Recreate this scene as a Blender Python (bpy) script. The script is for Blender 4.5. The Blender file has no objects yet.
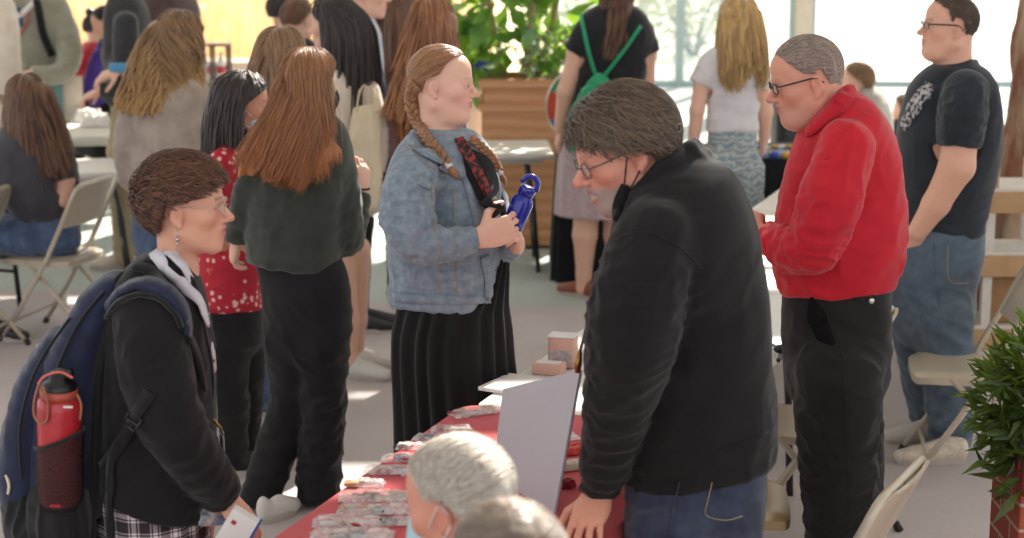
import bpy, math, random
import numpy as np
from mathutils import Vector
from mathutils.bvhtree import BVHTree

# ---------------------------------------------------------------- camera, world, sun, exposure
SC = bpy.context.scene
COL = SC.collection
FPX, CAMH = 1800.0, 2.2
TH = math.atan(366.0 / FPX)
CT, ST = math.cos(TH), math.sin(TH)
cam = bpy.data.cameras.new('camera')
cam.sensor_width = 36.0
cam.lens = 36.0 * FPX / 1024.0
cam.clip_start = 0.05
cam.clip_end = 400
cam.dof.use_dof = True
cam.dof.focus_distance = 5.2
cam.dof.aperture_fstop = 3.2
camo = bpy.data.objects.new('camera', cam)
camo.location = (0, 0, CAMH)
camo.rotation_euler = (math.pi / 2 - TH, 0, 0)
COL.objects.link(camo)
SC.camera = camo

SUN_AZ, SUN_EL = math.radians(22), math.radians(40)      # behind the crowd, a little to the right
SUN_DIR = np.array([math.sin(SUN_AZ) * math.cos(SUN_EL), math.cos(SUN_AZ) * math.cos(SUN_EL), math.sin(SUN_EL)])
sl = bpy.data.lights.new('sun', 'SUN')
sl.energy = 11.5
sl.angle = math.radians(0.5)
sl.color = (1.0, 0.93, 0.82)
so = bpy.data.objects.new('sun', sl)
so.rotation_euler = Vector(SUN_DIR).to_track_quat('Z', 'Y').to_euler()
so.location = (6, 14, 12)
COL.objects.link(so)

wd = bpy.data.worlds.new('sky')
SC.world = wd
wd.use_nodes = True
_bg = wd.node_tree.nodes['Background']
_bg.inputs[0].default_value = (0.96, 0.97, 1.0, 1)
_bg.inputs[1].default_value = 1.25
vs = SC.view_settings
vs.view_transform = 'Standard'
vs.look = 'None'
vs.exposure = 0.22
vs.gamma = 1.0
vs.use_curve_mapping = False

# ---------------------------------------------------------------- measuring
def ray(px, py):
    u, v = (px - 512.0) / FPX, (269.0 - py) / FPX
    return np.array([u, CT + v * ST, -ST + v * CT])
def P(px, py, Y):
    """the point of the upright plane Y metres in front of the camera seen at a picture position"""
    d = ray(px, py)
    t = Y / d[1]
    return np.array([0, 0, CAMH]) + d * t
def G(px, py, z=0.0):
    """the point of a level plane at height z"""
    d = ray(px, py)
    return np.array([0, 0, CAMH]) + d * ((z - CAMH) / d[2])
def S(py, Y):
    """picture units per metre"""
    return FPX / (Y / ray(512, py)[1])
def YH(py, z):
    return float(G(512, py, z)[1])

def lin(c):
    if isinstance(c, str):
        c = [int(c[i:i + 2], 16) / 255 for i in (0, 2, 4)]
    return tuple(x / 12.92 if x <= 0.04045 else ((x + 0.055) / 1.055) ** 2.4 for x in c)

def nrm(v):
    v = np.asarray(v, float)
    return v / (np.linalg.norm(v) + 1e-12)

# ---------------------------------------------------------------- objects
def tag(o, label=None, cat=None, group=None, kind=None):
    if label: o['label'] = label
    if cat: o['category'] = cat
    if group: o['group'] = group
    if kind: o['kind'] = kind
    return o
def thing(name, label, cat, loc, group=None, rz=0.0):
    o = bpy.data.objects.new(name, None)
    o.empty_display_size = 0.1
    o.location = tuple(float(x) for x in loc)
    o.rotation_euler = (0, 0, rz)
    COL.objects.link(o)
    return tag(o, label, cat, group)
def link(name, me, m, parent=None):
    o = bpy.data.objects.new(name, me)
    COL.objects.link(o)
    if m is not None:
        for x in (m if isinstance(m, (list, tuple)) else [m]): me.materials.append(x)
    if parent is not None: o.parent = parent
    return o

def mesh_np(verts, faces, smooth=True, off=None, name='mesh', tints=None):
    """faces: (n,4) or (n,3) int array, or a list of lists"""
    v = np.asarray(verts, np.float32)
    if off is not None: v = v - np.asarray(off, np.float32)
    me = bpy.data.meshes.new(name)
    if isinstance(faces, np.ndarray):
        n, k = faces.shape
        me.vertices.add(len(v)); me.vertices.foreach_set('co', v.ravel())
        me.loops.add(n * k); me.loops.foreach_set('vertex_index', faces.astype(np.int32).ravel())
        me.polygons.add(n)
        me.polygons.foreach_set('loop_start', np.arange(0, n * k, k, dtype=np.int32))
        me.update(calc_edges=True)
    else:
        me.from_pydata([tuple(map(float, x)) for x in v], [], [tuple(map(int, f)) for f in faces])
        me.update()
    if smooth:
        me.polygons.foreach_set('use_smooth', np.ones(len(me.polygons), bool))
    if tints is not None:
        for nm, a in tints.items():
            at = me.attributes.new(nm, 'FLOAT', 'POINT')
            at.data.foreach_set('value', np.asarray(a, np.float32).ravel())
    return me

class MB:
    """collects simple shapes into one mesh"""
    def __init__(s): s.v, s.f, s.t = [], [], []
    def add(s, v, f):
        b = len(s.v)
        s.v += [tuple(map(float, x)) for x in v]
        s.f += [tuple(int(i) + b for i in q) for q in f]
        return s
    def box(s, c, size, rz=0.0, bev=0.0, M=None):
        """box, its upright edges and rims rounded by bev"""
        hx, hy, hz = [x / 2 for x in size]
        b = min(bev, hx * .9, hy * .9, hz * .9)
        ring = []
        if b > 0:
            for (sx, sy, a0) in ((1, 1, 0), (-1, 1, 90), (-1, -1, 180), (1, -1, 270)):
                for k in range(4):
                    a = math.radians(a0 + 30 * k)
                    ring.append((sx * (hx - b), sy * (hy - b), math.cos(a), math.sin(a)))
        else:
            ring = [(hx, hy, 0, 0), (-hx, hy, 0, 0), (-hx, -hy, 0, 0), (hx, -hy, 0, 0)]
        n = len(ring)
        lev = [(-hz, 0)] if b == 0 else [(-hz, b * .25), (-hz + b * .3, b * .8), (-hz + b, b)]
        lev = lev + [(-z, r) for z, r in reversed(lev)]
        v = []
        for z, r in lev:
            for (x, y, cx, cy) in ring: v.append((x + cx * r, y + cy * r, z))
        f = []
        for l in range(len(lev) - 1):
            for k in range(n):
                k2 = (k + 1) % n
                f.append((l * n + k, l * n + k2, (l + 1) * n + k2, (l + 1) * n + k))
        f.append(tuple(reversed(range(n))))
        f.append(tuple(range((len(lev) - 1) * n, len(lev) * n)))
        v = np.array(v)
        if M is not None: v = v @ np.asarray(M).T
        cz, sz = math.cos(rz), math.sin(rz)
        v = v @ np.array([[cz, sz, 0], [-sz, cz, 0], [0, 0, 1]])
        return s.add(v + np.asarray(c, float), f)
    def tube(s, pts, r, n=8, cap=True, closed=False, flat=None, up=None):
        """round (or flat: (width, thickness)) bar along points; r may be a list"""
        pts = [np.asarray(p, float) for p in pts]
        m = len(pts)
        rs = r if isinstance(r, (list, tuple, np.ndarray)) else [r] * m
        v = []
        pu = np.asarray(up, float) if up is not None else None
        for i in range(m):
            a = pts[(i - 1) % m] if (closed or i > 0) else pts[i]
            b = pts[(i + 1) % m] if (closed or i < m - 1) else pts[i]
            t = nrm(b - a)
            if pu is None:
                pu = np.array([0, 0, 1.0]) if abs(t[2]) < .9 else np.array([1.0, 0, 0])
            x = np.cross(pu, t)
            if np.linalg.norm(x) < 1e-6: x = np.cross(np.array([.3, .8, .5]), t)
            x = nrm(x); y = nrm(np.cross(t, x))
            if up is None: pu = y
            for k in range(n):
                a_ = 2 * math.pi * k / n
                if flat:
                    w, th = flat
                    ca, sa = math.cos(a_), math.sin(a_)
                    e = .35
                    q = (math.copysign(abs(ca) ** e, ca) * w / 2, math.copysign(abs(sa) ** e, sa) * th / 2)
                    v.append(pts[i] + x * q[0] + y * q[1])
                else:
                    v.append(pts[i] + (x * math.cos(a_) + y * math.sin(a_)) * rs[i])
        f = []
        for i in range(m if closed else m - 1):
            j = (i + 1) % m
            for k in range(n):
                k2 = (k + 1) % n
                f.append((i * n + k, i * n + k2, j * n + k2, j * n + k))
        if cap and not closed:
            f.append(tuple(reversed(range(n))))
            f.append(tuple(range((m - 1) * n, m * n)))
        return s.add(v, f)
    def lathe(s, prof, c=(0, 0, 0), n=24, M=None):
        v, f = [], []
        m = len(prof)
        for (r, z) in prof:
            for k in range(n):
                a = 2 * math.pi * k / n
                v.append((max(r, 1e-4) * math.cos(a), max(r, 1e-4) * math.sin(a), z))
        for i in range(m - 1):
            for k in range(n):
                k2 = (k + 1) % n
                f.append((i * n + k, i * n + k2, (i + 1) * n + k2, (i + 1) * n + k))
        f.append(tuple(reversed(range(n))))
        f.append(tuple(range((m - 1) * n, m * n)))
        v = np.array(v)
        if M is not None: v = v @ np.asarray(M).T
        return s.add(v + np.asarray(c, float), f)
    def ball(s, c, r, n=12, m=8, M=None):
        r = np.array(r if hasattr(r, '__len__') else (r, r, r), float)
        v, f = [], []
        for i in range(m + 1):
            ph = math.pi * (i + .02) / (m + .04) - math.pi / 2
            for k in range(n):
                a = 2 * math.pi * k / n
                v.append(np.array([math.cos(ph) * math.cos(a), math.cos(ph) * math.sin(a), math.sin(ph)]) * r)
        for i in range(m):
            for k in range(n):
                k2 = (k + 1) % n
                f.append((i * n + k, i * n + k2, (i + 1) * n + k2, (i + 1) * n + k))
        v = np.array(v)
        if M is not None: v = v @ np.asarray(M).T
        return s.add(v + np.asarray(c, float), f)
    def prism(s, poly, z0, z1):
        n = len(poly)
        v = [(x, y, z0) for x, y in poly] + [(x, y, z1) for x, y in poly]
        f = [tuple(reversed(range(n))), tuple(range(n, 2 * n))]
        f += [(k, (k + 1) % n, n + (k + 1) % n, n + k) for k in range(n)]
        return s.add(v, f)
    def slab(s, quad, t):
        """plate of thickness t from four corner points, thickened along its normal"""
        q = [np.asarray(p, float) for p in quad]
        nn = nrm(np.cross(q[1] - q[0], q[-1] - q[0])) * t
        n = len(q)
        f = [tuple(reversed(range(n))), tuple(range(n, 2 * n))] + [(k, (k + 1) % n, n + (k + 1) % n, n + k) for k in range(n)]
        return s.add(q + [p + nn for p in q], f)
    def build(s, name, m, parent=None, smooth=False, off=None):
        v = np.array(s.v, float)
        if off is not None: v = v - np.asarray(off, float)
        me = bpy.data.meshes.new(name)
        me.from_pydata([tuple(x) for x in v], [], s.f)
        me.update()
        if smooth:
            me.polygons.foreach_set('use_smooth', np.ones(len(me.polygons), bool))
            if smooth == 'auto':
                try:
                    me.set_sharp_from_angle(angle=math.radians(38))
                except Exception: pass
        return link(name, me, m, parent)

# ---------------------------------------------------------------- noise
def _hash(i, j, k, seed):
    h = (i.astype(np.int64) * 374761393 + j.astype(np.int64) * 668265263 + k.astype(np.int64) * 2147483647 + seed * 974634777) & 0xffffffff
    h = ((h ^ (h >> 13)) * 1274126177) & 0xffffffff
    h = h ^ (h >> 16)
    return (h & 0xffffff).astype(np.float32) / float(0xffffff)
def vnoise(p, seed=0):
    p = np.asarray(p, np.float64)
    b = np.floor(p).astype(np.int64)
    f = (p - b); f = f * f * (3 - 2 * f)
    r = np.zeros(len(p))
    for dx in (0, 1):
        for dy in (0, 1):
            for dz in (0, 1):
                w = (f[:, 0] if dx else 1 - f[:, 0]) * (f[:, 1] if dy else 1 - f[:, 1]) * (f[:, 2] if dz else 1 - f[:, 2])
                r += w * _hash(b[:, 0] + dx, b[:, 1] + dy, b[:, 2] + dz, seed)
    return r
def fbm(p, seed=0, o=3):
    r, a = 0, .5
    for i in range(o):
        r = r + a * vnoise(np.asarray(p) * 2 ** i, seed + i * 17)
        a *= .5
    return r / (1 - .5 ** o)

# ---------------------------------------------------------------- implicit surfaces
class SDF:
    def __init__(s): s.ops = []
    def raw(s, fn, lo, hi, k, mode='add'):
        s.ops.append((fn, np.asarray(lo, float), np.asarray(hi, float), k, mode)); return s
    def ell(s, c, r, ax=None, k=.01, mode='add'):
        c = np.asarray(c, float); r = np.asarray(r if hasattr(r, '__len__') else (r, r, r), float)
        A = np.eye(3) if ax is None else np.asarray(ax, float)      # rows: local axes
        e = np.sqrt(((A * r[:, None]) ** 2).sum(0))
        def fn(X, Y, Z):
            q = [(X - c[0]) * A[i, 0] + (Y - c[1]) * A[i, 1] + (Z - c[2]) * A[i, 2] for i in range(3)]
            k0 = np.sqrt((q[0] / r[0]) ** 2 + (q[1] / r[1]) ** 2 + (q[2] / r[2]) ** 2) + 1e-6
            k1 = np.sqrt((q[0] / r[0] ** 2) ** 2 + (q[1] / r[1] ** 2) ** 2 + (q[2] / r[2] ** 2) ** 2) + 1e-6
            return k0 * (k0 - 1) / k1
        return s.raw(fn, c - e, c + e, k, mode)
    def cap(s, a, b, ra, rb=None, k=.01, mode='add'):
        a = np.asarray(a, float); b = np.asarray(b, float); rb = ra if rb is None else rb
        d = b - a; L2 = float(d @ d) + 1e-12
        def fn(X, Y, Z):
            t = np.clip(((X - a[0]) * d[0] + (Y - a[1]) * d[1] + (Z - a[2]) * d[2]) / L2, 0, 1)
            return np.sqrt((X - a[0] - t * d[0]) ** 2 + (Y - a[1] - t * d[1]) ** 2 + (Z - a[2] - t * d[2]) ** 2) - (ra + t * (rb - ra))
        m = max(ra, rb)
        return s.raw(fn, np.minimum(a, b) - m, np.maximum(a, b) + m, k, mode)
    def poly(s, pts, rs, k=.01, mode='add'):
        for i in range(len(pts) - 1):
            s.cap(pts[i], pts[i + 1], rs[i], rs[i + 1], k, mode)
        return s
    def loft(s, st, R, Fv, k=.03, ex=2.0, sub=3, mode='add'):
        """st: list of (center, a, b): half width a along R, half depth b along Fv"""
        C = np.array([x[0] for x in st], float); AB = np.array([[x[1], x[2]] for x in st], float)
        D = np.hstack([C, AB])
        if sub > 1 and len(st) > 2:
            out = []
            n = len(D)
            for i in range(n - 1):
                p0, p1, p2, p3 = D[max(i - 1, 0)], D[i], D[i + 1], D[min(i + 2, n - 1)]
                for q in range(sub):
                    t = q / sub
                    out.append(.5 * (2 * p1 + (p2 - p0) * t + (2 * p0 - 5 * p1 + 4 * p2 - p3) * t * t + (3 * p1 - p0 - 3 * p2 + p3) * t ** 3))
            out.append(D[-1]); D = np.array(out)
        R = nrm(R); Fv = nrm(Fv - R * (np.asarray(Fv) @ R)); W = np.cross(R, Fv)
        seg = []
        for i in range(len(D) - 1):
            m = max(D[i, 3], D[i, 4], D[i + 1, 3], D[i + 1, 4])
            seg.append((D[i], D[i + 1], np.minimum(D[i, :3], D[i + 1, :3]) - m - .03, np.maximum(D[i, :3], D[i + 1, :3]) + m + .03))
        def fn(X, Y, Z):
            xs, ys, zs = X.ravel(), Y.ravel(), Z.ravel()
            o = np.full((len(xs), len(ys), len(zs)), 1.0, np.float32)
            for (A, B, lo, hi) in seg:
                sl_ = []
                for ax_, q in enumerate((xs, ys, zs)):
                    i0, i1 = np.searchsorted(q, lo[ax_]), np.searchsorted(q, hi[ax_])
                    sl_.append(slice(i0, max(i1, i0)))
                if any(q.stop - q.start < 1 for q in sl_): continue
                x, y, z = xs[sl_[0]][:, None, None], ys[sl_[1]][None, :, None], zs[sl_[2]][None, None, :]
                d = B[:3] - A[:3]; L2 = float(d @ d) + 1e-12
                t = np.clip(((x - A[0]) * d[0] + (y - A[1]) * d[1] + (z - A[2]) * d[2]) / L2, 0, 1)
                a = A[3] + t * (B[3] - A[3]); b = A[4] + t * (B[4] - A[4]); m = np.minimum(a, b)
                qx, qy, qz = x - A[0] - t * d[0], y - A[1] - t * d[1], z - A[2] - t * d[2]
                u = np.abs(qx * R[0] + qy * R[1] + qz * R[2]); v = np.abs(qx * Fv[0] + qy * Fv[1] + qz * Fv[2]); w = np.abs(qx * W[0] + qy * W[1] + qz * W[2])
                if ex == 2.0:
                    k0 = np.sqrt((u / a) ** 2 + (v / b) ** 2 + (w / m) ** 2) + 1e-6
                    k1 = np.sqrt((u / a ** 2) ** 2 + (v / b ** 2) ** 2 + (w / m ** 2) ** 2) + 1e-6
                    dd = k0 * (k0 - 1) / k1
                else:
                    k0 = ((u / a) ** ex + (v / b) ** ex + (w / m) ** ex) ** (1 / ex) + 1e-6
                    k2 = np.sqrt((u / a) ** 2 + (v / b) ** 2 + (w / m) ** 2) + 1e-6
                    k1 = np.sqrt((u / a ** 2) ** 2 + (v / b ** 2) ** 2 + (w / m ** 2) ** 2) + 1e-6
                    dd = k2 * (k0 - 1) / k1
                sub_ = o[sl_[0], sl_[1], sl_[2]]
                np.minimum(sub_, dd.astype(np.float32), out=sub_)
            return o
        return s.raw(fn, np.min([q[2] for q in seg], 0) + .03, np.max([q[3] for q in seg], 0) - .03, k, mode)
    def half(s, c, n, rad=None, k=.004):
        """cut away everything beyond the plane (n points to what is cut); within rad of c only"""
        c = np.asarray(c, float); n = nrm(n)
        def fn(X, Y, Z):
            d = (X - c[0]) * n[0] + (Y - c[1]) * n[1] + (Z - c[2]) * n[2]
            if rad is not None:
                rr = np.sqrt((X - c[0]) ** 2 + (Y - c[1]) ** 2 + (Z - c[2]) ** 2) - rad
                d = np.minimum(d, -rr)
            return -d
        R_ = 9 if rad is None else rad
        return s.raw(fn, c - R_, c + R_, k, 'sub')
    def mesh(s, h=.006, fine=None, lo=None, hi=None):
        """fine: list of (z0, z1, h) with finer levels"""
        adds = [o for o in s.ops if o[4] == 'add']
        l = np.min([o[1] for o in adds], 0) - 3 * h; u = np.max([o[2] for o in adds], 0) + 3 * h
        if lo is not None: l = np.maximum(l, lo)
        if hi is not None: u = np.minimum(u, hi)
        hf = min([h] + [q[2] for q in (fine or [])])
        xs = np.arange(l[0], u[0], hf if fine else h).astype(np.float32)
        ys = np.arange(l[1], u[1], hf if fine else h).astype(np.float32)
        if fine:
            zs = [l[2]]
            while zs[-1] < u[2]:
                st = h
                for (a, b, hh) in fine:
                    if a <= zs[-1] <= b: st = min(st, hh)
                zs.append(zs[-1] + st)
            zs = np.array(zs, np.float32)
        else: zs = np.arange(l[2], u[2], h).astype(np.float32)
        f = np.full((len(xs), len(ys), len(zs)), 1.0, np.float32)
        ax = (xs, ys, zs)
        for (fn, lo_, hi_, k, mode) in s.ops:
            pad = k + 2.5 * h
            sl_ = []
            for q, a, b in zip(ax, lo_ - pad, hi_ + pad):
                sl_.append(slice(int(np.searchsorted(q, a)), int(np.searchsorted(q, b))))
            if any(q.stop <= q.start for q in sl_): continue
            d = fn(xs[sl_[0]][:, None, None], ys[sl_[1]][None, :, None], zs[sl_[2]][None, None, :]).astype(np.float32)
            g = f[sl_[0], sl_[1], sl_[2]]
            if mode == 'add':
                hh = np.maximum(k - np.abs(g - d), 0) / k
                g[...] = np.minimum(g, d) - hh * hh * (k * .25)
            else:
                hh = np.maximum(k - np.abs(g + d), 0) / k
                g[...] = np.maximum(g, -d) + hh * hh * (k * .25)
        return nets(f, ax)

def nets(f, ax):
    f[0] = f[-1] = 1; f[:, 0] = f[:, -1] = 1; f[:, :, 0] = f[:, :, -1] = 1
    s = f < 0
    c = np.zeros(tuple(n - 1 for n in f.shape), np.uint8)
    offs = [(i, j, k) for i in (0, 1) for j in (0, 1) for k in (0, 1)]
    nx, ny, nz = f.shape
    for (i, j, k) in offs: c += s[i:nx - 1 + i, j:ny - 1 + j, k:nz - 1 + k]
    mix = (c > 0) & (c < 8)
    ii, jj, kk = np.nonzero(mix)
    idx = np.full(mix.shape, -1, np.int32); idx[ii, jj, kk] = np.arange(len(ii), dtype=np.int32)
    val = {o: f[ii + o[0], jj + o[1], kk + o[2]] for o in offs}
    acc = np.zeros((len(ii), 3)); cnt = np.zeros(len(ii))
    for o in offs:
        for a in range(3):
            if o[a]: continue
            e = list(o); e[a] = 1; e = tuple(e)
            va, vb = val[o], val[e]
            m = (va < 0) != (vb < 0)
            t = np.where(m, va / np.where(m, va - vb, 1), 0)
            for b in range(3):
                acc[:, b] += np.where(m, (t if b == a else o[b]), 0)
            cnt += m
    acc /= cnt[:, None]
    v = np.empty((len(ii), 3), np.float32)
    for a, (q, n) in enumerate(zip(ax, (ii, jj, kk))):
        v[:, a] = q[n] + acc[:, a] * (q[np.minimum(n + 1, len(q) - 1)] - q[n])
    F_ = []
    for a in range(3):
        A = [slice(None)] * 3; B = [slice(None)] * 3
        A[a] = slice(0, -1); B[a] = slice(1, None)
        sa, sb = s[tuple(A)], s[tuple(B)]
        e = np.array(np.nonzero(sa != sb)).T
        if len(e) == 0: continue
        b1, b2 = (a + 1) % 3, (a + 2) % 3
        ok = (e[:, b1] > 0) & (e[:, b2] > 0) & (e[:, b1] < f.shape[b1] - 1) & (e[:, b2] < f.shape[b2] - 1)
        e = e[ok]
        fl = sa[e[:, 0], e[:, 1], e[:, 2]]
        q = []
        for (d1, d2) in ((-1, -1), (0, -1), (0, 0), (-1, 0)):
            w = e.copy(); w[:, b1] += d1; w[:, b2] += d2
            q.append(idx[w[:, 0], w[:, 1], w[:, 2]])
        q = np.array(q).T
        q[~fl] = q[~fl][:, ::-1]
        F_.append(q)
    F_ = np.concatenate(F_)
    F_ = F_[(F_ >= 0).all(1)]
    return v.astype(np.float64), F_

def vnormals(v, f):
    n = np.cross(v[f[:, 2]] - v[f[:, 0]], v[f[:, 3]] - v[f[:, 1]])
    o = np.zeros_like(v)
    for i in range(4):
        for a in range(3): o[:, a] += np.bincount(f[:, i], n[:, a], len(v))
    return o / (np.linalg.norm(o, axis=1)[:, None] + 1e-12)
def smooth(v, f, it=1, w=.5):
    for _ in range(it):
        acc = np.zeros_like(v); cnt = np.zeros(len(v))
        for i in range(4):
            a, b = f[:, i], f[:, (i + 1) % 4]
            for q in range(3): acc[:, q] += np.bincount(a, v[b, q], len(v)) + np.bincount(b, v[a, q], len(v))
            cnt += np.bincount(a, minlength=len(v)) + np.bincount(b, minlength=len(v))
        v = v * (1 - w) + w * acc / np.maximum(cnt, 1)[:, None]
    return v
def folds(v, f, specs, seed=0):
    """specs: (center or None, radius, axis, freq along, freq across, amplitude)"""
    n = vnormals(v, f)
    d = np.zeros(len(v))
    for q, (c, rad, axis, fa, fc, amp) in enumerate(specs):
        axis = nrm(axis)
        al = v @ axis
        warp = (fbm(v * 6, seed + q * 5, 2) - .5)[:, None] * .10
        p = v + warp
        p = p * fc + np.outer(p @ axis, axis) * (fa - fc)
        r = 1 - np.abs(2 * vnoise(p, seed + q * 31) - 1)
        r = r * r - .4
        w = 1.0 if c is None else np.exp(-(((v - np.asarray(c)) ** 2).sum(1)) / (rad * rad))
        d += amp * r * w
    return v + n * d[:, None]
# ---------------------------------------------------------------- materials
def _mat(name):
    m = bpy.data.materials.new(name); m.use_nodes = True
    nt = m.node_tree
    return m, nt, nt.nodes['Principled BSDF']
def N(nt, t, **kw):
    n = nt.nodes.new(t)
    for k, v in kw.items():
        if k.startswith('i_'):
            key = k[2:]
            n.inputs[int(key) if key.isdigit() else key.replace('_', ' ')].default_value = v
        else: setattr(n, k, v)
    return n
def mixc(nt, fac, a, b, mode='MIX'):
    n = nt.nodes.new('ShaderNodeMix'); n.data_type = 'RGBA'; n.blend_type = mode
    for s, x in ((0, fac), (6, a), (7, b)):
        if hasattr(x, 'is_linked') or hasattr(x, 'links'): nt.links.new(x, n.inputs[s])
        elif s == 0: n.inputs[0].default_value = x
        else: n.inputs[s].default_value = (*x[:3], 1)
    return n.outputs[2]
def ramp(nt, src, stops):
    r = nt.nodes.new('ShaderNodeValToRGB')
    e = r.color_ramp.elements
    while len(e) < len(stops): e.new(0.5)
    for q, (p, c) in zip(e, stops):
        q.position = p; q.color = (*c[:3], 1) if hasattr(c, '__len__') else (c, c, c, 1)
    nt.links.new(src, r.inputs[0])
    return r.outputs[0]
def coords(nt, scale=(1, 1, 1), rot=(0, 0, 0), src='Object'):
    tc = nt.nodes.new('ShaderNodeTexCoord'); mp = nt.nodes.new('ShaderNodeMapping')
    mp.inputs['Scale'].default_value = scale; mp.inputs['Rotation'].default_value = rot
    nt.links.new(tc.outputs[src], mp.inputs[0])
    return mp.outputs[0]
def noise(nt, vec, scale, detail=3, rough=.55):
    n = N(nt, 'ShaderNodeTexNoise', i_Scale=scale, i_Detail=detail, i_Roughness=rough)
    if vec is not None: nt.links.new(vec, n.inputs['Vector'])
    return n.outputs[0]
def bump(nt, b, h, strength=.3, dist=.004):
    n = N(nt, 'ShaderNodeBump'); n.inputs['Strength'].default_value = strength; n.inputs['Distance'].default_value = dist
    nt.links.new(h, n.inputs['Height']); nt.links.new(n.outputs[0], b.inputs['Normal'])
def cloth(name, c, c2=None, rough=.85, weave=900, wear=9, sheen=.25, bs=.25):
    """woven cloth: c main colour, c2 the worn or faded colour"""
    m, nt, b = _mat(name)
    c = lin(c); c2 = lin(c2) if c2 else tuple(x * 1.25 + .004 for x in c)
    v = coords(nt)
    col = mixc(nt, ramp(nt, noise(nt, v, wear, 4, .6), [(.35, 0.0), (.7, 1.0)]), c, c2)
    nt.links.new(col, b.inputs['Base Color'])
    b.inputs['Roughness'].default_value = rough
    b.inputs['Sheen Weight'].default_value = sheen
    b.inputs['Sheen Roughness'].default_value = .5
    b.inputs['Specular IOR Level'].default_value = .25
    bump(nt, b, noise(nt, v, weave, 1), bs, .002)
    return m
def plain(name, c, rough=.5, metal=0.0, c2=None, sc=12, bs=0.0, spec=.5, coat=0.0):
    m, nt, b = _mat(name)
    c = lin(c)
    v = coords(nt)
    c2 = lin(c2) if c2 else tuple(x * .88 for x in c)
    col = mixc(nt, ramp(nt, noise(nt, v, sc, 4), [(.3, 0.0), (.7, 1.0)]), c, c2)
    nt.links.new(col, b.inputs['Base Color'])
    b.inputs['Roughness'].default_value = rough; b.inputs['Metallic'].default_value = metal
    b.inputs['Specular IOR Level'].default_value = spec; b.inputs['Coat Weight'].default_value = coat
    if bs: bump(nt, b, noise(nt, v, sc * 8, 3), bs, .004)
    return m
def skin(name, c, red='b5554a', brow='3a261a', beard='8a8078', lip='a8524e'):
    m, nt, b = _mat(name)
    v = coords(nt)
    base = mixc(nt, noise(nt, v, 45, 3), tuple(x * .94 for x in lin(c)), tuple(min(x * 1.06, 1) for x in lin(c)))
    def at(nm):
        a = N(nt, 'ShaderNodeAttribute', attribute_name=nm); return a.outputs['Fac']
    base = mixc(nt, at('red'), base, lin(red))
    base = mixc(nt, at('lip'), base, lin(lip))
    base = mixc(nt, at('beard'), base, mixc(nt, noise(nt, v, 400, 2), lin(beard), tuple(x * .6 for x in lin(beard))))
    base = mixc(nt, at('brow'), base, lin(brow))
    nt.links.new(base, b.inputs['Base Color'])
    b.inputs['Roughness'].default_value = .52
    b.inputs['Specular IOR Level'].default_value = .35
    b.inputs['Subsurface Weight'].default_value = .12
    b.inputs['Subsurface Radius'].default_value = (.9, .35, .2)
    b.inputs['Subsurface Scale'].default_value = .008
    bump(nt, b, noise(nt, v, 300, 2), .12, .002)
    return m
def hairmat(name, c, c2, tip=None, rough=.38):
    """strand attribute runs 0..1 between two hair colours, along 0..1 from root to tip"""
    m, nt, b = _mat(name)
    a = N(nt, 'ShaderNodeAttribute', attribute_name='strand').outputs['Fac']
    l = N(nt, 'ShaderNodeAttribute', attribute_name='along').outputs['Fac']
    col = mixc(nt, a, lin(c), lin(c2))
    if tip: col = mixc(nt, ramp(nt, l, [(.25, 0.0), (.85, 1.0)]), col, lin(tip))
    nt.links.new(col, b.inputs['Base Color'])
    b.inputs['Roughness'].default_value = rough
    b.inputs['Specular IOR Level'].default_value = .45
    b.inputs['Sheen Weight'].default_value = .15
    v = coords(nt, (160, 160, 18))
    bump(nt, b, noise(nt, v, 1.0, 3), .35, .004)
    return m
def glassy(name, c=(1, 1, 1), rough=.02, alpha=None, ior=1.45):
    m, nt, b = _mat(name)
    b.inputs['Base Color'].default_value = (*c, 1); b.inputs['Roughness'].default_value = rough
    b.inputs['Transmission Weight'].default_value = 1.0; b.inputs['IOR'].default_value = ior
    return m
def film(name, c='f4f2f2', alpha=.35, rough=.25):
    """thin clear plastic"""
    m, nt, b = _mat(name)
    v = coords(nt)
    b.inputs['Base Color'].default_value = (*lin(c), 1)
    b.inputs['Roughness'].default_value = rough
    f = ramp(nt, noise(nt, v, 40, 3), [(.35, alpha * .5), (.7, min(1, alpha * 1.6))])
    nt.links.new(f, b.inputs['Alpha'])
    bump(nt, b, noise(nt, v, 90, 3), .6, .006)
    return m

# ---------------------------------------------------------------- people
UPV = np.array([0, 0, 1.0])
def frame(yaw, pitch=0, roll=0):
    """right, forward, up; yaw 0 looks away from the camera, 90 to the right of the picture; pitch > 0 looks up"""
    y, p, r = map(math.radians, (yaw, pitch, roll))
    R = np.array([math.cos(y), -math.sin(y), 0.0]); Fw = np.array([math.sin(y), math.cos(y), 0.0])
    F2 = Fw * math.cos(p) + UPV * math.sin(p); U = UPV * math.cos(p) - Fw * math.sin(p)
    R2 = R * math.cos(r) + U * math.sin(r); U2 = U * math.cos(r) - R * math.sin(r)
    return R2, F2, U2

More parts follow.
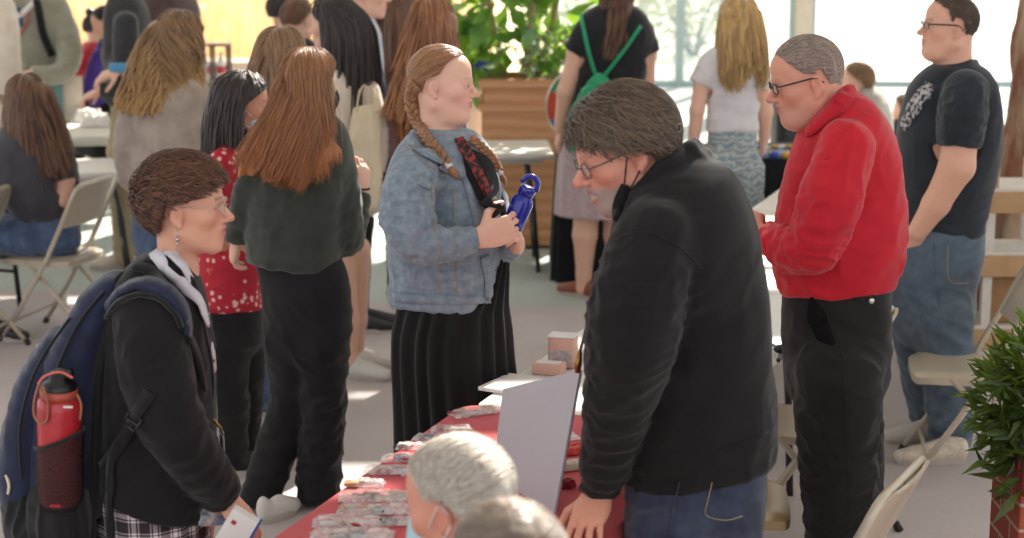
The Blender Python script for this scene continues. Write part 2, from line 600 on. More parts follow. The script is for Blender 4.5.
def hand(F, wrist, d, n, side, k=1.0, curl=(25, 30, 20), thumb=.4, spread=.05, rw=.026, fk=1.0):
    d = nrm(d); n = nrm(np.asarray(n, float) - d * (np.asarray(n, float) @ d))
    t = np.cross(d, n) * (1 if side == 'R' else -1)
    w = np.asarray(wrist, float)
    xs = (.029, .010, -.010, -.028); ls = (.073, .081, .075, .059); ks = (.088, .092, .087, .078)
    for i in range(4):
        kn = w + (d * ks[i] + t * xs[i]) * k
        F.cap(w + t * xs[i] * .55 * k + d * .005, kn, .0165 * k, .0115 * k, .008)
        dr = nrm(d + t * spread * (1.5 - i)); p = kn; ang = 0
        r0 = (.0092, .0094, .009, .0078)[i] * k * fk
        for j, fr in enumerate((.46, .30, .24)):
            ang += math.radians(curl[j] * (1 + .08 * i))
            q = p + (dr * math.cos(ang) + n * math.sin(ang)) * ls[i] * fr * k
            F.cap(p, q, r0 * (1 - .09 * j), r0 * (1 - .09 * (j + 1)), .003)
            p = q
    F.ell(w + d * .048 * k + n * .004, (.040 * k, .050 * k, .0175 * k), np.array([t, d, n]), .012)
    b = w + (d * .022 + t * .022 + n * .006) * k
    p = b
    for j, (ln, rr) in enumerate(((.046, .0135), (.034, .0108), (.027, .0098))):
        dd = nrm(d * (.55 + .2 * j) + t * (.75 - .45 * j * (1 if thumb > 0 else .3)) + n * (.25 + thumb * (.3 + .5 * j)))
        q = p + dd * ln * k
        F.cap(p, q, rr * k, rr * .9 * k, .005)
        p = q
    return w + d * .09 * k

class Person:
    def __init__(s, label, Y, yaw, base, q=.65, h=.007, hf=.0045, group=None):
        s.Y, s.yaw, s.q, s.h, s.hf = Y, yaw, q, h, hf
        s.base = np.array([*base[:2], 0.0])
        s.root = thing('person', label, 'person', s.base, group)
        s.R, s.Fw, _ = frame(yaw)
        s.meshes = []
    # -- measuring
    def pt(s, q):
        return P(q[0], q[1], s.Y + (q[2] if len(q) > 2 else 0))
    def m(s, px, py): return px / S(py, s.Y)
    def st(s, rows):
        """(py, left, right[, dY[, depth ratio]]) -> loft stations"""
        out = []
        c, sn = math.cos(math.radians(s.yaw)), math.sin(math.radians(s.yaw))
        for r in rows:
            dY = r[3] if len(r) > 3 else 0; q = r[4] if len(r) > 4 else s.q
            Y = s.Y + dY
            W = (r[2] - r[1]) / 2 / S(r[0], Y)
            a = W / math.sqrt(c * c + q * q * sn * sn)
            out.append((P((r[1] + r[2]) / 2, r[0], Y), a, a * q))
        return out
    def limb(s, rows):
        """(px, py, dY, radius px) -> points, radii;  a point may also be ('g', px, dY, radius px, z)"""
        pts, rs = [], []
        for r in rows:
            if r[0] == 'g':
                Y = s.Y + r[2]; z = r[4] if len(r) > 4 else .08
                py = FPX * math.tan(TH - math.atan(0)) if 0 else None
                # picture row of height z at depth Y
                dz = z - CAMH
                v = (dz * CT + Y * ST) / (Y * CT - dz * ST)
                t = Y / (CT + v * ST)
                pts.append(np.array([(r[1] - 512) / FPX * t, Y, z])); rs.append(r[3] * t / FPX)
            else:
                Y = s.Y + r[2]; p = P(r[0], r[1], Y)
                pts.append(p); rs.append(r[3] / S(r[1], Y))
        return pts, rs
    # -- the body, one surface
    def body(s, head, mat, torso=None, arms=(), legs=(), hands=(), shrink=.012, neck=None):
        F = SDF()
        fine = []
        if torso:
            st = s.st(torso)
            m_ = len(st); F.loft([(c, max((a - shrink) * (1 - .25 * (i / m_) ** 3), .02), max((b - shrink) * (1 - .25 * (i / m_) ** 3), .02)) for i, (c, a, b) in enumerate(st[:-1] if m_ > 4 else st)], s.R, s.Fw, .03)
        hd = s.head = dict(k=1.0, yaw=s.yaw, pitch=0, roll=0, fat=0, nose=1.0, jaw=1.0, ear=1.0, open=0, neck=1.0)
        hd.update(head)
        R, Fw, U = frame(hd['yaw'], hd['pitch'], hd['roll'])
        k = hd['k']; c = s.pt(hd['at']); hd['c'] = c; hd['fr'] = (R, Fw, U)
        A = np.array([R, Fw, U])
        def H(x, y, z): return c + k * (x * R + y * Fw + z * U)
        s.H = H
        E = lambda x, y, z, r, kk=.01, mode='add': F.ell(H(x, y, z), np.array(r) * k, A, kk * k, mode)
        Cc = lambda a, b, ra, rb, kk=.01, mode='add': F.cap(H(*a), H(*b), ra * k, rb * k, kk * k, mode)
        j = hd['jaw']; ft = hd['fat']; ns = hd['nose']
        E(0, -.010, .028, (.076, .096, .087))
        E(0, .030, -.03, (.060 + .008 * ft, .058, .084), .03)
        E(0, .042, .048, (.060, .048, .05), .02)
        for q in (-1, 1):
            Cc((q * .050 * j, -.008, -.058), (q * .016, .066, -.098), .020 + .006 * ft, .018 + .004 * ft, .025)
            E(q * .042, .055, -.020, (.022 + .006 * ft, .023, .020 + .006 * ft), .02)
            Cc((q * .036, .074, .0185), (q * .008, .086, .016), .010, .009, .014)
        if ft: E(0, .035, -.105, (.045 + .012 * ft, .045, .022 + .01 * ft), .03)
        E(0, .071, -.099, (.019, .017, .016), .014)
        E(0, .078, -.060, (.028, .019, .024), .02)
        for q in (-1, 1): E(q * .031, .098, .003, (.016, .016, .0115), .012, 'sub')
        Cc((0, .086, .008), (0, .104 + .006 * ns, -.026), .0075, .0105, .012)
        E(0, .106 + .006 * ns, -.030, (.0115 * ns, .0115, .0105 * ns), .008)
        for q in (-1, 1):
            E(q * .0125, .098, -.033, (.0085, .010, .008), .006)
            E(q * .031, .078, .002, (.0158, .0135, .0122), .003)
            if hd['ear']:
                e = hd['ear']
                E(q * .0785, -.014, -.008, (.0085, .0165 * e, .027 * e), .005)
                E(q * .0885, -.009, -.005, (.0085, .0095, .016), .004, 'sub')
                E(q * .0850, -.004, -.010, (.003, .004, .006), .003)
                E(q * .079, -.006, -.034 * e, (.006, .008, .009), .005)
        op = hd['open']
        for q in (-1, 1):
            Cc((q * .022, .082, -.0575), (0, .0938, -.0545), .0042, .0056, .006)
            Cc((q * .020, .0815, -.064 - op * .4), (0, .0918, -.0675 - op), .0048, .0064, .006)
        for q in (-1, 1): Cc((q * .023, .0870, -.0605 - op * .3), (0, .0995, -.0605 - op * .5), .0016, .0017 + op * .35, .003, 'sub')
        nk = hd['neck']
        nb = np.asarray(neck, float) if neck is not None else H(0, -.05, -.20)
        F.loft([(H(0, -.026, -.045), .054 * nk * k, .058 * nk * k), (H(0, -.03, -.09) * .6 + (nb) * .4, .053 * nk * k, .056 * nk * k), (nb, .062 * nk * k, .066 * nk * k)], R, nrm(np.cross(nrm(H(0, -.03, -.045) - nb), R) * -1), .03, sub=1)
        zc = [H(x, y, z)[2] for x in (-.09, .09) for y in (-.11, .12) for z in (-.13, .12)]
        fine.append((min(zc), max(zc), s.hf))
        for (rows, sc_) in arms:
            pts, rs = s.limb(rows)
            rs = [r * sc_ for r in rs]
            F.poly(pts, rs, .02)
        for hn in hands:
            hn = dict(hn); w = hn.pop('w'); to = hn.pop('to'); pal = hn.pop('palm')
            w = s.pt(w); d = s.pt(to) - w
            hand(F, w, d, pal, **hn)
            fine.append((w[2] - .17, w[2] + .17, s.hf))
        for (rows, sc_) in legs:
            pts, rs = s.limb(rows)
            F.poly(pts, [r * sc_ for r in rs], .02)
        v, f = F.mesh(s.h, fine)
        v = smooth(v, f, 1, .35)
        # where the skin itself has another colour
        L = (v - c) @ A.T / k
        g = lambda p, r: np.exp(-((((L - np.array(p)) / np.array(r)) ** 2).sum(1)))
        lip = np.clip(1.3 * (g((.0, .092, -.0555), (.019, .02, .0048)) + g((0, .090, -.067 - op), (.017, .02, .0055))), 0, .75) * (L[:, 1] > .062)
        red = .42 * (g((.045, .06, -.03), (.026, .04, .024)) + g((-.045, .06, -.03), (.026, .04, .024))) + .5 * g((0, .112, -.03), (.016, .02, .014)) + .35 * (g((.08, -.01, -.008), (.012, .022, .034)) + g((-.08, -.01, -.008), (.012, .022, .034)))
        brow = np.zeros(len(v))
        for q in (-1, 1):
            x = q * L[:, 0]
            arc = .0225 + .004 * np.sin((x - .012) / .042 * math.pi)
            brow += .6 * np.exp(-((L[:, 2] - arc) / .0036) ** 2) * (x > .010) * (x < .048) * (L[:, 1] > .052)
            lid = .0095 - ((x - .031) / .016) ** 2 * .007
            brow += .7 * np.exp(-((L[:, 2] - lid) / .0022) ** 2) * (np.abs(x - .031) < .017) * (L[:, 1] > .07)
        bd = np.zeros(len(v))
        if hd.get('beard'):
            z = L[:, 2]
            bd = hd['beard'] * np.clip((L[:, 1] - .0) / .02, 0, 1) * np.clip((-.042 - z - .3 * np.abs(L[:, 0])) / .012 + .6, 0, 1) * (z > -.125)
            bd *= 1 - np.clip(lip * 1.2, 0, 1)
        me = mesh_np(v, f, True, s.base, 'body', dict(lip=lip, red=np.clip(red, 0, .6) * hd.get('ruddy', .7), brow=np.clip(brow, 0, 1) * hd.get('browk', 1.0), beard=np.clip(bd, 0, 1)))
        o = link('body', me, mat, s.root)
        s.bodyobj = o
        s.keep(v, f)
        return o
    def eyes(s, iris='3b2a20'):
        H = s.H; k = s.head['k']; A = np.array(s.head['fr']).T
        for q in (-1, 1):
            b = MB(); b.ball(H(q * .031, .0785, .0005), np.array([.0140, .0147, .0044]) * k, 14, 8, A)
            o = b.build('eye', M['eyewhite'], s.root, True, s.base)
            b = MB(); b.ball(H(q * .0315, .0895, .001), np.array([.0062, .0050, .0046]) * k, 12, 6, A)
            b.build('iris', eye_mat(iris), o, True, s.base)
    def keep(s, v, f):
        s.meshes.append((v, f)); s._bvh = None
    def hit(s, px, py, off=.0):
        """point on this person's surface seen at a picture position, lifted by off"""
        if getattr(s, '_bvh', None) is None:
            vs_, fs_, b = [], [], 0
            for v, f in s.meshes:
                vs_.append(v); fs_.append(np.asarray(f) + b); b += len(v)
            V = np.concatenate(vs_); Fc = np.concatenate(fs_)
            s._bvh = BVHTree.FromPolygons([Vector(x) for x in V], Fc.tolist())
        d = ray(px, py); d = d / np.linalg.norm(d)
        loc, n, i, t = s._bvh.ray_cast(Vector((0, 0, CAMH)), Vector(d))
        if loc is None: return P(px, py, s.Y), -d
        n = np.array(n); n = n if n @ d < 0 else -n
        return np.array(loc) + n * off, n
    def ribbon(s, name, pix, width, mat, thick=.003, off=.003, parent=None, sub=4):
        """flat band lying on the person along picture positions"""
        pts, ns = [], []
        pix = densify(pix, sub)
        for (x, y) in pix:
            p, n = s.hit(x, y, off); pts.append(p); ns.append(n)
        return ribbon(name, pts, ns, width, thick, mat, parent or s.root, s.base if parent is None else s.base)
    def collar(s, name, rows, width, mat, thick=.008, lean=0.0):
        """standing band round the neck through (px,py,dY) points"""
        pts = densify([s.pt(q) for q in rows], 4); c = np.mean(pts, 0)
        e = np.linalg.svd(np.array(pts) - c)[2]; ax = e[2] if e[2][2] > 0 else -e[2]
        ns = []
        for p in pts:
            d = p - c; d = d - ax * (d @ ax); ns.append(nrm(nrm(d) + ax * lean))
        return ribbon(name, pts, ns, width, thick, mat, s.root, s.base)
    def line(s, name, pix, r, mat, off=.001, sub=4, parent=None):
        b = MB(); b.tube([s.hit(x, y, off)[0] for x, y in densify(pix, sub)], r, 6)
        return b.build(name, mat, parent or s.root, True, s.base)
    # -- clothes
    def top(s, name, mat, torso=None, sleeves=(), hem=None, cuff=True, fold=(), amp=.006, collar=None, extra=None, k=.028, ex=2.3, grow=0.0, seed=0, h=None, cuts=(), tint=None):
        F = SDF()
        st = s.st(torso)
        F.loft([(c, a + grow, b + grow) for c, a, b in st], s.R, s.Fw, .02, ex)
        fs = list(fold)
        for rows in sleeves:
            pts, rs = s.limb(rows)
            # soften the polyline
            F.loft([(p, r, r) for p, r in zip(pts, rs)], *perp(pts), k, 2.0, 3)
            for i in range(len(pts)):
                ax = nrm(pts[min(i + 1, len(pts) - 1)] - pts[max(i - 1, 0)])
                if 0 < i < len(pts) - 1:
                    sd = nrm(np.cross(ax, [0.3, -.8, .4]))
                    fs.append((pts[i], rs[i] * 1.7, nrm(sd + ax * .35), 5, 30, amp * .8))
                elif i == len(pts) - 1:
                    sd = nrm(np.cross(ax, [0.3, -.8, .4]))
                    fs.append((pts[i] - ax * rs[i] * .8, rs[i] * 1.5, sd, 6, 42, amp * .7))
            # armpit
            ax = nrm(pts[1] - pts[0])
            fs.append((pts[0] + ax * rs[0] * .9, rs[0] * 1.8, nrm(ax + [0, 0, -.3]), 6, 24, amp * .7))
        if collar:
            for (cp, cr) in collar:
                F.poly([s.pt(x) for x in cp], [cr] * len(cp), .008)
        if extra: extra(F)
        for rows in sleeves:
            if cuff:
                pts, rs = s.limb(rows)
                ax = nrm(pts[-1] - pts[-2])
                F.half(pts[-1], ax, rs[-1] * 1.35 + .01, .006)
        if hem is not None:
            z = P(hem[0], hem[1], s.Y)[2]
            F.half((s.base[0], s.Y, z), hem[2] if len(hem) > 2 else (0, 0, -1), None, .01)
        for (c, n, r) in cuts: F.half(c, n, r, .006)
        v, f = F.mesh(h or s.h)
        v = smooth(v, f, 1, .4)
        if amp:
            fs = [(a_, b_, c_, d_, e_, f_ * 1.7) for (a_, b_, c_, d_, e_, f_) in fs]
            fs.append((None, 0, (.25, .2, 1), 2.5, 11, amp * .8))
            zlo = v[:, 2].min()
            fs.append((np.array([st[-1][0][0], st[-1][0][1], zlo + .06]), .26, (1, .3, .15), 4, 20, amp * 1.5))
            v = folds(v, f, fs, seed)
        t = tint(v) if tint else None
        o = link(name, mesh_np(v, f, True, s.base, name, t), mat, s.root)
        s.keep(v, f)
        return o
    def trousers(s, name, mat, waist, legs, amp=.006, hem=None, seed=3, k=.03, h=None, ex=2.2):
        F = SDF()
        if waist: F.loft(s.st(waist), s.R, s.Fw, .02, ex)
        fs = []
        for rows in legs:
            pts, rs = s.limb(rows)
            F.loft([(p, r, r) for p, r in zip(pts, rs)], *perp(pts), k, 2.0, 3)
            for i in range(1, len(pts)):
                ax = nrm(pts[i] - pts[i - 1]); sd = nrm(np.cross(ax, [.3, -.8, .2]))
                fs.append((pts[i], rs[i] * 1.8, nrm(sd + ax * .3), 4, 22, amp * (1.0 if i < len(pts) - 1 else 1.2)))
            fs.append((pts[0], rs[0] * 1.6, (1, .3, -.6), 4, 18, amp)); fs = [(a_, b_, c_, d_, e_, f_ * 1.7) for (a_, b_, c_, d_, e_, f_) in fs]
            F.half(pts[-1], nrm(pts[-1] - pts[-2]), rs[-1] * 1.4 + .01, .006)
        if hem is not None:
            F.half((s.base[0], s.Y, P(hem[0], hem[1], s.Y)[2]), (0, 0, 1), None, .01)
        v, f = F.mesh(h or s.h)
        v = smooth(v, f, 1, .4)
        fs.append((None, 0, (.15, .1, 1), 2.2, 10, amp * .5))
        v = folds(v, f, fs, seed)
        o = link(name, mesh_np(v, f, True, s.base, name), mat, s.root)
        s.keep(v, f)
        return o
    def skirt(s, name, mat, rows, pleats=14, amp=.012, ex=2.0, h=None, seed=5, hem=True):
        st = s.st(rows)
        F = SDF(); F.loft(st, s.R, s.Fw, .02, ex)
        lo = st[-1][0]
        if hem: F.half(lo, (0, 0, -1), None, .006)
        v, f = F.mesh(h or s.h)
        v = smooth(v, f, 1, .4)
        if pleats:
            c = np.array([x[0] for x in st]); zt, zb = c[0][2], c[-1][2]
            t = np.clip((zt - v[:, 2]) / (zt - zb), 0, 1)
            cx = np.interp(-v[:, 2], -c[:, 2], c[:, 0]); cy = np.interp(-v[:, 2], -c[:, 2], c[:, 1])
            a = np.arctan2(v[:, 1] - cy, v[:, 0] - cx)
            ph = a * pleats + 4 * vnoise(np.stack([np.cos(a) * 2, np.sin(a) * 2, v[:, 2] * 1.2], 1), seed)
            n = vnormals(v, f); n[:, 2] = 0
            v = v + n * (amp * (np.cos(ph) - .2) * t ** .6)[:, None]
        o = link(name, mesh_np(v, f, True, s.base, name), mat, s.root)
        s.keep(v, f)
        return o
    def shoe(s, heel, toe, mat, sole=None, wid=.045, hgt=.085, name='shoe', ankle=None):
        """heel, toe: world points on the floor"""
        a, b = np.asarray(heel, float).copy(), np.asarray(toe, float).copy()
        a[2] = b[2] = 0
        d = nrm(b - a); L = np.linalg.norm(b - a); r = np.array([d[1], -d[0], 0])
        F = SDF()
        st = [(a + d * L * .06 + UPV * .052, wid * .72, .05), (a + d * L * .25 + UPV * hgt * .58, wid * .8, hgt * .62), (a + d * L * .5 + UPV * .042, wid * .9, .046), (a + d * L * .75 + UPV * .033, wid, .036), (a + d * L * .93 + UPV * .03, wid * .72, .028)]
        F.loft(st, r, UPV, .02)
        if ankle: F.cap(a + d * L * .2 + UPV * .05, a + d * L * .16 + UPV * ankle, wid * .85, wid * .95, .02)
        F.half((a + UPV * .012), (0, 0, -1), None, .006)
        v, f = F.mesh(.006)
        o = link(name, mesh_np(v, f, True, s.base, name), mat, s.root)
        b_ = MB()
        pr = []
        for i in range(20):
            t = 2 * math.pi * i / 20
            x = math.cos(t); w = wid * (1.02 - .12 * (x < 0)) * math.sin(t)
            pr.append((a + d * (L * .5 + L * .52 * x) + r * w))
        b_.prism([(q[0], q[1]) for q in pr], .001, .024)
        b_.build('sole', sole or mat, o, False, s.base)
        return o
    # -- hair
    def hair(s, mat, n=420, length=.35, cap=.010, fr=.45, low=-.5, part=0.0, wave=(0, 0), rad=.0032, seed=1, flow=(0, -.3, -.8), curtain=None, body=(), ds=.018, lift=.008, jit=.35, name='hair', grav=.5, stick=False, hl=.60, vol=(1, 1, 1), messy=.06, ear=.08, zl=None, fan=0.0, ragged=.07, hang=260, back=None):
        """a shell over the skull up to the hairline, and tapering locks that run along it and hang down.
        fr, hl: where the hairline stands in front; low: nape; ear: its height over the ear; curtain: (px,py,dY,rx px, ry m) of hanging mass"""
        hd = s.head; k = hd['k']; c = hd['c']; A = np.array(hd['fr'])
        rng = np.random.default_rng(seed)
        sk_c = np.array([0, -.010, .030]); sk_r = np.array([.079 * vol[0], .100 * vol[1], .090 * vol[2]])
        zl = zl or [(-1, low), (-.42, low), (-.26, ear - .15), (-.16, ear), (.12, ear), (.24, ear + .06), (.34, hl * .62), (fr, hl), (.95, hl + .25)]
        zy, zz = [a for a, _ in zl], [b for _, b in zl]
        line = lambda y: np.interp(y, zy, zz)
        V_, F_, T_, L_, cv_ = [], [], [], [], []
        F = SDF()
        F.ell(c + (sk_c * k) @ A, (sk_r + cap) * k, A, .01)
        F.ell(c + (np.array([0, -.060, low * .09 - .012]) * k) @ A, np.array([.058, .046, .050 - low * .05]) * k, A, .02)
        v, f = F.mesh(.005 if s.hf < .006 else .008)
        Ls = (v - c) @ A.T / k
        q = (Ls - sk_c) / sk_r; q /= np.linalg.norm(q, axis=1)[:, None]
        edge = line(q[:, 1]) + .04 + (vnoise(np.stack([Ls[:, 0] * 90, Ls[:, 1] * 90, Ls[:, 2] * 40], 1), seed) - .5) * .08
        t = np.clip((q[:, 2] - edge) / .16, -.6, 1)
        nn = vnormals(v, f)
        az = np.arctan2(Ls[:, 0], -Ls[:, 1])
        v = v - nn * ((1 - np.clip(t, 0, 1)) * (cap + .002) * k + np.clip(-t, 0, 1) * .05 * k)[:, None]
        v = v + nn * (np.clip(t, 0, 1) * (vnoise(np.stack([az * 14, Ls[:, 2] * 10, Ls[:, 0] * 60], 1), seed) - .5) * .006)[:, None]
        keep = (t > -.55)
        fk = keep[f].all(1)
        f2 = f[fk]; used = np.unique(f2); mp = np.full(len(v), -1); mp[used] = np.arange(len(used))
        v2, f2 = v[used], mp[f2]
        V_.append(v2); F_.append(f2); base = len(v2)
        T_.append(np.clip(vnoise(np.stack([az * 22, Ls[:, 2] * 8, Ls[:, 0] * 120], 1), seed + 4), 0, 1)[used])
        L_.append(((v[:, 2].max() - v[:, 2]) / max(length + .12, .14))[used])
        s.keep(v2, f2)
        for cu in ([] if not curtain else ([curtain] if not hasattr(curtain[0][0], '__len__') else curtain)):
            F = SDF()
            pts = [s.pt(x[:3]) for x in cu]
            F.loft([(p, x[3] / S(x[1], s.Y), x[4]) for p, x in zip(pts, cu)], np.array([1.0, 0, 0]), np.array([0, 1.0, 0]), .03)
            v, f = F.mesh(.006 if s.hf < .006 else .008)
            ax = pts[-1] - pts[0]; L0 = np.linalg.norm(ax); ax = ax / L0
            nn = vnormals(v, f)
            along = (v - pts[0]) @ ax
            e1 = nrm(np.cross(ax, [0, 1.0, .05])); e2 = np.cross(ax, e1)
            uv = np.stack([(v @ e1) * 150, (v @ e2) * 150, along * 7], 1); uw = np.stack([(v @ e1) * 45, (v @ e2) * 45, along * 4], 1)
            st = vnoise(uv, seed + 8)
            v = v + nn * ((st - .5) * .004 + (vnoise(uw, seed + 9) - .5) * .014)[:, None]
            tip = np.clip((along - L0 * .55) / (L0 * .45), 0, 1)
            v = v + ax * (tip * (vnoise(uw * [1, 1, .1], seed + 3) - .6) * .07)[:, None]
            cv_.append((v, nn, ax, along, L0)); V_.append(v); F_.append(f + base); base += len(v); T_.append(.6 * st + .4 * vnoise(uw, seed + 1)); L_.append(np.clip((c[2] + .1 - v[:, 2]) / (length + .1), 0, 1)); s.keep(v, f)
        # roots
        D = rng.normal(size=(n * 6, 3)); D /= np.linalg.norm(D, axis=1)[:, None]
        D = D[D[:, 2] > line(D[:, 1]) + .03][:n]; n = len(D)
        sr = sk_r + cap * .8
        p = sk_c + D * sr
        steps = max(4, int(length / ds))
        lens = length * (1 - .7 * jit * rng.random(n))
        sgn = np.where(D[:, 0] + (rng.random(n) - .5) * .1 >= part, 1.0, -1.0)
        Lg = A @ np.array([0, 0, -1.0])          # gravity in head axes
        fl = np.stack([sgn * flow[0] if flow[0] >= 0 else np.full(n, flow[0]), np.full(n, flow[1]), np.full(n, flow[2])], 1)
        path = [p.copy()]
        d = fl.copy()
        ph = rng.random(n) * 6.28; rr = rng.normal(size=(n, 3)) * messy
        lf = lift * (.3 + .7 * rng.random(n)); eo = rng.normal(size=n) * ragged
        fl[:, 1] += fan * D[:, 1]
        bodies = [((s.pt(b_[:3]) - c) @ A.T / k, np.array(b_[3]) / k) for b_ in body]
        for i in range(steps):
            t = i * ds
            dd = fl * max(0, 1 - t / .16) + Lg * (min(1, grav + t / .12) if grav > 0 else 0) + rr
            if wave[0]:
                w = wave[0] * min(1, t / .1 + (.4 if stick else 0))
                dd = dd + np.stack([np.cos(ph + t * wave[1]), np.sin(ph * 1.3 + t * wave[1]), np.zeros(n)], 1) * w
            d = d * .45 + dd * .55
            d /= np.linalg.norm(d, axis=1)[:, None] + 1e-9
            o = p.copy()
            p = p + d * (ds / k) * np.minimum(1, np.maximum(0, (lens - t) / ds))[:, None]
            rs = sr + (lf * min(1, (t + ds) / .05))[:, None]
            q = (p - sk_c) / rs
            m = np.linalg.norm(q, axis=1)
            out = (m < 1) | (stick and True)
            if not isinstance(out, np.ndarray): out = np.ones(n, bool)
            p[out] = sk_c + (q[out] / m[out][:, None]) * rs[out]
            if stick:
                u = q / m[:, None]
                bad = u[:, 2] < line(u[:, 1]) - .06 + eo
                p[bad] = o[bad] + (p[bad] - o[bad]) * .08
            if back is not None:
                lim = back + np.maximum(0, p[:, 2] - .02) * 1.3 + lf * 2
                p[:, 1] = np.minimum(p[:, 1], np.maximum(lim, np.where(t > .03, -9, p[:, 1] - .004)))
            for bc, br in bodies:
                q = (p - bc) / br; m = np.linalg.norm(q, axis=1); o2 = m < 1
                p[o2] = bc + q[o2] / m[o2][:, None] * br
            path.append(p.copy())
        path = np.array(path)                     # steps+1, n, 3
        path = c + k * (path @ A)
        for (v, nn, ax, along, L0) in cv_:
            ix = rng.choice(np.nonzero((along > -.02) & (along < L0 * 1.0))[0], hang * 3)
            q = v[ix] + nn[ix] * .002; o_ = nn[ix]; e1 = nrm(np.cross(ax, [0, 1.0, .05])); nq = len(ix)
            Lq = np.minimum(.10 + .16 * rng.random(nq), np.maximum(.02, L0 - along[ix] + .035 * rng.random(nq))); pq = rng.random(nq) * 6.28; wa = .0015 + wave[0] * .012; wf = max(wave[1], 18)
            sw = rng.normal(size=(nq, 3)) * .05
            # aim at the tip of the mass, gathering as the mass does
            ph_ = []
            for i in range(steps + 1):
                tq = (i / steps) * Lq
                ph_.append(q + (ax[None] + sw) * tq[:, None] + e1 * (np.sin(pq + (tq + along[ix]) * wf) * wa - np.sin(pq + along[ix] * wf) * wa)[:, None] + o_ * (np.sin(i / steps * 3.14) * .003))
            path = np.concatenate([path, np.array(ph_)], 1); n += nq
        m = path.shape[0]
        rad_n = n; tt = np.linspace(0, 1, m)
        prof = np.minimum(1, .55 + tt * 3) * np.sqrt(np.maximum(0, 1 - tt ** 3)) + .08
        tan = np.gradient(path, axis=0); tan /= np.linalg.norm(tan, axis=2)[:, :, None] + 1e-9
        out = path - c; out -= (out * tan).sum(2)[:, :, None] * tan
        out /= np.linalg.norm(out, axis=2)[:, :, None] + 1e-9
        sd = np.cross(tan, out)
        rads = rad * (.7 + .7 * rng.random(n))
        ring = []
        for (x, y) in ((1.5, 0), (0, .8), (-1.5, 0), (0, -.6)):
            ring.append(path + (sd * x + out * y) * (prof[:, None] * rads[None, :])[:, :, None])
        ring = np.stack(ring, 2)                  # m, n, 4, 3
        v = ring.transpose(1, 0, 2, 3).reshape(-1, 3)
        i0 = np.arange(n)[:, None, None] * (m * 4) + np.arange(m - 1)[None, :, None] * 4 + np.arange(4)[None, None, :]
        i1 = np.arange(n)[:, None, None] * (m * 4) + np.arange(m - 1)[None, :, None] * 4 + (np.arange(4)[None, None, :] + 1) % 4
        f = np.stack([i0, i1, i1 + 4, i0 + 4], 3).reshape(-1, 4)[:, ::-1]
        st_ = np.repeat(rng.random(n), m * 4)
        al = np.tile(np.repeat(np.arange(m) * ds / max(length, .05), 4), n)
        V_.append(v); F_.append(f + base); T_.append(st_); L_.append(al)
        me = mesh_np(np.concatenate(V_), np.concatenate(F_), True, s.base, name, dict(strand=np.concatenate(T_), along=np.clip(np.concatenate(L_), 0, 1)))
        o = link(name, me, mat, s.root)
        s.hairobj = o
        return o
    def glasses(s, mat, rim=.0013, w=.023, hgt=.017, temple=.0016, lens=True, drop=0.0, fwd=0.0):
        H = s.H; b = MB()
        for q in (-1, 1):
            pts = []
            for i in range(20):
                a = 2 * math.pi * i / 20
                ca, sa = math.cos(a), math.sin(a)
                e = .7
                pts.append(H(q * .0335 + w * math.copysign(abs(ca) ** e, ca), .1 + fwd - .10 * abs(abs(q * .0335 + w * ca)) , .001 - drop + hgt * math.copysign(abs(sa) ** e, sa)))
            b.tube(pts, rim, 6, closed=True)
            b.tube([H(q * (.0335 + w), .1 + fwd - .0057, .008 - drop), H(q * .073, .07, .010 - drop * .6), H(q * .0815, .0, .012), H(q * .083, -.018, .008), H(q * .082, -.032, -.008)], temple, 6)
        b.tube([H(-.0105, .1 + fwd, .003 - drop), H(0, .106 + fwd, .006 - drop), H(.0105, .1 + fwd, .003 - drop)], rim, 6)
        o = b.build('glasses', mat, s.root, True, s.base)
        if lens:
            for q in (-1, 1):
                lb = MB()
                a1 = []
                for i in range(16):
                    a = 2 * math.pi * i / 16
                    a1.append(H(q * .0335 + w * .97 * math.cos(a), .0995 + fwd - .10 * abs(.0335 + q * w * math.cos(a)), .001 - drop + hgt * .97 * math.sin(a)))
                v = a1 + [p + s.head['fr'][1] * .0012 for p in a1]
                lb.add(v, [tuple(range(16)), tuple(reversed(range(16, 32)))] + [(i, (i + 1) % 16, 16 + (i + 1) % 16, 16 + i) for i in range(16)])
                lb.build('lens', M['lens'], o, False, s.base)
        return o
    def mask(s, mat, chin=False, strap=None):
        """surgical mask over nose and mouth, or pulled under the chin"""
        H = s.H
        F = SDF(); A = np.array(s.head['fr']); k = s.head['k']
        if not chin:
            F.ell(H(0, .055, -.062), np.array([.062, .064, .055]) * k, A, .01)
            F.cap(H(0, .095, -.015), H(0, .105, -.06), .016 * k, .02 * k, .02)
            F.half(H(0, .03, -.06), -A[1], None, .004)
        else:
            F.ell(H(0, .045, -.098), np.array([.058, .06, .034]) * k, A, .01)
            F.half(H(0, .0, -.06), -A[1], None, .004)
        v, f = F.mesh(.004)
        n = vnormals(v, f)
        z = (v - s.head['c']) @ A[2]
        v = v + n * (np.abs(np.sin(z * 220)) * .0012)[:, None]
        o = link('face_mask', mesh_np(v, f, True, s.base, 'face_mask'), mat, s.root)
        b = MB()
        for q in (-1, 1):
            if not chin:
                b.tube([H(q * .058, .045, -.04), H(q * .074, .02, -.015), H(q * .083, -.015, .022), H(q * .084, -.03, .0)], .0014, 5)
                b.tube([H(q * .056, .04, -.085), H(q * .074, .01, -.06), H(q * .084, -.03, -.02)], .0014, 5)
            else:
                b.tube([H(q * .058, .035, -.09), H(q * .074, .018, -.045), H(q * .082, -.0, .022), H(q * .085, -.03, .0)], .0016, 5)
                b.tube([H(q * .055, .01, -.115), H(q * .072, -.015, -.07), H(q * .084, -.03, -.025)], .0016, 5)
        b.build('ear_loop', strap or mat, o, True, s.base)
        return o

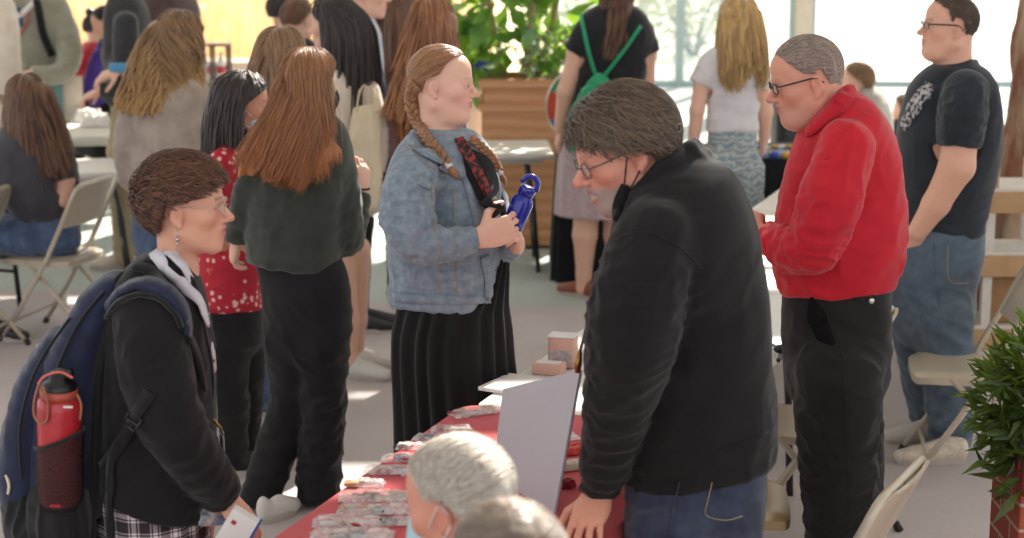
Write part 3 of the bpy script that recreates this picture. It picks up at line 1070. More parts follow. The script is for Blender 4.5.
def perp(pts):
    ax = nrm(np.asarray(pts[-1]) - np.asarray(pts[0]))
    R = np.cross(ax, [0, 1.0, 0.1]); R = nrm(R) if np.linalg.norm(R) > 1e-3 else np.array([1.0, 0, 0])
    return R, nrm(np.cross(ax, R))
def densify(pix, sub):
    pix = [np.asarray(p, float) for p in pix]
    out = []
    n = len(pix)
    for i in range(n - 1):
        p0, p1, p2, p3 = pix[max(i - 1, 0)], pix[i], pix[i + 1], pix[min(i + 2, n - 1)]
        for q in range(sub):
            t = q / sub
            out.append(.5 * (2 * p1 + (p2 - p0) * t + (2 * p0 - 5 * p1 + 4 * p2 - p3) * t * t + (3 * p1 - p0 - 3 * p2 + p3) * t ** 3))
    out.append(pix[-1])
    return out
def ribbon(name, pts, ns, width, thick, mat, parent, off=None):
    m = len(pts); v = []
    w = width if hasattr(width, '__len__') else [width] * m
    if len(w) != m: w = np.interp(np.linspace(0, 1, m), np.linspace(0, 1, len(w)), w)
    for i in range(m):
        t = nrm(pts[min(i + 1, m - 1)] - pts[max(i - 1, 0)])
        sd = nrm(np.cross(ns[i], t))
        for (a, b) in ((-.5, 0), (.5, 0), (.5, 1), (-.5, 1)): v.append(pts[i] + sd * a * w[i] + ns[i] * b * thick)
    f = []
    for i in range(m - 1):
        for k in range(4):
            k2 = (k + 1) % 4
            f.append((i * 4 + k, i * 4 + k2, (i + 1) * 4 + k2, (i + 1) * 4 + k))
    f += [(3, 2, 1, 0), (m * 4 - 4, m * 4 - 3, m * 4 - 2, m * 4 - 1)]
    b = MB(); b.add(v, f)
    return b.build(name, mat, parent, True, off)
_eyes = {}
def eye_mat(c):
    if c not in _eyes: _eyes[c] = plain('iris_' + c, c, .15)
    return _eyes[c]
M = {}
M.update(
    eyewhite=plain('eyewhite', 'd8d2cc', .25),
    skin_a=skin('skin_fair', 'd9a48a', brow='3a2416'),
    skin_b=skin('skin_ruddy', 'd2937c', red='b04a42', brow='6a5a50', beard='a39a92'),
    skin_c=skin('skin_red', 'cf927c', red='b4544a', brow='6b5f58', beard='a08c84'),
    skin_d=skin('skin_light', 'd6a48c', brow='4a3a30'),
    skin_e=skin('skin_pale', 'e0b29c', red='cf7d72', brow='8a6248', lip='b0625c'),
    skin_f=skin('skin_tan', 'c99076', brow='2a1c16'),
    black_knit=cloth('black_knit', '131114', '1b181a', sheen=.12),
    fleece=cloth('black_fleece', '131112', '1b191a', .9, 700, 7, .12),
    charcoal=cloth('black_trouser_cloth', '171515', '201d1d', .85, 900, 6, .1),
    dkpants=cloth('dark_pants', '141314', '1e1c1e', .85, 900, 8, .1),
    redshirt=cloth('red_shirt_cloth', 'b00f22', 'c41a2c', .7, 900, 6, .15),
    tshirt=cloth('charcoal_tshirt', '1f242b', '2b323a', .85, 800, 6, .2),
    denimjacket=cloth('light_denim', '6f7d8b', '8f9aa4', .85, 600, 40, .2, .4),
    jeans=cloth('blue_jeans', '4c5a68', '5d6b77', .85, 600, 22, .2, .4),
    darkjeans=cloth('dark_jeans', '23283a', '3c4458', .85, 600, 14, .2, .4),
    blackskirt=cloth('black_skirt_cloth', '121012', '1a1819', .85, 900, 6, .1),
    greenknit=cloth('green_knit', '2f332c', '3c4038', .95, 500, 8, .3, .5),
    white_shirt=cloth('white_shirt', 'c9c4cc', 'd8d4da', .8),
    shoe_white=plain('shoe_white', 'd5d0c8', .6),
    shoe_brown=plain('shoe_brown', '4a3a30', .6),
    shoe_black=plain('shoe_black', '1a1818', .5),
    sole=plain('sole_rubber', 'b5aca2', .8),
    steel=plain('steel', 'b8b8b8', .25, 1.0),
    silver=plain('silver_wire', 'c8c2b8', .25, 1.0),
    blackplastic=plain('black_plastic', '141414', .4),
    greyframe=plain('grey_frame', '4a4a4e', .3, .3),
    blackcloth=cloth('black_strap', '0f0f10', '171718', .8, 900, 20, .1),
    lens=film('lens_glass', 'e8eef2', .10, .05),
    hair_brown=hairmat('hair_brown', '3c2417', '7c4e34'),
    hair_greybrown=hairmat('hair_greybrown', '3a2c21', '78624c'),
    hair_grey=hairmat('hair_grey', '6e5c50', 'a08e82', rough=.5),
    hair_short=hairmat('hair_short_brown', '35291f', '5e4c3c', rough=.5),
    hair_auburn=hairmat('hair_auburn', '6a4126', 'a26e42', 'a8683a'),
    hair_strawberry=hairmat('hair_strawberry', '6e4a30', 'a87850'),
    hair_blonde=hairmat('hair_blonde', '5e4430', '94704a', 'c89e64'),
    hair_dark=hairmat('hair_dark', '1a1210', '382a24'),
    hair_white=hairmat('hair_white', 'a89c8e', 'd8d0c4'),
)
M['pocketshade'] = cloth('pocket_shade_black', '050505', '080707', .9, 900, 6, 0)
# ================================================================ the student with the backpack
def build_student():
    s = Person('person in a black blazer and plaid skirt wearing a navy backpack', 4.3, 88, P(165, 520, 4.3), q=.85, h=.007, hf=.0036)
    t = [(266, 165, 190), (276, 148, 195, 0, .95), (292, 122, 202, 0, .85), (320, 107, 209), (360, 102, 213), (400, 101, 214), (440, 101, 214), (480, 98, 213), (520, 96, 213)]
    near = [(150, 318, -.15, 37), (156, 370, -.18, 36), (172, 424, -.19, 33), (199, 464, -.15, 26), (224, 495, -.08, 20)]
    far = [(165, 315, .15, 34), (178, 380, .19, 32), (190, 430, .20, 27), (200, 470, .13, 22), (206, 488, .08, 18)]
    s.body(dict(at=(185, 207), yaw=86, pitch=0, k=.97, nose=.8, jaw=.92, neck=.80, browk=1.0, ear=1.05), M['skin_a'], t, [(near, .62), (far, .62)],
           [([(150, 520, 0, 40), (152, 640, 0, 24), (152, 760, 0, 17), ('g', 152, .08, 14)], .8), ([(175, 520, .1, 40), (180, 640, .1, 24), (180, 760, .1, 17), ('g', 180, .18, 14)], 1)],
           [dict(w=(226, 498, -.08), to=(250, 528, -.10), palm=(-.5, .3, -.8), side='R', curl=(28, 38, 25), k=1.0),
            dict(w=(206, 488, .08), to=(222, 520, .0), palm=(-.3, -.9, -.1), side='L', curl=(35, 45, 30), k=1.0)],
           neck=s.pt((178, 268)))
    s.eyes('4a3424')
    s.top('blazer', M['black_knit'], t, [near, far], (130, 501, (-.3, 0, -1)), amp=.006, seed=11,
          collar=[([(166, 262, -.06), (178, 268, -.085), (190, 285, -.07), (202, 312, -.02), (210, 345, .02)], .014), ([(164, 258, .06), (180, 260, .085), (196, 285, .06)], .014), ([(164, 258, .06), (158, 254, 0), (166, 262, -.06)], .015)])
    s.skirt('skirt', mat_plaid(), [(480, 104, 204), (515, 98, 206), (560, 92, 212), (640, 86, 220)], 16, .006)
    # white collar and shirt front
    b = MB()
    b.tube([s.pt(q) for q in ((172, 254, -.075), (184, 266, -.088), (196, 290, -.055), (204, 312, -.01))], .01, 8, flat=(.034, .008))
    b.tube([s.pt(q) for q in ((170, 252, .06), (188, 262, .075), (200, 290, .05), (206, 312, .0))], .01, 8, flat=(.034, .008))
    b.tube([s.pt(q) for q in ((172, 254, -.075), (160, 250, 0), (170, 252, .06))], .01, 8, flat=(.034, .008))
    b.tube([s.pt(q) for q in ((199, 298, -.01), (205, 320, -.005), (211, 345, 0), (213, 372, .0))], .01, 8, flat=(.05, .012))
    b.build('shirt_front', M['white_shirt'], s.root, True, s.base)
    s.ribbon('shirt_collar', [(156, 256), (164, 262), (178, 276), (190, 292), (198, 308), (203, 326)], [.026, .03, .03, .026, .022, .012], M['white_shirt'], .005, .012)
    s.ribbon('lapel', [(134, 268), (148, 271), (161, 286), (173, 306), (185, 332), (196, 360), (203, 390)], [.02, .03, .035, .035, .03, .025, .01], M['black_knit'], .006, .004)
    s.hair(M['hair_brown'], n=9000, length=.075, cap=.012, low=-.62, wave=(0, 0), rad=.0008, seed=3, flow=(.10, .75, .0), ds=.0075, grav=0, stick=True, lift=.022, vol=(1.0, 1.02, .98), messy=.16, part=.0,
           zl=[(-1, -.72), (-.45, -.72), (-.28, -.25), (-.20, .04), (.06, .06), (.10, -.10), (.22, -.08), (.26, .14), (.50, .20), (.80, .34), (1, .42)], ragged=.09)
    s.glasses(M['silver'], .0011, .022, .017, .0012)
    # earring
    H = s.H
    b = MB(); p = H(.083, -.012, -.044)
    b.tube([p, p - UPV * .018], .0012, 5); b.ball(p - UPV * .022, .0055, 10, 6); b.ball(p - UPV * .033, .004, 8, 6)
    b.build('earring', M['silver'], s.root, True, s.base)
    return s
def mat_plaid():
    m, nt, b = _mat('plaid')
    v = coords(nt, (1, 1, 1))
    sp = N(nt, 'ShaderNodeSeparateXYZ'); nt.links.new(v, sp.inputs[0])
    def band(out, freq, lo, hi, off=0.0):
        a = N(nt, 'ShaderNodeMath', operation='MULTIPLY_ADD'); nt.links.new(out, a.inputs[0]); a.inputs[1].default_value = freq; a.inputs[2].default_value = off
        f = N(nt, 'ShaderNodeMath', operation='FRACT'); nt.links.new(a.outputs[0], f.inputs[0])
        g = N(nt, 'ShaderNodeMath', operation='COMPARE'); nt.links.new(f.outputs[0], g.inputs[0]); g.inputs[1].default_value = (lo + hi) / 2; g.inputs[2].default_value = (hi - lo) / 2
        return g.outputs[0]
    def add(a, c):
        n = N(nt, 'ShaderNodeMath', operation='ADD'); nt.links.new(a, n.inputs[0]); nt.links.new(c, n.inputs[1]); return n.outputs[0]
    xy = N(nt, 'ShaderNodeMath', operation='MULTIPLY_ADD'); nt.links.new(sp.outputs[1], xy.inputs[0]); xy.inputs[1].default_value = .35; nt.links.new(sp.outputs[0], xy.inputs[2])
    a = add(add(band(xy.outputs[0], 19, .0, .22), band(xy.outputs[0], 19, .3, .36)), band(xy.outputs[0], 19, .86, .92))
    c = add(add(band(sp.outputs[2], 19, .0, .22), band(sp.outputs[2], 19, .3, .36)), band(sp.outputs[2], 19, .86, .92))
    t = N(nt, 'ShaderNodeMath', operation='MULTIPLY'); nt.links.new(add(a, c), t.inputs[0]); t.inputs[1].default_value = .5
    col = ramp(nt, t.outputs[0], [(0, lin('2a2226')), (.5, lin('8a7e82')), (1.0, lin('dcd4d6'))])
    nt.links.new(col, b.inputs['Base Color']); b.inputs['Roughness'].default_value = .9
    return m

# ================================================================ the man in the black fleece leaning on the table
def build_fleece_man():
    s = Person('person with grey brown hair in a black fleece pullover leaning on the red table', 4.15, -82, P(690, 520, 4.15), q=1.15, h=.007, hf=.0036)
    t = [(172, 664, 702, 0, 1.0), (188, 646, 718, 0, .95), (208, 628, 740, 0, .9), (240, 612, 755, 0, .8), (290, 608, 767), (330, 612, 770), (370, 617, 772), (420, 621, 776), (455, 624, 772), (482, 626, 758)]
    near = [(655, 240, -.17, 40), (640, 290, -.19, 45), (631, 345, -.19, 46), (617, 405, -.15, 33), (610, 445, -.10, 27), (602, 482, -.06, 20), (600, 491, -.05, 18)]
    far = [(665, 240, .17, 40), (645, 300, .20, 44), (632, 360, .2, 38), (625, 420, .2, 30), (618, 470, .2, 22)]
    s.body(dict(at=(622, 151), yaw=-104, pitch=-20, k=1.08, nose=1.2, jaw=1.0, fat=.4, beard=.8, neck=1.0, open=.012, ruddy=.8, browk=.7), M['skin_b'], t, [(near, .62), (far, .62)],
           [([(680, 500, -.05, 60), (690, 680, -.05, 36), (695, 800, -.05, 26), ('g', 697, -.0, 20)], .5), ([(690, 500, .1, 60), (700, 680, .12, 36), (705, 800, .15, 26), ('g', 705, .2, 20)], .5)],
           [dict(w=(598, 492, -.05), to=(583, 533, -.16), palm=(.25, .55, -.8), side='L', curl=(12, 14, 8), k=1.1, thumb=.1, spread=.1),
            dict(w=(618, 472, .2), to=(610, 510, .2), palm=(.3, -.9, 0), side='R', curl=(20, 30, 20), k=1.1)],
           neck=s.pt((676, 188)))
    s.eyes('4a5560')
    s.top('pullover', M['fleece'], t, [near, far], (690, 474, (.18, 0, -1)), amp=.008, seed=21,
          collar=[([(690, 150, -.03), (668, 172, -.075), (648, 194, -.07), (636, 206, -.03)], .020), ([(690, 148, .03), (664, 168, .08), (640, 192, .07), (634, 204, .0)], .018), ([(690, 150, -.03), (694, 146, 0), (690, 148, .03)], .020),
                  ([(698, 160, -.03), (676, 184, -.085), (652, 206, -.085)], .022), ([(700, 158, .03), (676, 178, .08)], .022), ([(700, 158, .03), (704, 156, 0), (698, 160, -.03)], .022)])
    w = [(455, 628, 766), (480, 626, 766), (510, 626, 764), (545, 628, 760)]
    s.trousers('jeans', M['darkjeans'], w, [[(672, 540, -.10, 46), (682, 680, -.10, 36), (690, 800, -.06, 31), ('g', 694, -.0, 30, .05)], [(705, 540, .12, 46), (712, 680, .14, 36), (715, 800, .16, 31), ('g', 715, .2, 30, .05)]], .006)
    s.hair(M['hair_greybrown'], n=9000, length=.13, cap=.016, low=-.9, wave=(.08, 30), rad=.0008, seed=5, flow=(.25, -.55, -.40), fan=.6, ragged=.13, ds=.010, grav=0, stick=True, lift=.018, vol=(1.03, 1.05, 1.03), messy=.14, part=.15,
           zl=[(-1, -.95), (-.42, -.92), (-.30, -.60), (-.22, -.20), (-.12, .0), (.02, .02), (.10, .04), (.16, -.02), (.27, -.02), (.36, .08), (.6, .24), (.85, .34), (1, .42)])
    s.glasses(M['greyframe'], .0016, .023, .016, .0019, drop=.004)
    o = s.ribbon('face_mask', [(625, 184), (622, 196), (620, 208), (620, 217)], [.018, .03, .034, .026], M['blackcloth'], .010, .003)
    for row in ([(627, 156), (625.5, 170), (624, 186)], [(640, 170), (635, 180), (628, 192)]):
        l = s.line('ear_loop', row, .0017, M['blackcloth'], .002); l.parent = o
    s.collar('stand_collar', [(634, 208, -.02), (646, 194, -.085), (668, 174, -.095), (690, 160, -.05), (696, 156, .0), (690, 158, .05), (666, 170, .095), (644, 190, .085), (634, 206, .02)], .062, M['fleece'], .010)
    s.line('shoulder_seam', [(700, 268), (690, 256), (668, 240), (640, 232), (616, 240)], .0022, M['fleece'], .001)
    s.line('waistband_seam', [(634, 452), (680, 456), (720, 450), (768, 432)], .0022, M['fleece'], .001)
    s.line('pocket_stitching', [(712, 482), (708, 500), (706, 515), (725, 520), (742, 516)], .0014, M['thread'], .001)
    s.line('side_seam', [(680, 482), (674, 505), (668, 536)], .0022, M['darkjeans'], .002)
    b = MB(); pp, _ = s.limb(near); wv = s.pt((598, 492, -.05)); ax = nrm(s.pt((583, 533, -.16)) - wv)
    x = nrm(np.cross(ax, UPV)); y = np.cross(ax, x)
    b.tube([wv + ax * .012 + (x * math.cos(a) * .034 + y * math.sin(a) * .030) for a in np.linspace(0, 2 * math.pi, 18)[:-1]], .0045, 6, closed=True)
    b.build('bracelet', M['beads'], s.root, True, s.base)
    return s
# ================================================================ the man in the red shirt
def build_red_man():
    s = Person('person in a bright red button shirt and black trousers with short grey hair', 5.1, -82, P(840, 520, 5.1), q=1.12, h=.007, hf=.004)
    t = [(108, 822, 852, 0, 1.0), (122, 808, 872, 0, .95), (142, 800, 889, 0, .85), (170, 789, 900), (200, 780, 904), (230, 775, 906), (252, 775, 902), (272, 778, 893), (290, 784, 886)]
    near = [(846, 146, -.17, 27), (832, 195, -.22, 30), (817, 240, -.23, 27), (800, 250, -.2, 23), (778, 244, -.14, 18), (761, 236, -.08, 13)]
    far = [(832, 146, .17, 27), (812, 195, .2, 28), (800, 236, .2, 24), (778, 242, .15, 17), (764, 234, .08, 13)]
    s.body(dict(at=(806, 80), yaw=-93, pitch=-14, k=1.0, nose=1.0, jaw=1.05, fat=.9, neck=1.15, beard=.2, browk=.5, ear=1.15), M['skin_c'], t, [(near, .62), (far, .62)],
           [([(838, 400, -.05, 26), (840, 480, -.08, 24), (845, 560, -.08, 20), ('g', 845, -.05, 14)], .6), ([(840, 400, .05, 26), (846, 480, .12, 24), (850, 560, .14, 20), ('g', 850, .2, 14)], .6)],
           [dict(w=(762, 236, -.08), to=(742, 230, -.04), palm=(.1, .8, -.4), side='L', curl=(30, 40, 30), k=1.05),
            dict(w=(764, 234, .08), to=(744, 228, .06), palm=(.1, -.8, -.3), side='R', curl=(30, 40, 30), k=1.05)],
           neck=s.pt((836, 122)))
    s.eyes('4a5560')
    s.top('shirt', M['redshirt'], t, [near, far], (835, 288, (.06, 0, -1)), amp=.009, seed=31,
          collar=[([(846, 92, -.02), (834, 104, -.075), (816, 122, -.072), (806, 134, -.03)], .014), ([(846, 92, .02), (828, 102, .075), (808, 120, .05)], .013), ([(846, 92, -.02), (849, 90, 0), (846, 92, .02)], .014),
                  ([(850, 100, -.03), (838, 114, -.085), (818, 130, -.08)], .016)])
    w = [(272, 786, 884), (300, 783, 889), (335, 783, 891), (372, 786, 889)]
    s.trousers('trousers', M['charcoal'], w, [[(838, 375, -.10, 44), (838, 450, -.10, 39), (842, 530, -.08, 36), ('g', 846, -.0, 33, .04)], [(838, 375, .12, 44), (846, 450, .14, 36), (850, 530, .17, 33), ('g', 852, .2, 30, .04)]], .005)
    for (dx, dY) in ((0, 0), (5, .2)):
        a = P(846 + dx, 688, s.Y + dY); s.shoe(a + [.06, 0, 0], a - [.23, 0, 0], M['shoe_black'])
    s.hair(M['hair_grey'], n=6000, length=.045, cap=.004, low=-.55, rad=.0008, seed=7, flow=(.12, -.8, -.15), ds=.007, grav=0, stick=True, lift=.003, jit=.5, messy=.10, vol=(1.0, 1.0, 1.03),
           zl=[(-1, -.6), (-.42, -.6), (-.28, -.2), (-.18, .06), (.10, .08), (.18, -.05), (.26, -.02), (.40, .10), (.60, .34), (.80, .56), (1, .7)], ragged=.10)
    s.glasses(M['blackplastic'], .0020, .024, .015, .0024)
    s.ribbon('collar', [(846, 96), (836, 108), (822, 122), (808, 134)], [.05, .055, .05, .03], M['redshirt'], .006, .006)
    s.line('shoulder_seam', [(866, 112), (852, 124), (838, 140), (826, 160)], .0018, M['redshirt'], .001)
    # pocket mouth, its shade painted as a flat black strip, and the button
    s.ribbon('pocket_mouth_shade', [(812, 297), (816, 315), (824, 334), (834, 345)], [.008, .055, .05, .008], M['pocketshade'], .002, .001)
    s.ribbon('back_pocket_welt', [(852, 298), (862, 297), (874, 295)], .006, M['blackcloth'], .002, .001)
    p, n = s.hit(871, 301, .001)
    b = MB(); b.ball(p, (.010, .004, .010), 10, 6); b.build('button', M['silver'], s.root, True, s.base)
    s.line('trouser_crease', [(842, 350), (845, 400), (848, 470), (850, 536)], .0013, M['charcoal'], .0015)
    return s

# ================================================================ the man in the charcoal t-shirt
def build_tshirt_man():
    s = Person('person in a charcoal t-shirt and blue jeans standing with a hand in the pocket', 7.15, -86, P(940, 450, 7.15), q=1.22, h=.008, hf=.0045)
    t = [(71, 940, 974, 0, 1.0), (84, 926, 987), (100, 909, 998), (125, 899, 1002), (160, 894, 998), (190, 893, 990), (220, 894, 985), (246, 896, 982)]
    near = [(966, 92, -.17, 22), (962, 118, -.21, 23), (959, 146, -.22, 21)]
    nearb = [(966, 92, -.17, 18), (961, 130, -.21, 18), (957, 166, -.22, 17.5), (936, 204, -.18, 13.5), (918, 231, -.14, 10)]
    far = [(945, 92, .17, 22), (938, 118, .2, 22), (930, 146, .2, 19)]
    farb = [(945, 92, .17, 18), (938, 130, .2, 17), (925, 170, .2, 15), (912, 205, .16, 12), (905, 228, .14, 10)]
    s.body(dict(at=(949, 27), yaw=-93, pitch=4, k=1.03, nose=.95, jaw=1.08, fat=1.0, neck=1.15, browk=.8), M['skin_d'], t, [(nearb, 1), (farb, 1)],
           [([(935, 300, 0, 25), (938, 380, 0, 20), (944, 440, 0, 15)], .5)],
           [dict(w=(918, 231, -.14), to=(909, 248, -.10), palm=(.2, .9, 0), side='L', curl=(15, 20, 15), k=1.05, thumb=.1),
            dict(w=(905, 228, .14), to=(900, 244, .12), palm=(.2, -.9, 0), side='R', curl=(25, 35, 25), k=1.05)],
           neck=s.pt((957, 82)))
    s.eyes('4a3a2a')
    s.top('tshirt', M['tshirt'], t, [near, far], (945, 236, (.13, 0, -1)), amp=.008, seed=41,
          collar=[([(976, 62, 0), (968, 69, -.07), (950, 79, -.07), (937, 81, 0)], .009), ([(976, 62, 0), (964, 64, .07), (942, 75, .06), (937, 81, 0)], .009)])
    w = [(222, 894, 983), (250, 888, 983), (285, 889, 976), (318, 892, 972)]
    s.trousers('jeans', M['jeans'], w, [[(944, 320, -.10, 28), (948, 380, -.1, 24), (950, 425, -.1, 20), ('g', 951, -.06, 19, .04)], [(918, 320, .11, 27), (926, 380, .15, 23), (932, 420, .2, 19), ('g', 934, .32, 18, .04)]], .008)
    a = G(949, 462); s.shoe(a + [.06, 0, 0], a + [-.22, -.02, 0], M['shoe_tan'], M['sole'], .045, .09)
    a = G(937, 441); s.shoe(a + [.05, 0, 0], a + [-.22, -.02, 0], M['shoe_white'], M['sole'], .045, .09)
    s.hair(M['hair_short'], n=4000, length=.025, cap=.004, low=-.55, rad=.0009, seed=9, flow=(.1, .5, .3), ds=.007, grav=0, stick=True, lift=.008, messy=.2,
           zl=[(-1, -.6), (-.42, -.6), (-.28, -.2), (-.18, .06), (.10, .08), (.16, -.12), (.24, -.08), (.32, .34), (.55, .52), (.85, .74), (1, .9)])
    s.glasses(M['blackplastic'], .0018, .023, .013, .0030)
    s.ribbon('shirt_print', [(931, 84), (921, 98), (911, 112), (903, 128)], [.05, .07, .07, .05], mat_print(), .0015, .001)
    s.line('side_seam', [(934, 245), (936, 275), (940, 310), (942, 350)], .0035, M['jeans'], .001)
    s.line('pocket_stitching', [(948, 246), (949, 280), (968, 283)], .0022, M['thread'], .0005)
    return s
def mat_print():
    m, nt, b = _mat('faded_print')
    v = coords(nt)
    col = mixc(nt, ramp(nt, noise(nt, v, 60, 3), [(.45, 0.0), (.55, 1.0)]), lin('1f242b'), lin('b8b4b4'))
    nt.links.new(col, b.inputs['Base Color']); b.inputs['Roughness'].default_value = .8
    return m

# ================================================================ the woman in the denim jacket
def build_denim_woman():
    s = Person('person with red braids in a light denim jacket and long black skirt', 5.55, 104, P(455, 520, 5.55), q=1.2, h=.007, hf=.004)
    t = [(150, 434, 461, 0, 1.0), (156, 414, 479), (167, 395, 493), (184, 387, 500), (208, 386, 501), (240, 388, 499), (275, 390, 497), (306, 391, 496)]
    near = [(414, 172, -.15, 24), (407, 208, -.21, 27), (416, 240, -.24, 23), (446, 245, -.24, 17), (477, 239, -.22, 12.5)]
    far = [(470, 170, .14, 20), (488, 205, .17, 20), (496, 238, .12, 17), (508, 247, -.0, 13), (515, 247, -.06, 11)]
    s.body(dict(at=(443, 84), yaw=102, pitch=-2, k=.95, nose=.85, jaw=1.04, fat=.8, neck=.95, browk=.5), M['skin_e'], t, [(near, .66), (far, .66)],
           [([(440, 400, 0, 45), (445, 500, 0, 30), (448, 590, 0, 20)], .8)],
           [dict(w=(479, 238, -.22), to=(508, 229, -.20), palm=(.1, 1, .1), side='R', curl=(38, 45, 30), k=1.08, thumb=.3),
            dict(w=(516, 246, -.08), to=(516, 226, -.17), palm=(-.5, -.5, .1), side='L', curl=(40, 50, 35), k=1.05)],
           neck=s.pt((443, 154)))
    s.eyes('4a5a60')
    s.top('denim_jacket', M['denimjacket'], t, [near, far], (445, 303), amp=.008, seed=51,
          collar=[([(418, 130, .0), (424, 142, -.075), (444, 154, -.10), (466, 166, -.09)], .014), ([(418, 130, 0), (436, 136, .08), (470, 148, .06), (486, 162, .0)], .013), ([(414, 134, -.02), (420, 148, -.1), (442, 164, -.125), (462, 176, -.11)], .014)])
    # open front: the black top beneath, seen between the two edges
    s.ribbon('black_top', [(466, 152), (478, 168), (487, 190), (491, 208)], [.03, .10, .11, .08], M['blackskirt'], .004, .003)
    s.ribbon('jacket_front_edge', [(452, 160), (466, 178), (474, 205), (478, 226)], .03, M['denimjacket'], .004, .004)
    s.ribbon('jacket_front_edge', [(484, 256), (487, 275), (488, 300)], .035, M['denimjacket'], .004, .003)
    s.ribbon('collar', [(410, 138), (418, 149), (432, 158), (450, 166), (462, 178)], [.03, .05, .055, .05, .012], M['denimjacket'], .006, .006)
    s.ribbon('neck_opening', [(448, 140), (458, 152), (468, 166)], [.02, .04, .01], M['skin_e'], .002, .003) if 0 else None
    s.ribbon('floral_scarf', [(458, 140), (466, 154), (476, 172), (484, 190), (488, 204)], [.03, .035, .035, .03, .025], mat_scarf(), .006, .008)
    s.skirt('dress', M['blackskirt'], [(176, 470, 488), (194, 474, 502), (225, 476, 507), (262, 470, 509), (290, 430, 508), (306, 404, 508), (330, 394, 511), (360, 392, 513), (420, 395, 518), (500, 396, 512), (600, 396, 510)], 18, .016)
    s.ribbon('hem_band', [(392, 297), (420, 299), (455, 300), (490, 299)], .03, M['denimjacket'], .003, .002)
    for (a, b_) in (((418, 180), (446, 184)),):
        s.ribbon('pocket_flap', [a, ((a[0] + b_[0]) / 2, a[1] + 4), b_], [.034, .046, .034], M['denimjacket'], .003, .002)
    for row in ([(431, 186), (434, 220), (438, 262), (440, 296)], [(452, 186), (454, 215), (456, 262), (457, 296)], [(468, 170), (474, 190), (477, 208)], [(404, 140), (420, 160), (440, 172), (462, 176)]):
        s.line('seam', row, .0020, M['thread'], .0006)
    for (x, y) in ((487, 298), (486, 274), (472, 184)):
        p, n = s.hit(x, y, .002); b = MB(); b.ball(p, .0055, 10, 6); b.build('button', M['copper'], s.root, True, s.base)
    s.hair(M['hair_strawberry'], n=5000, length=.12, cap=.008, low=-.5, rad=.0010, seed=11, flow=(.25, -.8, -.35), ds=.010, grav=0, stick=True, lift=.004, messy=.05,
           ragged=.03, zl=[(-1, -.6), (-.42, -.6), (-.28, -.2), (-.18, .06), (.06, .10), (.14, .02), (.22, .12), (.34, .42), (.55, .62), (.85, .78), (1, .9)])
    def on(row, off): return [s.hit(x, y, off)[0] for x, y in row]
    braid(s, on([(416, 84), (411, 96), (412, 108), (417, 122)], .006) + on([(426, 140), (437, 154), (447, 165)], .012), 'braid', M['hair_strawberry'], .019)
    braid(s, on([(470, 142), (479, 150), (488, 160), (494, 172)], .018), 'braid', M['hair_strawberry'], .014)
    return s
def braid(s, pix, name, mat, r):
    pts = densify(pix, 8)
    b = MB(); n = len(pts); al = []
    L = 0
    for st in range(3):
        path, rr = [], []
        L = 0
        for i, p in enumerate(pts):
            if i: L += np.linalg.norm(pts[i] - pts[i - 1])
            t = nrm(pts[min(i + 1, n - 1)] - pts[max(i - 1, 0)])
            x = nrm(np.cross(t, [0, 1.0, 0])); y = np.cross(t, x)
            ph = L / (r * 3.6) * 2 * math.pi + st * 2 * math.pi / 3
            path.append(p + x * math.cos(ph) * r * .62 + y * math.sin(2 * ph) * r * .38); rr.append(r * .62 * (1 - .35 * i / n))
        b.tube(path, rr, 8)
    e = pts[-1]; t = nrm(pts[-1] - pts[-2])
    b.tube([e, e + t * .012, e + t * .03, e + t * .055], [r * .5, r * .42, r * .8, r * .15], 8)
    o = b.build(name, mat, s.root, True, s.base)
    n = len(o.data.vertices); at = o.data.attributes.new('strand', 'FLOAT', 'POINT')
    co = np.empty(n * 3, np.float32); o.data.vertices.foreach_get('co', co)
    at.data.foreach_set('value', vnoise(co.reshape(-1, 3) * 160, 2).astype(np.float32))
    b = MB(); b.tube([e - t * .006, e + t * .012], r * .62, 10); b.build('hair_tie', M['white_shirt'], o, True, s.base)
def mat_scarf():
    m, nt, b = _mat('floral_scarf')
    v = coords(nt)
    a = mixc(nt, ramp(nt, noise(nt, v, 70, 3), [(.48, 0.0), (.54, 1.0)]), lin('1c1214'), lin('8e2c2a'))
    nt.links.new(a, b.inputs['Base Color']); b.inputs['Roughness'].default_value = .7
    return m

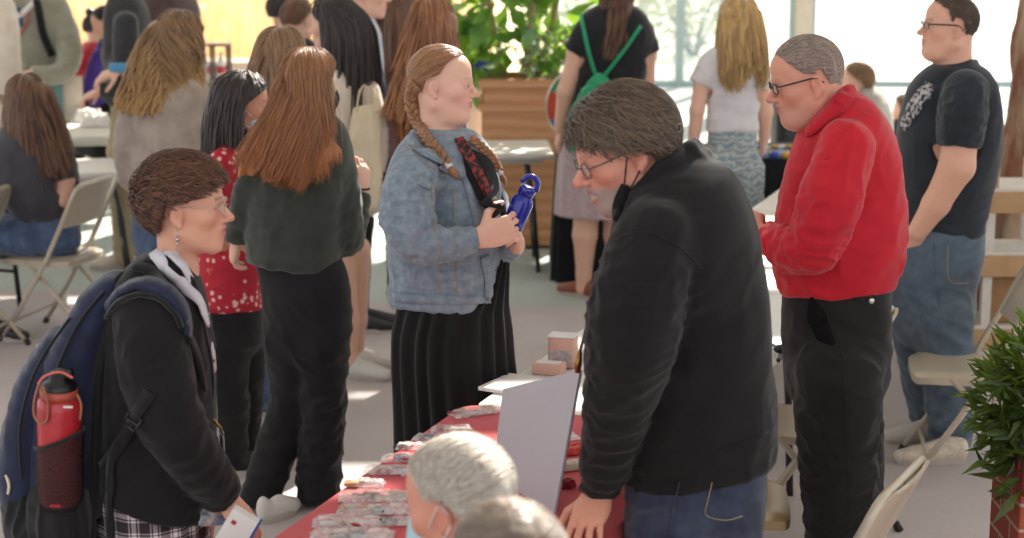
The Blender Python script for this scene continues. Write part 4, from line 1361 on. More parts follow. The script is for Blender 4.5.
# ================================================================ the girl in the green sweater
def build_green_girl():
    s = Person('person with long auburn hair seen from behind in a dark green sweater and black pants', 6.4, 28, P(300, 510, 6.4), h=.008, hf=.0045)
    t = [(126, 292, 334, 0, .9), (138, 272, 348), (155, 258, 350), (195, 248, 346), (235, 246, 341), (268, 247, 339)]
    right = [(336, 154, .0, 17), (344, 200, .0, 18), (347, 240, .02, 16), (355, 215, .09, 13), (361, 193, .13, 10)]
    left = [(264, 152, .0, 17), (246, 200, .04, 15), (236, 240, .1, 11)]
    s.body(dict(at=(311, 83), yaw=40, pitch=0, k=.98, neck=.85), M['skin_e'], t, [(right, .7), (left, .7)],
           [([(325, 340, 0, 24), (322, 420, 0, 18), (322, 490, 0, 14)], .5)],
           [dict(w=(361, 191, .13), to=(362, 166, .13), palm=(-.6, .6, .2), side='R', curl=(30, 45, 30), k=.95),
            dict(w=(236, 241, .1), to=(232, 262, .14), palm=(.8, .2, 0), side='L', curl=(25, 35, 25), k=.95)],
           neck=s.pt((312, 132)))
    s.eyes('4a3a2a')
    s.top('sweater', M['greenknit'], t, [right, left], (300, 266, (-.05, 0, -1)), amp=.006, seed=61)
    w = [(240, 252, 336), (262, 255, 341), (280, 259, 349), (310, 262, 352), (338, 264, 350)]
    s.trousers('trousers', M['dkpants'], w, [[(322, 340, -.02, 27), (324, 400, 0, 22), (321, 440, .0, 21), (319, 478, 0, 21), ('g', 319, 0, 20, .03)], [(290, 340, .02, 27), (293, 395, .06, 22), (275, 450, .02, 20), (257, 508, -.05, 19)]], .006)
    a = G(256, 524); s.shoe(a + [.02, 0, 0], a + [.13, .14, 0], M['shoe_white'], M['sole'], .036, .065)
    a = G(319, 535); s.shoe(a + [.0, -.02, 0], a + [.08, .2, 0], M['shoe_white'], M['sole'])
    s.mask(M['blackcloth'])
    s.hair(M['hair_auburn'], n=6000, length=.36, cap=.012, fr=.50, low=-.5, wave=(.10, 14), rad=.0009, hang=1500, seed=13, flow=(.5, -.4, -.6), grav=.55, lift=.010, part=0.0, messy=.04,
           curtain=[(308, 88, -.03, 27, .085), (299, 112, -.08, 32, .08), (288, 135, -.12, 36, .065), (276, 158, -.14, 36, .04), (270, 172, -.15, 30, .018)],
           back=-.02, body=[(300, 165, 0, (.20, .13, .22))])
    b = MB(); w_ = s.pt((361, 191, .13)); ax = nrm(s.pt((362, 166, .13)) - w_); x = nrm(np.cross(ax, [0, 1, 0.2])); y = np.cross(ax, x)
    b.tube([w_ + ax * .01 + x * math.cos(a) * .03 + y * math.sin(a) * .03 for a in np.linspace(0, 2 * math.pi, 16)[:-1]], .004, 6, closed=True)
    b.build('bracelet', M['blackcloth'], s.root, True, s.base)
    return s

M.update(thread=cloth('thread', '8a7a60', 'a08c6c'), beads=plain('beads', 'b0602a', .4, 0, '203a80', 300), copper=plain('copper_button', '9a6238', .35, .8), shoe_tan=plain('shoe_tan', 'b5a18a', .7, 0, 'd8cfc2', 30))
# ================================================================ the setting
def struct(o):
    o['kind'] = 'structure'; return o
def mat_carpet():
    m, nt, b = _mat('carpet')
    v = coords(nt)
    sp = N(nt, 'ShaderNodeSeparateXYZ'); nt.links.new(v, sp.inputs[0])
    g = N(nt, 'ShaderNodeMath', operation='MULTIPLY_ADD'); nt.links.new(sp.outputs[0], g.inputs[0]); g.inputs[1].default_value = .16; nt.links.new(sp.outputs[1], g.inputs[2])
    c = N(nt, 'ShaderNodeMath', operation='GREATER_THAN'); nt.links.new(g.outputs[0], c.inputs[0]); c.inputs[1].default_value = 9.75
    fine = noise(nt, v, 60, 4, .7)
    wide = noise(nt, v, 1.6, 3)
    a = mixc(nt, fine, lin('b0a7a6'), lin('c8bfbd'))
    t = mixc(nt, fine, lin('a4aeaa'), lin('bec5bf'))
    col = mixc(nt, c.outputs[0], a, t)
    col = mixc(nt, ramp(nt, wide, [(.35, 0.0), (.75, .35)]), col, lin('938a88'))
    nt.links.new(col, b.inputs['Base Color']); b.inputs['Roughness'].default_value = .75
    b.inputs['Specular IOR Level'].default_value = .3
    bump(nt, b, noise(nt, v, 350, 2), .3, .004)
    return m
FLOOR = MB().box((0, 9.9, -.06), (26, 24.2, .12)).build('floor', mat_carpet()); struct(FLOOR)
CEIL = 6.5
def build_sun_slot_ceiling():  # unseen sun blocker; slots shaped to light chosen heads, tables and floor patches
    k = CEIL / math.tan(SUN_EL)
    sx, sy = k * math.sin(SUN_AZ), k * math.cos(SUN_AZ)
    rows = [(1.0, 1.3, [(-6, 6)]), (1.75, 2.0, [(-6, 6)]), (2.3, 2.5, [(-6, -.2), (.2, 6)]), (3.05, 3.3, [(-.4, 6)]), (3.5, 3.72, [(-6, -.6), (-.45, 6)]), (3.8, 4.1, [(-.75, -.3)]), (4.3, 4.6, [(-6, .9), (1.2, 6)]), (5.05, 5.25, [(-6, 6)]),
            (6.0, 6.4, [(.15, .95)]), (6.45, 6.98, [(-1.25, -.2), (.0, 1.05), (1.66, 1.82), (1.95, 2.4)]), (7.0, 7.7, [(.5, 1.3)]), (7.9, 8.05, [(-.75, -.55), (-.4, -.2), (.1, .9)]), (8.7, 8.95, [(-2.75, -2.2), (-.9, -.6)]), (9.85, 10.1, [(-2.95, -2.35), (-2.25, -1.6), (-1.0, .2)]), (10.1, 10.5, [(-1.0, -.1)])]
    b = MB()
    y = -2.2
    for (a, c, xs) in rows:
        ya, yc = a + sy, c + sy
        if ya > y: b.box((0, (y + ya) / 2, CEIL + .04), (26, ya - y, .08))
        x = -13
        for (u, v) in xs:
            u, v = u + sx, v + sx
            if u > x: b.box(((x + u) / 2, (ya + yc) / 2, CEIL + .04), (u - x, yc - ya, .08))
            x = v
        if x < 13: b.box(((x + 13) / 2, (ya + yc) / 2, CEIL + .04), (13 - x, yc - ya, .08))
        y = yc
    b.box((0, (y + 18.2) / 2, CEIL + .04), (26, 18.2 - y, .08))
    struct(b.build('sun_slot_ceiling', plain('ceiling_paint', 'e8e4dc', .9)))
build_sun_slot_ceiling()
WY = 22.0
M.update(frame_green=plain('window_frame', '9fb2b2', .5), pane=film('window_pane', 'e6f0f2', .05, .05), pane_blue=film('tinted_pane', 'b4ccd0', .35, .05), beige=plain('beige_column', 'c2b4a2', .7))
def window(i, x0, x1, pane, fw=.06):
    b = MB()
    for x in (x0 + fw / 2 + .001, x1 - fw / 2 - .001): b.box((x, WY, CEIL / 2), (fw, .12, CEIL))
    b.box(((x0 + x1) / 2, WY, .04), (x1 - x0 - 2 * fw, .10, .08)); b.box(((x0 + x1) / 2, WY, CEIL - .06), (x1 - x0 - 2 * fw, .10, .12))
    o = struct(b.build('window_%d' % i, M['frame_green']))
    p = MB().box(((x0 + x1) / 2, WY, CEIL / 2 - .02), (x1 - x0 - 2 * fw, .012, CEIL - .2)).build('pane', pane, o)
window(1, -13, -6.6, M['pane']); window(2, -6.6, .3, M['pane'])
window(3, .3, 2.04, M['pane_blue'], .05); window(4, 2.04, 2.58, M['pane_blue'], .05)
window(5, 2.58, 3.42, M['pane']); window(6, 3.62, 13, M['pane'])
struct(MB().box((3.52, WY, CEIL / 2), (.2, .3, CEIL), 0, .02).build('column', M['beige']))
struct(MB().box((-3.4, WY - .3, .16), (6.6, .45, .32), 0, .02).box((-3.4, WY - .3, .33), (6.7, .5, .04), 0, .01).build('sill', plain('sill_stone', 'd8bca4', .7)))
def build_outside():
    struct(MB().box((14, 42, -.12), (26, 39.7, .1)).build('plaza_ground', plain('pale_paving', 'd8d2c4', .9, 0, 'c8c0b0', 2)))
    m, nt, b = _mat('dry_grass_ground')
    v = coords(nt)
    col = mixc(nt, ramp(nt, noise(nt, v, .9, 4), [(.4, 0.0), (.62, 1.0)]), lin('ecca84'), lin('f6ead0'))
    nt.links.new(col, b.inputs['Base Color']); b.inputs['Roughness'].default_value = .9
    struct(MB().box((-12, 42, -.12), (26, 39.7, .1)).build('meadow_ground', m))
    rng = random.Random(4)
    # clumps of golden grass beyond the glass: nobody could count the blades
    gm, nt, b = _mat('golden_grass')
    col = mixc(nt, noise(nt, coords(nt), 1.2, 3), lin('e2b870'), lin('f6e8c8')); nt.links.new(col, b.inputs['Base Color']); b.inputs['Roughness'].default_value = .8
    g = MB()
    for i in range(1500):
        x, y = rng.uniform(-8, -.3), rng.choice([rng.uniform(24.5, 28.5), rng.uniform(29, 33)])
        if 28.2 < y < 30.6 and x > -5: continue
        h = rng.uniform(.5, 1.1); a = rng.uniform(0, 6.28); w = .05
        dx, dy = math.cos(a) * w, math.sin(a) * w; lx, ly = rng.uniform(-.3, .3), rng.uniform(-.3, .3)
        z0 = -.08
        g.add([(x - dx, y - dy, z0), (x + dx, y + dy, z0), (x + dx * .7 + lx * .5, y + dy * .7 + ly * .5, h * .6), (x - dx * .7 + lx * .5, y - dy * .7 + ly * .5, h * .6), (x + lx, y + ly, h)], [(0, 1, 2, 3), (3, 2, 4)])
    o = g.build('golden_grass', gm); tag(o, 'golden dry grass growing outside behind the glass', 'grass', kind='stuff')
    # pale shrubs outside the tinted panes
    for i, (x, y, r, c, lab) in enumerate(((1.35, 26, .75, 'b8b46a', 'yellow green shrub outside behind the left tinted pane'), (2.75, 27.5, .9, 'b4b070', 'yellow green shrub outside right of the thin window frame'), (2.2, 33, 1.6, '8a9a8c', 'large grey green shrub farther away outside the tinted panes'), (-5.2, 34.6, 1.0, 'b8b048', 'yellow bush outside left beyond the golden grass'))):
        r_ = thing('shrub', lab, 'shrub', (x, y, -.07))
        leafball('foliage', (x, y, r * .8), (r, r * .8, r * .8), 420, .16, plain('shrub_leaf_%d' % i, c, .8), r_, (x, y, -.07), 20 + i)
        b2 = MB()
        for k in range(6):
            a = k * 1.05; b2.tube([(x + .05 * math.cos(a), y + .05 * math.sin(a), -.07), (x + r * .5 * math.cos(a), y + r * .4 * math.sin(a), r * .9)], [.03, .012], 5)
        b2.build('stem', M['bark'], r_, True, (x, y, -.07))
def leafball(name, c, r, n, size, mat, parent, off, seed, aspect=.45):
    rng = np.random.default_rng(seed)
    D = rng.normal(size=(n, 3)); D /= np.linalg.norm(D, axis=1)[:, None]
    p = np.array(c) + D * np.array(r) * (rng.random(n) ** .4)[:, None]
    V, F_ = [], []
    for i in range(n):
        d = nrm(D[i] + rng.normal(size=3) * .7 + [0, 0, .1]); s = nrm(np.cross(d, rng.normal(size=3))); u = np.cross(s, d)
        L = size * rng.uniform(.7, 1.2); w = L * aspect
        q = [p[i], p[i] + d * L * .4 + s * w * .5 + u * .01, p[i] + d * L - u * L * .12, p[i] + d * L * .4 - s * w * .5 + u * .01, p[i] + d * L * .5 - u * .02 * L]
        b = len(V); V += q
        F_ += [(b, b + 1, b + 4), (b + 1, b + 2, b + 4), (b + 2, b + 3, b + 4), (b + 3, b, b + 4)]
    me = mesh_np(np.array(V), np.array(F_), False, off, name)
    return link(name, me, mat, parent)
M['bark'] = plain('bark', '5a4030', .9, 0, '8a6a50', 20, .6)
build_outside()
# ================================================================ tables
TU = np.array([.342, .940, 0]); TN = np.array([.940, -.342, 0]); TL = np.array([-.56, 4.01, 0])
TYAW = math.degrees(math.atan2(TU[0], TU[1]))
M.update(tabletop=plain('white_plastic_top', 'dcd8d0', .45, 0, 'd2cec6', 6), tableleg=plain('grey_table_leg', '3a3a3c', .4, .6), clothred=cloth('red_cloth', 'bc303a', 'cc444a', .8, 700, 3, .2),
         chairmetal=plain('beige_enamel', 'b3a794', .38, .15, 'c2b6a2', 3, 0, .5, .3), chairtan=plain('tan_enamel', 'a88c66', .35, .2), rubber=plain('rubber', '26221f', .7),
         paper=plain('paper', 'e2deda', .8), pinkcard=plain('pink_card', 'd8a99a', .6), card=plain('brown_card', 'a07850', .8, 0, '8e6a46', 20), brass=plain('brass', '9a7440', .3, .9),
         bluecap=plain('blue_plastic', '18249a', .25, 0, '141e84', 6, 0, .5, .4), redmetal=plain('red_bottle_enamel', 'b02a32', .35, 0, 'a8242e', 4, 0, .5, .3), navy=cloth('navy_nylon', '1a2038', '252e4a', .7, 500, 14, .2),
         blacknylon=cloth('black_nylon', '111113', '1a1a1c', .7, 500, 14, .15), teal=cloth('teal_nylon', '1f8a5e', '2aa070', .6, 500, 10, .2), canvas=cloth('cream_canvas', 'd8c8a8', 'e2d6bc', .9, 500, 10, .2),
         blackdrape=cloth('black_drape', '17171a', '202024', .85, 500, 5, .2), bag=film('clear_bag', 'f2eeec', .36, .15), clear=film('clear_plastic', 'dfe6ea', .35, .08))
def folding_table(name, c, yaw, L, W, label, group=None, z=.74, top=None):
    """white plastic table: c centre on the floor, its length along yaw"""
    r = thing(name, label, 'table', (c[0], c[1], 0), group, -math.radians(yaw))
    MB().box((0, 0, z - .022), (W, L, .044), 0, .04).build('table_top', top or M['tabletop'], r, 'auto')
    b = MB().box((0, 0, z - .06), (W * .8, L * .86, .03), 0, .01); b.build('apron', top or M['tabletop'], r)
    for q in (-1, 1):
        for p in (-1, 1):
            MB().tube([(p * W * .36, q * L * .34, z - .05), (p * W * .37, q * L * .38, .4), (p * W * .38, q * L * .41, .0)], .014, 8).build('leg', M['tableleg'], r, True)
        MB().tube([(-W * .37, q * L * .39, .22), (W * .37, q * L * .39, .22)], .010, 6).build('crossbar', M['tableleg'], r, True)
    return r
def on_table(t, w): return TL + TU * t + TN * w
NEAR0, NEAR1 = -.60, 1.23
folding_table('folding_table', on_table((NEAR0 + NEAR1) / 2, .3675), TYAW, NEAR1 - NEAR0 - .06, .69, 'folding table covered by the red cloth in the foreground', None, .735)
for i, (a, b_, lab) in enumerate(((1.25, 3.07, 'bare white folding table directly behind the red covered table'), (3.09, 4.91, 'white folding table in the sunlit row between the fleece and red shirt'), (4.93, 6.75, 'farthest white folding table of the diagonal row'))):
    folding_table('folding_table', on_table((a + b_) / 2, .385), TYAW, b_ - a, .72, lab, 'white tables of the diagonal row')
def tablecloth(name, t0, t1, w0, w1, z, drop, mat, label, cat='tablecloth', rip=.02, seed=2):
    """cloth lying on a table top with softly rippled sides hanging down"""
    per = []
    r = .06
    cs = [(t0 + r, w0 + r, 180), (t1 - r, w0 + r, 270), (t1 - r, w1 - r, 0), (t0 + r, w1 - r, 90)]
    # outline, counter clockwise in (t, w)
    L, W = t1 - t0, w1 - w0
    def seg(a, b, n): return [(a[0] + (b[0] - a[0]) * i / n, a[1] + (b[1] - a[1]) * i / n) for i in range(n)]
    def arc(c, a0): return [(c[0] + r * math.cos(math.radians(a0 + 15 * i)), c[1] + r * math.sin(math.radians(a0 + 15 * i))) for i in range(6)]
    P4 = [(t1, w0 + r), (t1, w1 - r), (t1 - r, w1), (t0 + r, w1), (t0, w1 - r), (t0, w0 + r), (t0 + r, w0), (t1 - r, w0)]
    per = seg(P4[0], P4[1], 20) + arc((t1 - r, w1 - r), 0) + seg(P4[2], P4[3], 44) + arc((t0 + r, w1 - r), 90) + seg(P4[4], P4[5], 20) + arc((t0 + r, w0 + r), 180) + seg(P4[6], P4[7], 44) + arc((t1 - r, w0 + r), 270)
    n = len(per); V = []; F_ = []
    rng = np.random.default_rng(seed); ph = np.cumsum(rng.uniform(.25, .6, n))
    for lv, (out, dz) in enumerate(((-.012, 0), (.0, -.002), (.006, -.012), (.010, -.06), (.016, -.6 * drop), (.02, -drop))):
        for i, (t, w) in enumerate(per):
            t2, w2 = per[(i + 1) % n]; t1_, w1_ = per[i - 1]
            d = nrm([t2 - t1_, w2 - w1_, 0]); nn = (d[1], -d[0])
            k = 0 if lv < 3 else rip * (lv - 2) / 3 * (math.sin(ph[i]) + .6)
            p = on_table(t + nn[0] * (out + k), w + nn[1] * (out + k)); V.append((p[0], p[1], z + dz))
    for lv in range(5):
        for i in range(n):
            j = (i + 1) % n
            F_.append((lv * n + i, lv * n + j, (lv + 1) * n + j, (lv + 1) * n + i))
    F_.append(tuple(reversed(range(n))))
    o = MB().add(V, F_).build(name, mat, None, 'auto')
    md = o.modifiers.new('thickness', 'SOLIDIFY'); md.thickness = .002
    return tag(o, label, cat)
tablecloth('tablecloth', NEAR0, NEAR1, 0, .735, .742, .14, M['clothred'], 'red cloth draped over the nearest table')

# ================================================================ folding chairs
def folding_chair(x, y, yaw, label, mat=None, group='beige metal folding chairs'):
    """faces yaw: 0 away from the camera, 90 to the right of the picture"""
    mat = mat or M['chairmetal']
    r = thing('folding_chair', label, 'chair', (x, y, 0), group, -math.radians(yaw))
    for q in (-1, 1):
        X = q * .215
        MB().tube([(X * .88, .06, .425), (X * .88, -.12, .23), (X * .88, -.31, .012)], .0115, 10).build('rear_leg', mat, r, True)
        MB().tube([(X, .205, 0), (X, .190, .03)], .016, 8).build('foot_cap', M['rubber'], r, True)
        MB().tube([(X * .88, -.322, 0), (X * .88, -.302, .03)], .015, 8).build('foot_cap', M['rubber'], r, True)
        MB().tube([(X * .94, .02, .29), (X * .94, -.02, .36)], .006, 6).build('brace', mat, r, True)
    up = [(.215, .20, .012), (.215, .06, .22), (.215, -.08, .44), (.215, -.16, .60), (.215, -.235, .755)]
    arc = [(.215 - .06 + .06 * math.cos(a), -.235 - .026 * math.sin(a), .755 + .062 * math.sin(a)) for a in (.4, .8, 1.2, 1.57)]
    full = up + arc
    MB().tube(full + [(-x, y, z) for x, y, z in reversed(full)], .0125, 10).build('frame', mat, r, True)
    MB().tube([(-.205, .135, .11), (.205, .135, .11)], .009, 8).build('crossbar', mat, r, True)
    MB().tube([(-.185, -.22, .12), (.185, -.22, .12)], .009, 8).build('crossbar', mat, r, True)
    # seat pan: dished, front edge rolled over
    b = MB(); v, f = [], []; n = 12
    for side in (0, 1):
        for i in range(n + 1):
            for j in range(n + 1):
                u, w = i / n * 2 - 1, j / n * 2 - 1
                e = (1 - max(abs(u), abs(w)) ** 8)
                # rounded square
                rr = 1 - .10 * min(abs(u), abs(w)) ** 4
                zt = .445 - .012 * (1 - u * u) * (1 - w * w) - (.02 * max(0, w - .75) ** 1.0) - .02 * (1 - e)
                v.append((u * .195 * rr, w * .2 * rr + .0, zt if side == 0 else zt - .028 - .0))
    N_ = (n + 1) ** 2
    for i in range(n):
        for j in range(n):
            a = i * (n + 1) + j
            f.append((a, a + n + 1, a + n + 2, a + 1)); f.append((N_ + a, N_ + a + 1, N_ + a + n + 2, N_ + a + n + 1))
    edge = [i * (n + 1) for i in range(n + 1)] + [n * (n + 1) + j for j in range(1, n + 1)] + [i * (n + 1) + n for i in range(n - 1, -1, -1)] + [j for j in range(n - 1, 0, -1)]
    for a, c in zip(edge, edge[1:] + edge[:1]): f.append((a, c, N_ + c, N_ + a))
    b.add(v, f).build('seat', mat, r, 'auto')
    # curved back plate with rounded top corners, wrapped round the frame
    b = MB(); v, f = [], []; n, m = 16, 8
    for side in (0, 1):
        for i in range(n + 1):
            u = i / n * 2 - 1
            for j in range(m + 1):
                w = j / m
                e_ = max(0, (abs(u) - .70) / .30); top = .822 - .062 * (1 - math.sqrt(max(0, 1 - e_ * e_)))
                z = .60 + (top - .60) * w
                yb = -.155 - (z - .60) * .48 - .025 * (1 - u * u) - (0 if side == 0 else .012)
                v.append((u * .216, yb, z))
    N_ = (n + 1) * (m + 1)
    for i in range(n):
        for j in range(m):
            a = i * (m + 1) + j
            f.append((a, a + 1, a + m + 2, a + m + 1)); f.append((N_ + a, N_ + a + m + 1, N_ + a + m + 2, N_ + a + 1))
    edge = [i * (m + 1) for i in range(n + 1)] + [n * (m + 1) + j for j in range(1, m + 1)] + [i * (m + 1) + m for i in range(n - 1, -1, -1)] + [j for j in range(m - 1, 0, -1)]
    for a, c in zip(edge, edge[1:] + edge[:1]): f.append((a, N_ + a, N_ + c, c))
    b.add(v, f).build('backrest', mat, r, 'auto')
    return r
def at_floor(px, py): p = G(px, py); return p[0], p[1]
folding_chair(-2.36, 9.12, -74, 'beige folding chair under the seated person in grey at left')
folding_chair(-2.80, 8.75, -80, 'beige folding chair cut off by the left edge')
folding_chair(1.76, 6.82, -82, 'empty beige folding chair between the jeans and the brick planter')
folding_chair(.73, 4.35, -62, 'folding chair showing only its backrest at the lower right')
folding_chair(.64, 5.22, 95, 'folding chair half hidden behind the fleece pullover, seat sunlit', M['chairtan'])
folding_chair(1.02, 6.05, -70, 'folding chair tucked at the white table beside black trousers')
folding_chair(1.74, 7.85, -75, 'folding chair behind the black trousers near the blue jeans')

# left background tables
folding_table('folding_table', (-3.15, 11.75), 80, 1.83, .75, 'white folding table in sun beyond the seated person in grey', 'white tables at left')
folding_table('folding_table', (-2.75, 10.35), 75, 1.2, .6, 'low grey white folding table under the sunlit one at left', 'white tables at left', .70)
folding_table('folding_table', (-3.12, 9.4), 20, 1.0, .75, 'white folding table corner at the left edge before seated person', 'white tables at left')
# centre background table before the planter
folding_table('folding_table', (-.25, 10.95), 88, .98, .62, 'white folding table standing against the big wooden planter')
# black draped display table
def drape_box(name, c, size, yaw, mat, label, cat, seed=3):
    L, W, z = size; n = 120; V, F_ = [], []
    rng = np.random.default_rng(seed); ph = np.cumsum(rng.uniform(.3, .7, n))
    for lv, (o, zz) in enumerate(((.0, z), (.006, z - .01), (.01, z - .3), (.014, .003))):
        for i in range(n):
            a = 2 * math.pi * i / n; ca, sa = math.cos(a), math.sin(a)
            e = .16
            x = math.copysign(abs(ca) ** e, ca) * L / 2; y = math.copysign(abs(sa) ** e, sa) * W / 2
            k = 1 + (o + (0 if lv < 2 else .012 * (lv - 1) * math.sin(ph[i]))) / (min(L, W) / 2)
            V.append((x * k, y * k, zz))
    for lv in range(3):
        for i in range(n):
            j = (i + 1) % n; F_.append((lv * n + j, lv * n + i, (lv + 1) * n + i, (lv + 1) * n + j))
    F_.append(tuple(range(n)))
    o = MB().add(V, F_).build(name, mat, None, 'auto'); o.location = (c[0], c[1], 0); o.rotation_euler = (0, 0, -math.radians(yaw))
    return tag(o, label, cat)
drape_box('draped_table', (.77, 10.75), (.98, .65, .745), 0, M['blackdrape'], 'small table under a black floor length cloth behind the teal drawstring bag', 'table')
drape_box('draped_table', (1.80, 10.75), (.9, .7, .745), 0, M['blackdrape'], 'table under black cloth covered with giveaways left of red shirt', 'table', 5)
# ================================================================ things on the red table and the white table
def crumple(c, L, W, Hh, yaw, seed, mat, name='plastic_bag'):
    """flattened crumpled bag as a closed skin"""
    n, m = 22, 12; rng = np.random.default_rng(seed)
    V, F_ = [], []
    ca, sa = math.cos(yaw), math.sin(yaw)
    for side in (1, 0):
        for i in range(n + 1):
            for j in range(m + 1):
                u, w = i / n * 2 - 1, j / m * 2 - 1
                V.append((u, w, side))
    V = np.array(V, float)
    q = np.stack([V[:, 0] * 3.2, V[:, 1] * 2.4, V[:, 2] * 5], 1)
    nz = fbm(q, seed, 3); n2 = 1 - np.abs(2 * vnoise(q * 2.1, seed + 5) - 1)
    edge = np.clip((1 - np.maximum(np.abs(V[:, 0]), np.abs(V[:, 1]))) * 5, 0, 1)
    z = np.where(V[:, 2] > .5, Hh * (.25 + .75 * nz + .5 * n2) * (.15 + .85 * edge), 0) + .0012
    x = V[:, 0] * L / 2 * (1 + .12 * (fbm(q * .7, seed + 9, 2) - .5)); y = V[:, 1] * W / 2 * (1 + .3 * (fbm(q * .7, seed + 11, 2) - .5))
    P_ = np.stack([c[0] + x * ca - y * sa, c[1] + x * sa + y * ca, c[2] + z], 1)
    N_ = (n + 1) * (m + 1)
    for i in range(n):
        for j in range(m):
            a = i * (m + 1) + j
            F_.append((a, a + m + 1, a + m + 2, a + 1)); F_.append((N_ + a, N_ + a + 1, N_ + a + m + 2, N_ + a + m + 1))
    eg = [i * (m + 1) for i in range(n + 1)] + [n * (m + 1) + j for j in range(1, m + 1)] + [i * (m + 1) + m for i in range(n - 1, -1, -1)] + [j for j in range(m - 1, 0, -1)]
    for a, b in zip(eg, eg[1:] + eg[:1]): F_.append((a, N_ + a, N_ + b, b))
    me = mesh_np(P_, np.array(F_), True, c, name)
    return me
CONTENT = [plain('content_' + c, c, .5) for c in ('7a3a34', '2e2c34', 'b08a50', '34406a', 'a03038', 'c8c0b8')]
def goodie_bag(px, py, L, yaw, seed, extra):
    c = G(px, py, .744)
    r = thing('goodie_bag', extra, 'bag', c, 'clear goodie bags on the red cloth')
    link('plastic_bag', crumple(c, L, L * .34 + .008, .013, yaw, seed, M['bag']), M['bag'], r)
    rng = random.Random(seed)
    for k in range(3):
        a = yaw + rng.uniform(-.6, .6); x, y = rng.uniform(-.3, .3) * L, rng.uniform(-.12, .12) * L
        p = np.array([x * math.cos(yaw) - y * math.sin(yaw), x * math.sin(yaw) + y * math.cos(yaw), .007])
        if k == 0:
            d = np.array([math.cos(a), math.sin(a), 0]) * L * .28
            MB().tube([p - d, p + d * .8, p + d], [.004, .004, .0015], 8).build('pen', rng.choice(CONTENT), r, True)
        else:
            MB().box(p, (rng.uniform(.02, .05), rng.uniform(.015, .03), .009), a, .003).build('trinket', rng.choice(CONTENT), r)
    return r
BAGS = sorted(((414, 448, .10, -.3), (404, 460, .12, -.25), (392, 472, .15, -.3), (364, 485, .11, -.4), (376, 498, .19, -.3), (374, 511, .18, -.3), (348, 523, .17, -.25), (352, 537, .2, -.3), (398, 524, .09, -.2), (434, 440, .12, -.5), (452, 431, .12, -.3), (420, 474, .10, -.2)), key=lambda q: q[1])
ORD = ('first', 'second', 'third', 'fourth', 'fifth', 'sixth', 'seventh', 'eighth', 'ninth', 'tenth', 'eleventh', 'twelfth', 'thirteenth', 'fourteenth', 'fifteenth')
for i, (px, py, L, yw) in enumerate(BAGS):
    goodie_bag(px, py, L, yw + .3, 40 + i, 'clear goodie bag on the red cloth, %s from the far end of the heap' % ORD[i])
goodie_bag(478, 413, .17, .5, 90, 'clear bag alone at the far corner of the red cloth')
goodie_bag(545, 440, .20, .4, 91, 'bag of white and red wrappers between white board and black sleeve')
for (px, py, seed, lab) in ((578, 452, 5, 'bright red folded packet beside the black sleeve cuff'), (574, 468, 6, 'small pale pouch lying below the red packet'), (568, 487, 7, 'tiny red candy on the cloth right of the white board')):
    c = G(px, py, .744)
    o = link('packet', crumple(c, .10 if seed < 7 else .04, .05 if seed < 7 else .025, .018, .4, seed, None), plain('packet_%d' % seed, ('c8281e', 'cabcae', 'a02030')[seed - 5], .4), None)
    o.location = tuple(c); tag(o, lab, 'packet')
# the white display board standing on the cloth, seen from behind
def display_board():
    bl, br = G(494, 476, .745), G(556, 514, .745)
    tl, tr = P(505, 389, bl[1] + .02), P(582, 370, br[1] + .02)
    r = thing('display_board', 'tall white board standing on the red table seen from its blank back', 'board', (bl + br) / 2)
    c = (bl + br) / 2
    MB().slab([bl, br, tr, tl], .006).build('back_panel', plain('board_back', 'b9b7bd', .6, 0, 'b2b0b6', 3), r, False, c)
    n = -nrm(np.cross(br - bl, tl - bl)); e = n * .0018
    MB().slab([bl + e, br + e, tr + e, tl + e], .0012).build('printed_front', plain('board_print', '4a5a8a', .5, 0, '8a4a4a', 9), r, False, c)
    # easel foot behind
    m = (bl + br) / 2; b = MB(); t = (tl + tr) / 2
    b.slab([m + (br - bl) * .12 + n * .008, m - (br - bl) * .12 + n * .008, m - (br - bl) * .12 + n * .14 * 1 + [0, 0, .0], m + (br - bl) * .12 + n * .14], .004)
    b.build('easel_foot', M['paper'], r, False, c)
display_board()
def box_on(name, px, py, size, yaw, mat, label, cat, z=.742, parts=()):
    c = G(px, py, z)
    r = thing(name, label, cat, c, None, math.radians(yaw))
    MB().box((0, 0, size[2] / 2), size, 0, min(size) * .12).build('body', mat, r, 'auto')
    for (nm, off, sz, m) in parts: MB().box(off, sz, 0, .0008).build(nm, m, r)
    return r
box_on('paper_stack', 512, 386, (.13, .19, .012), -30, M['paper'], 'stack of white flyers at the near end of white table', 'papers')
box_on('packet', 549, 373, (.10, .06, .035), -15, M['pinkcard'], 'low pink packet on the white table before taller package', 'packet', parts=(('label', (0, 0, .0358), (.08, .04, .001), M['paper']),))
box_on('package', 563, 366, (.085, .07, .10), -15, M['pinkcard'], 'upright pink package with clear wrap on the white table', 'package', parts=(('top_flap', (0, 0, .102), (.088, .073, .004), M['paper']), ('wrap', (0, -.037, .035), (.07, .004, .05), M['clear'])))
c = G(783, 352, .744); o = link('cable', None, None) if 0 else None
b = MB(); b.tube(densify([G(773, 345, .75), G(780, 352, .75), G(778, 361, .75), G(786, 350, .75), G(790, 343, .75)], 5), .006, 6); b.ball(G(782, 349, .76), (.03, .02, .016))
tag(b.build('cable', M['blackplastic'], None, True), 'black coiled cable on the white table beside red shirt', 'cable')
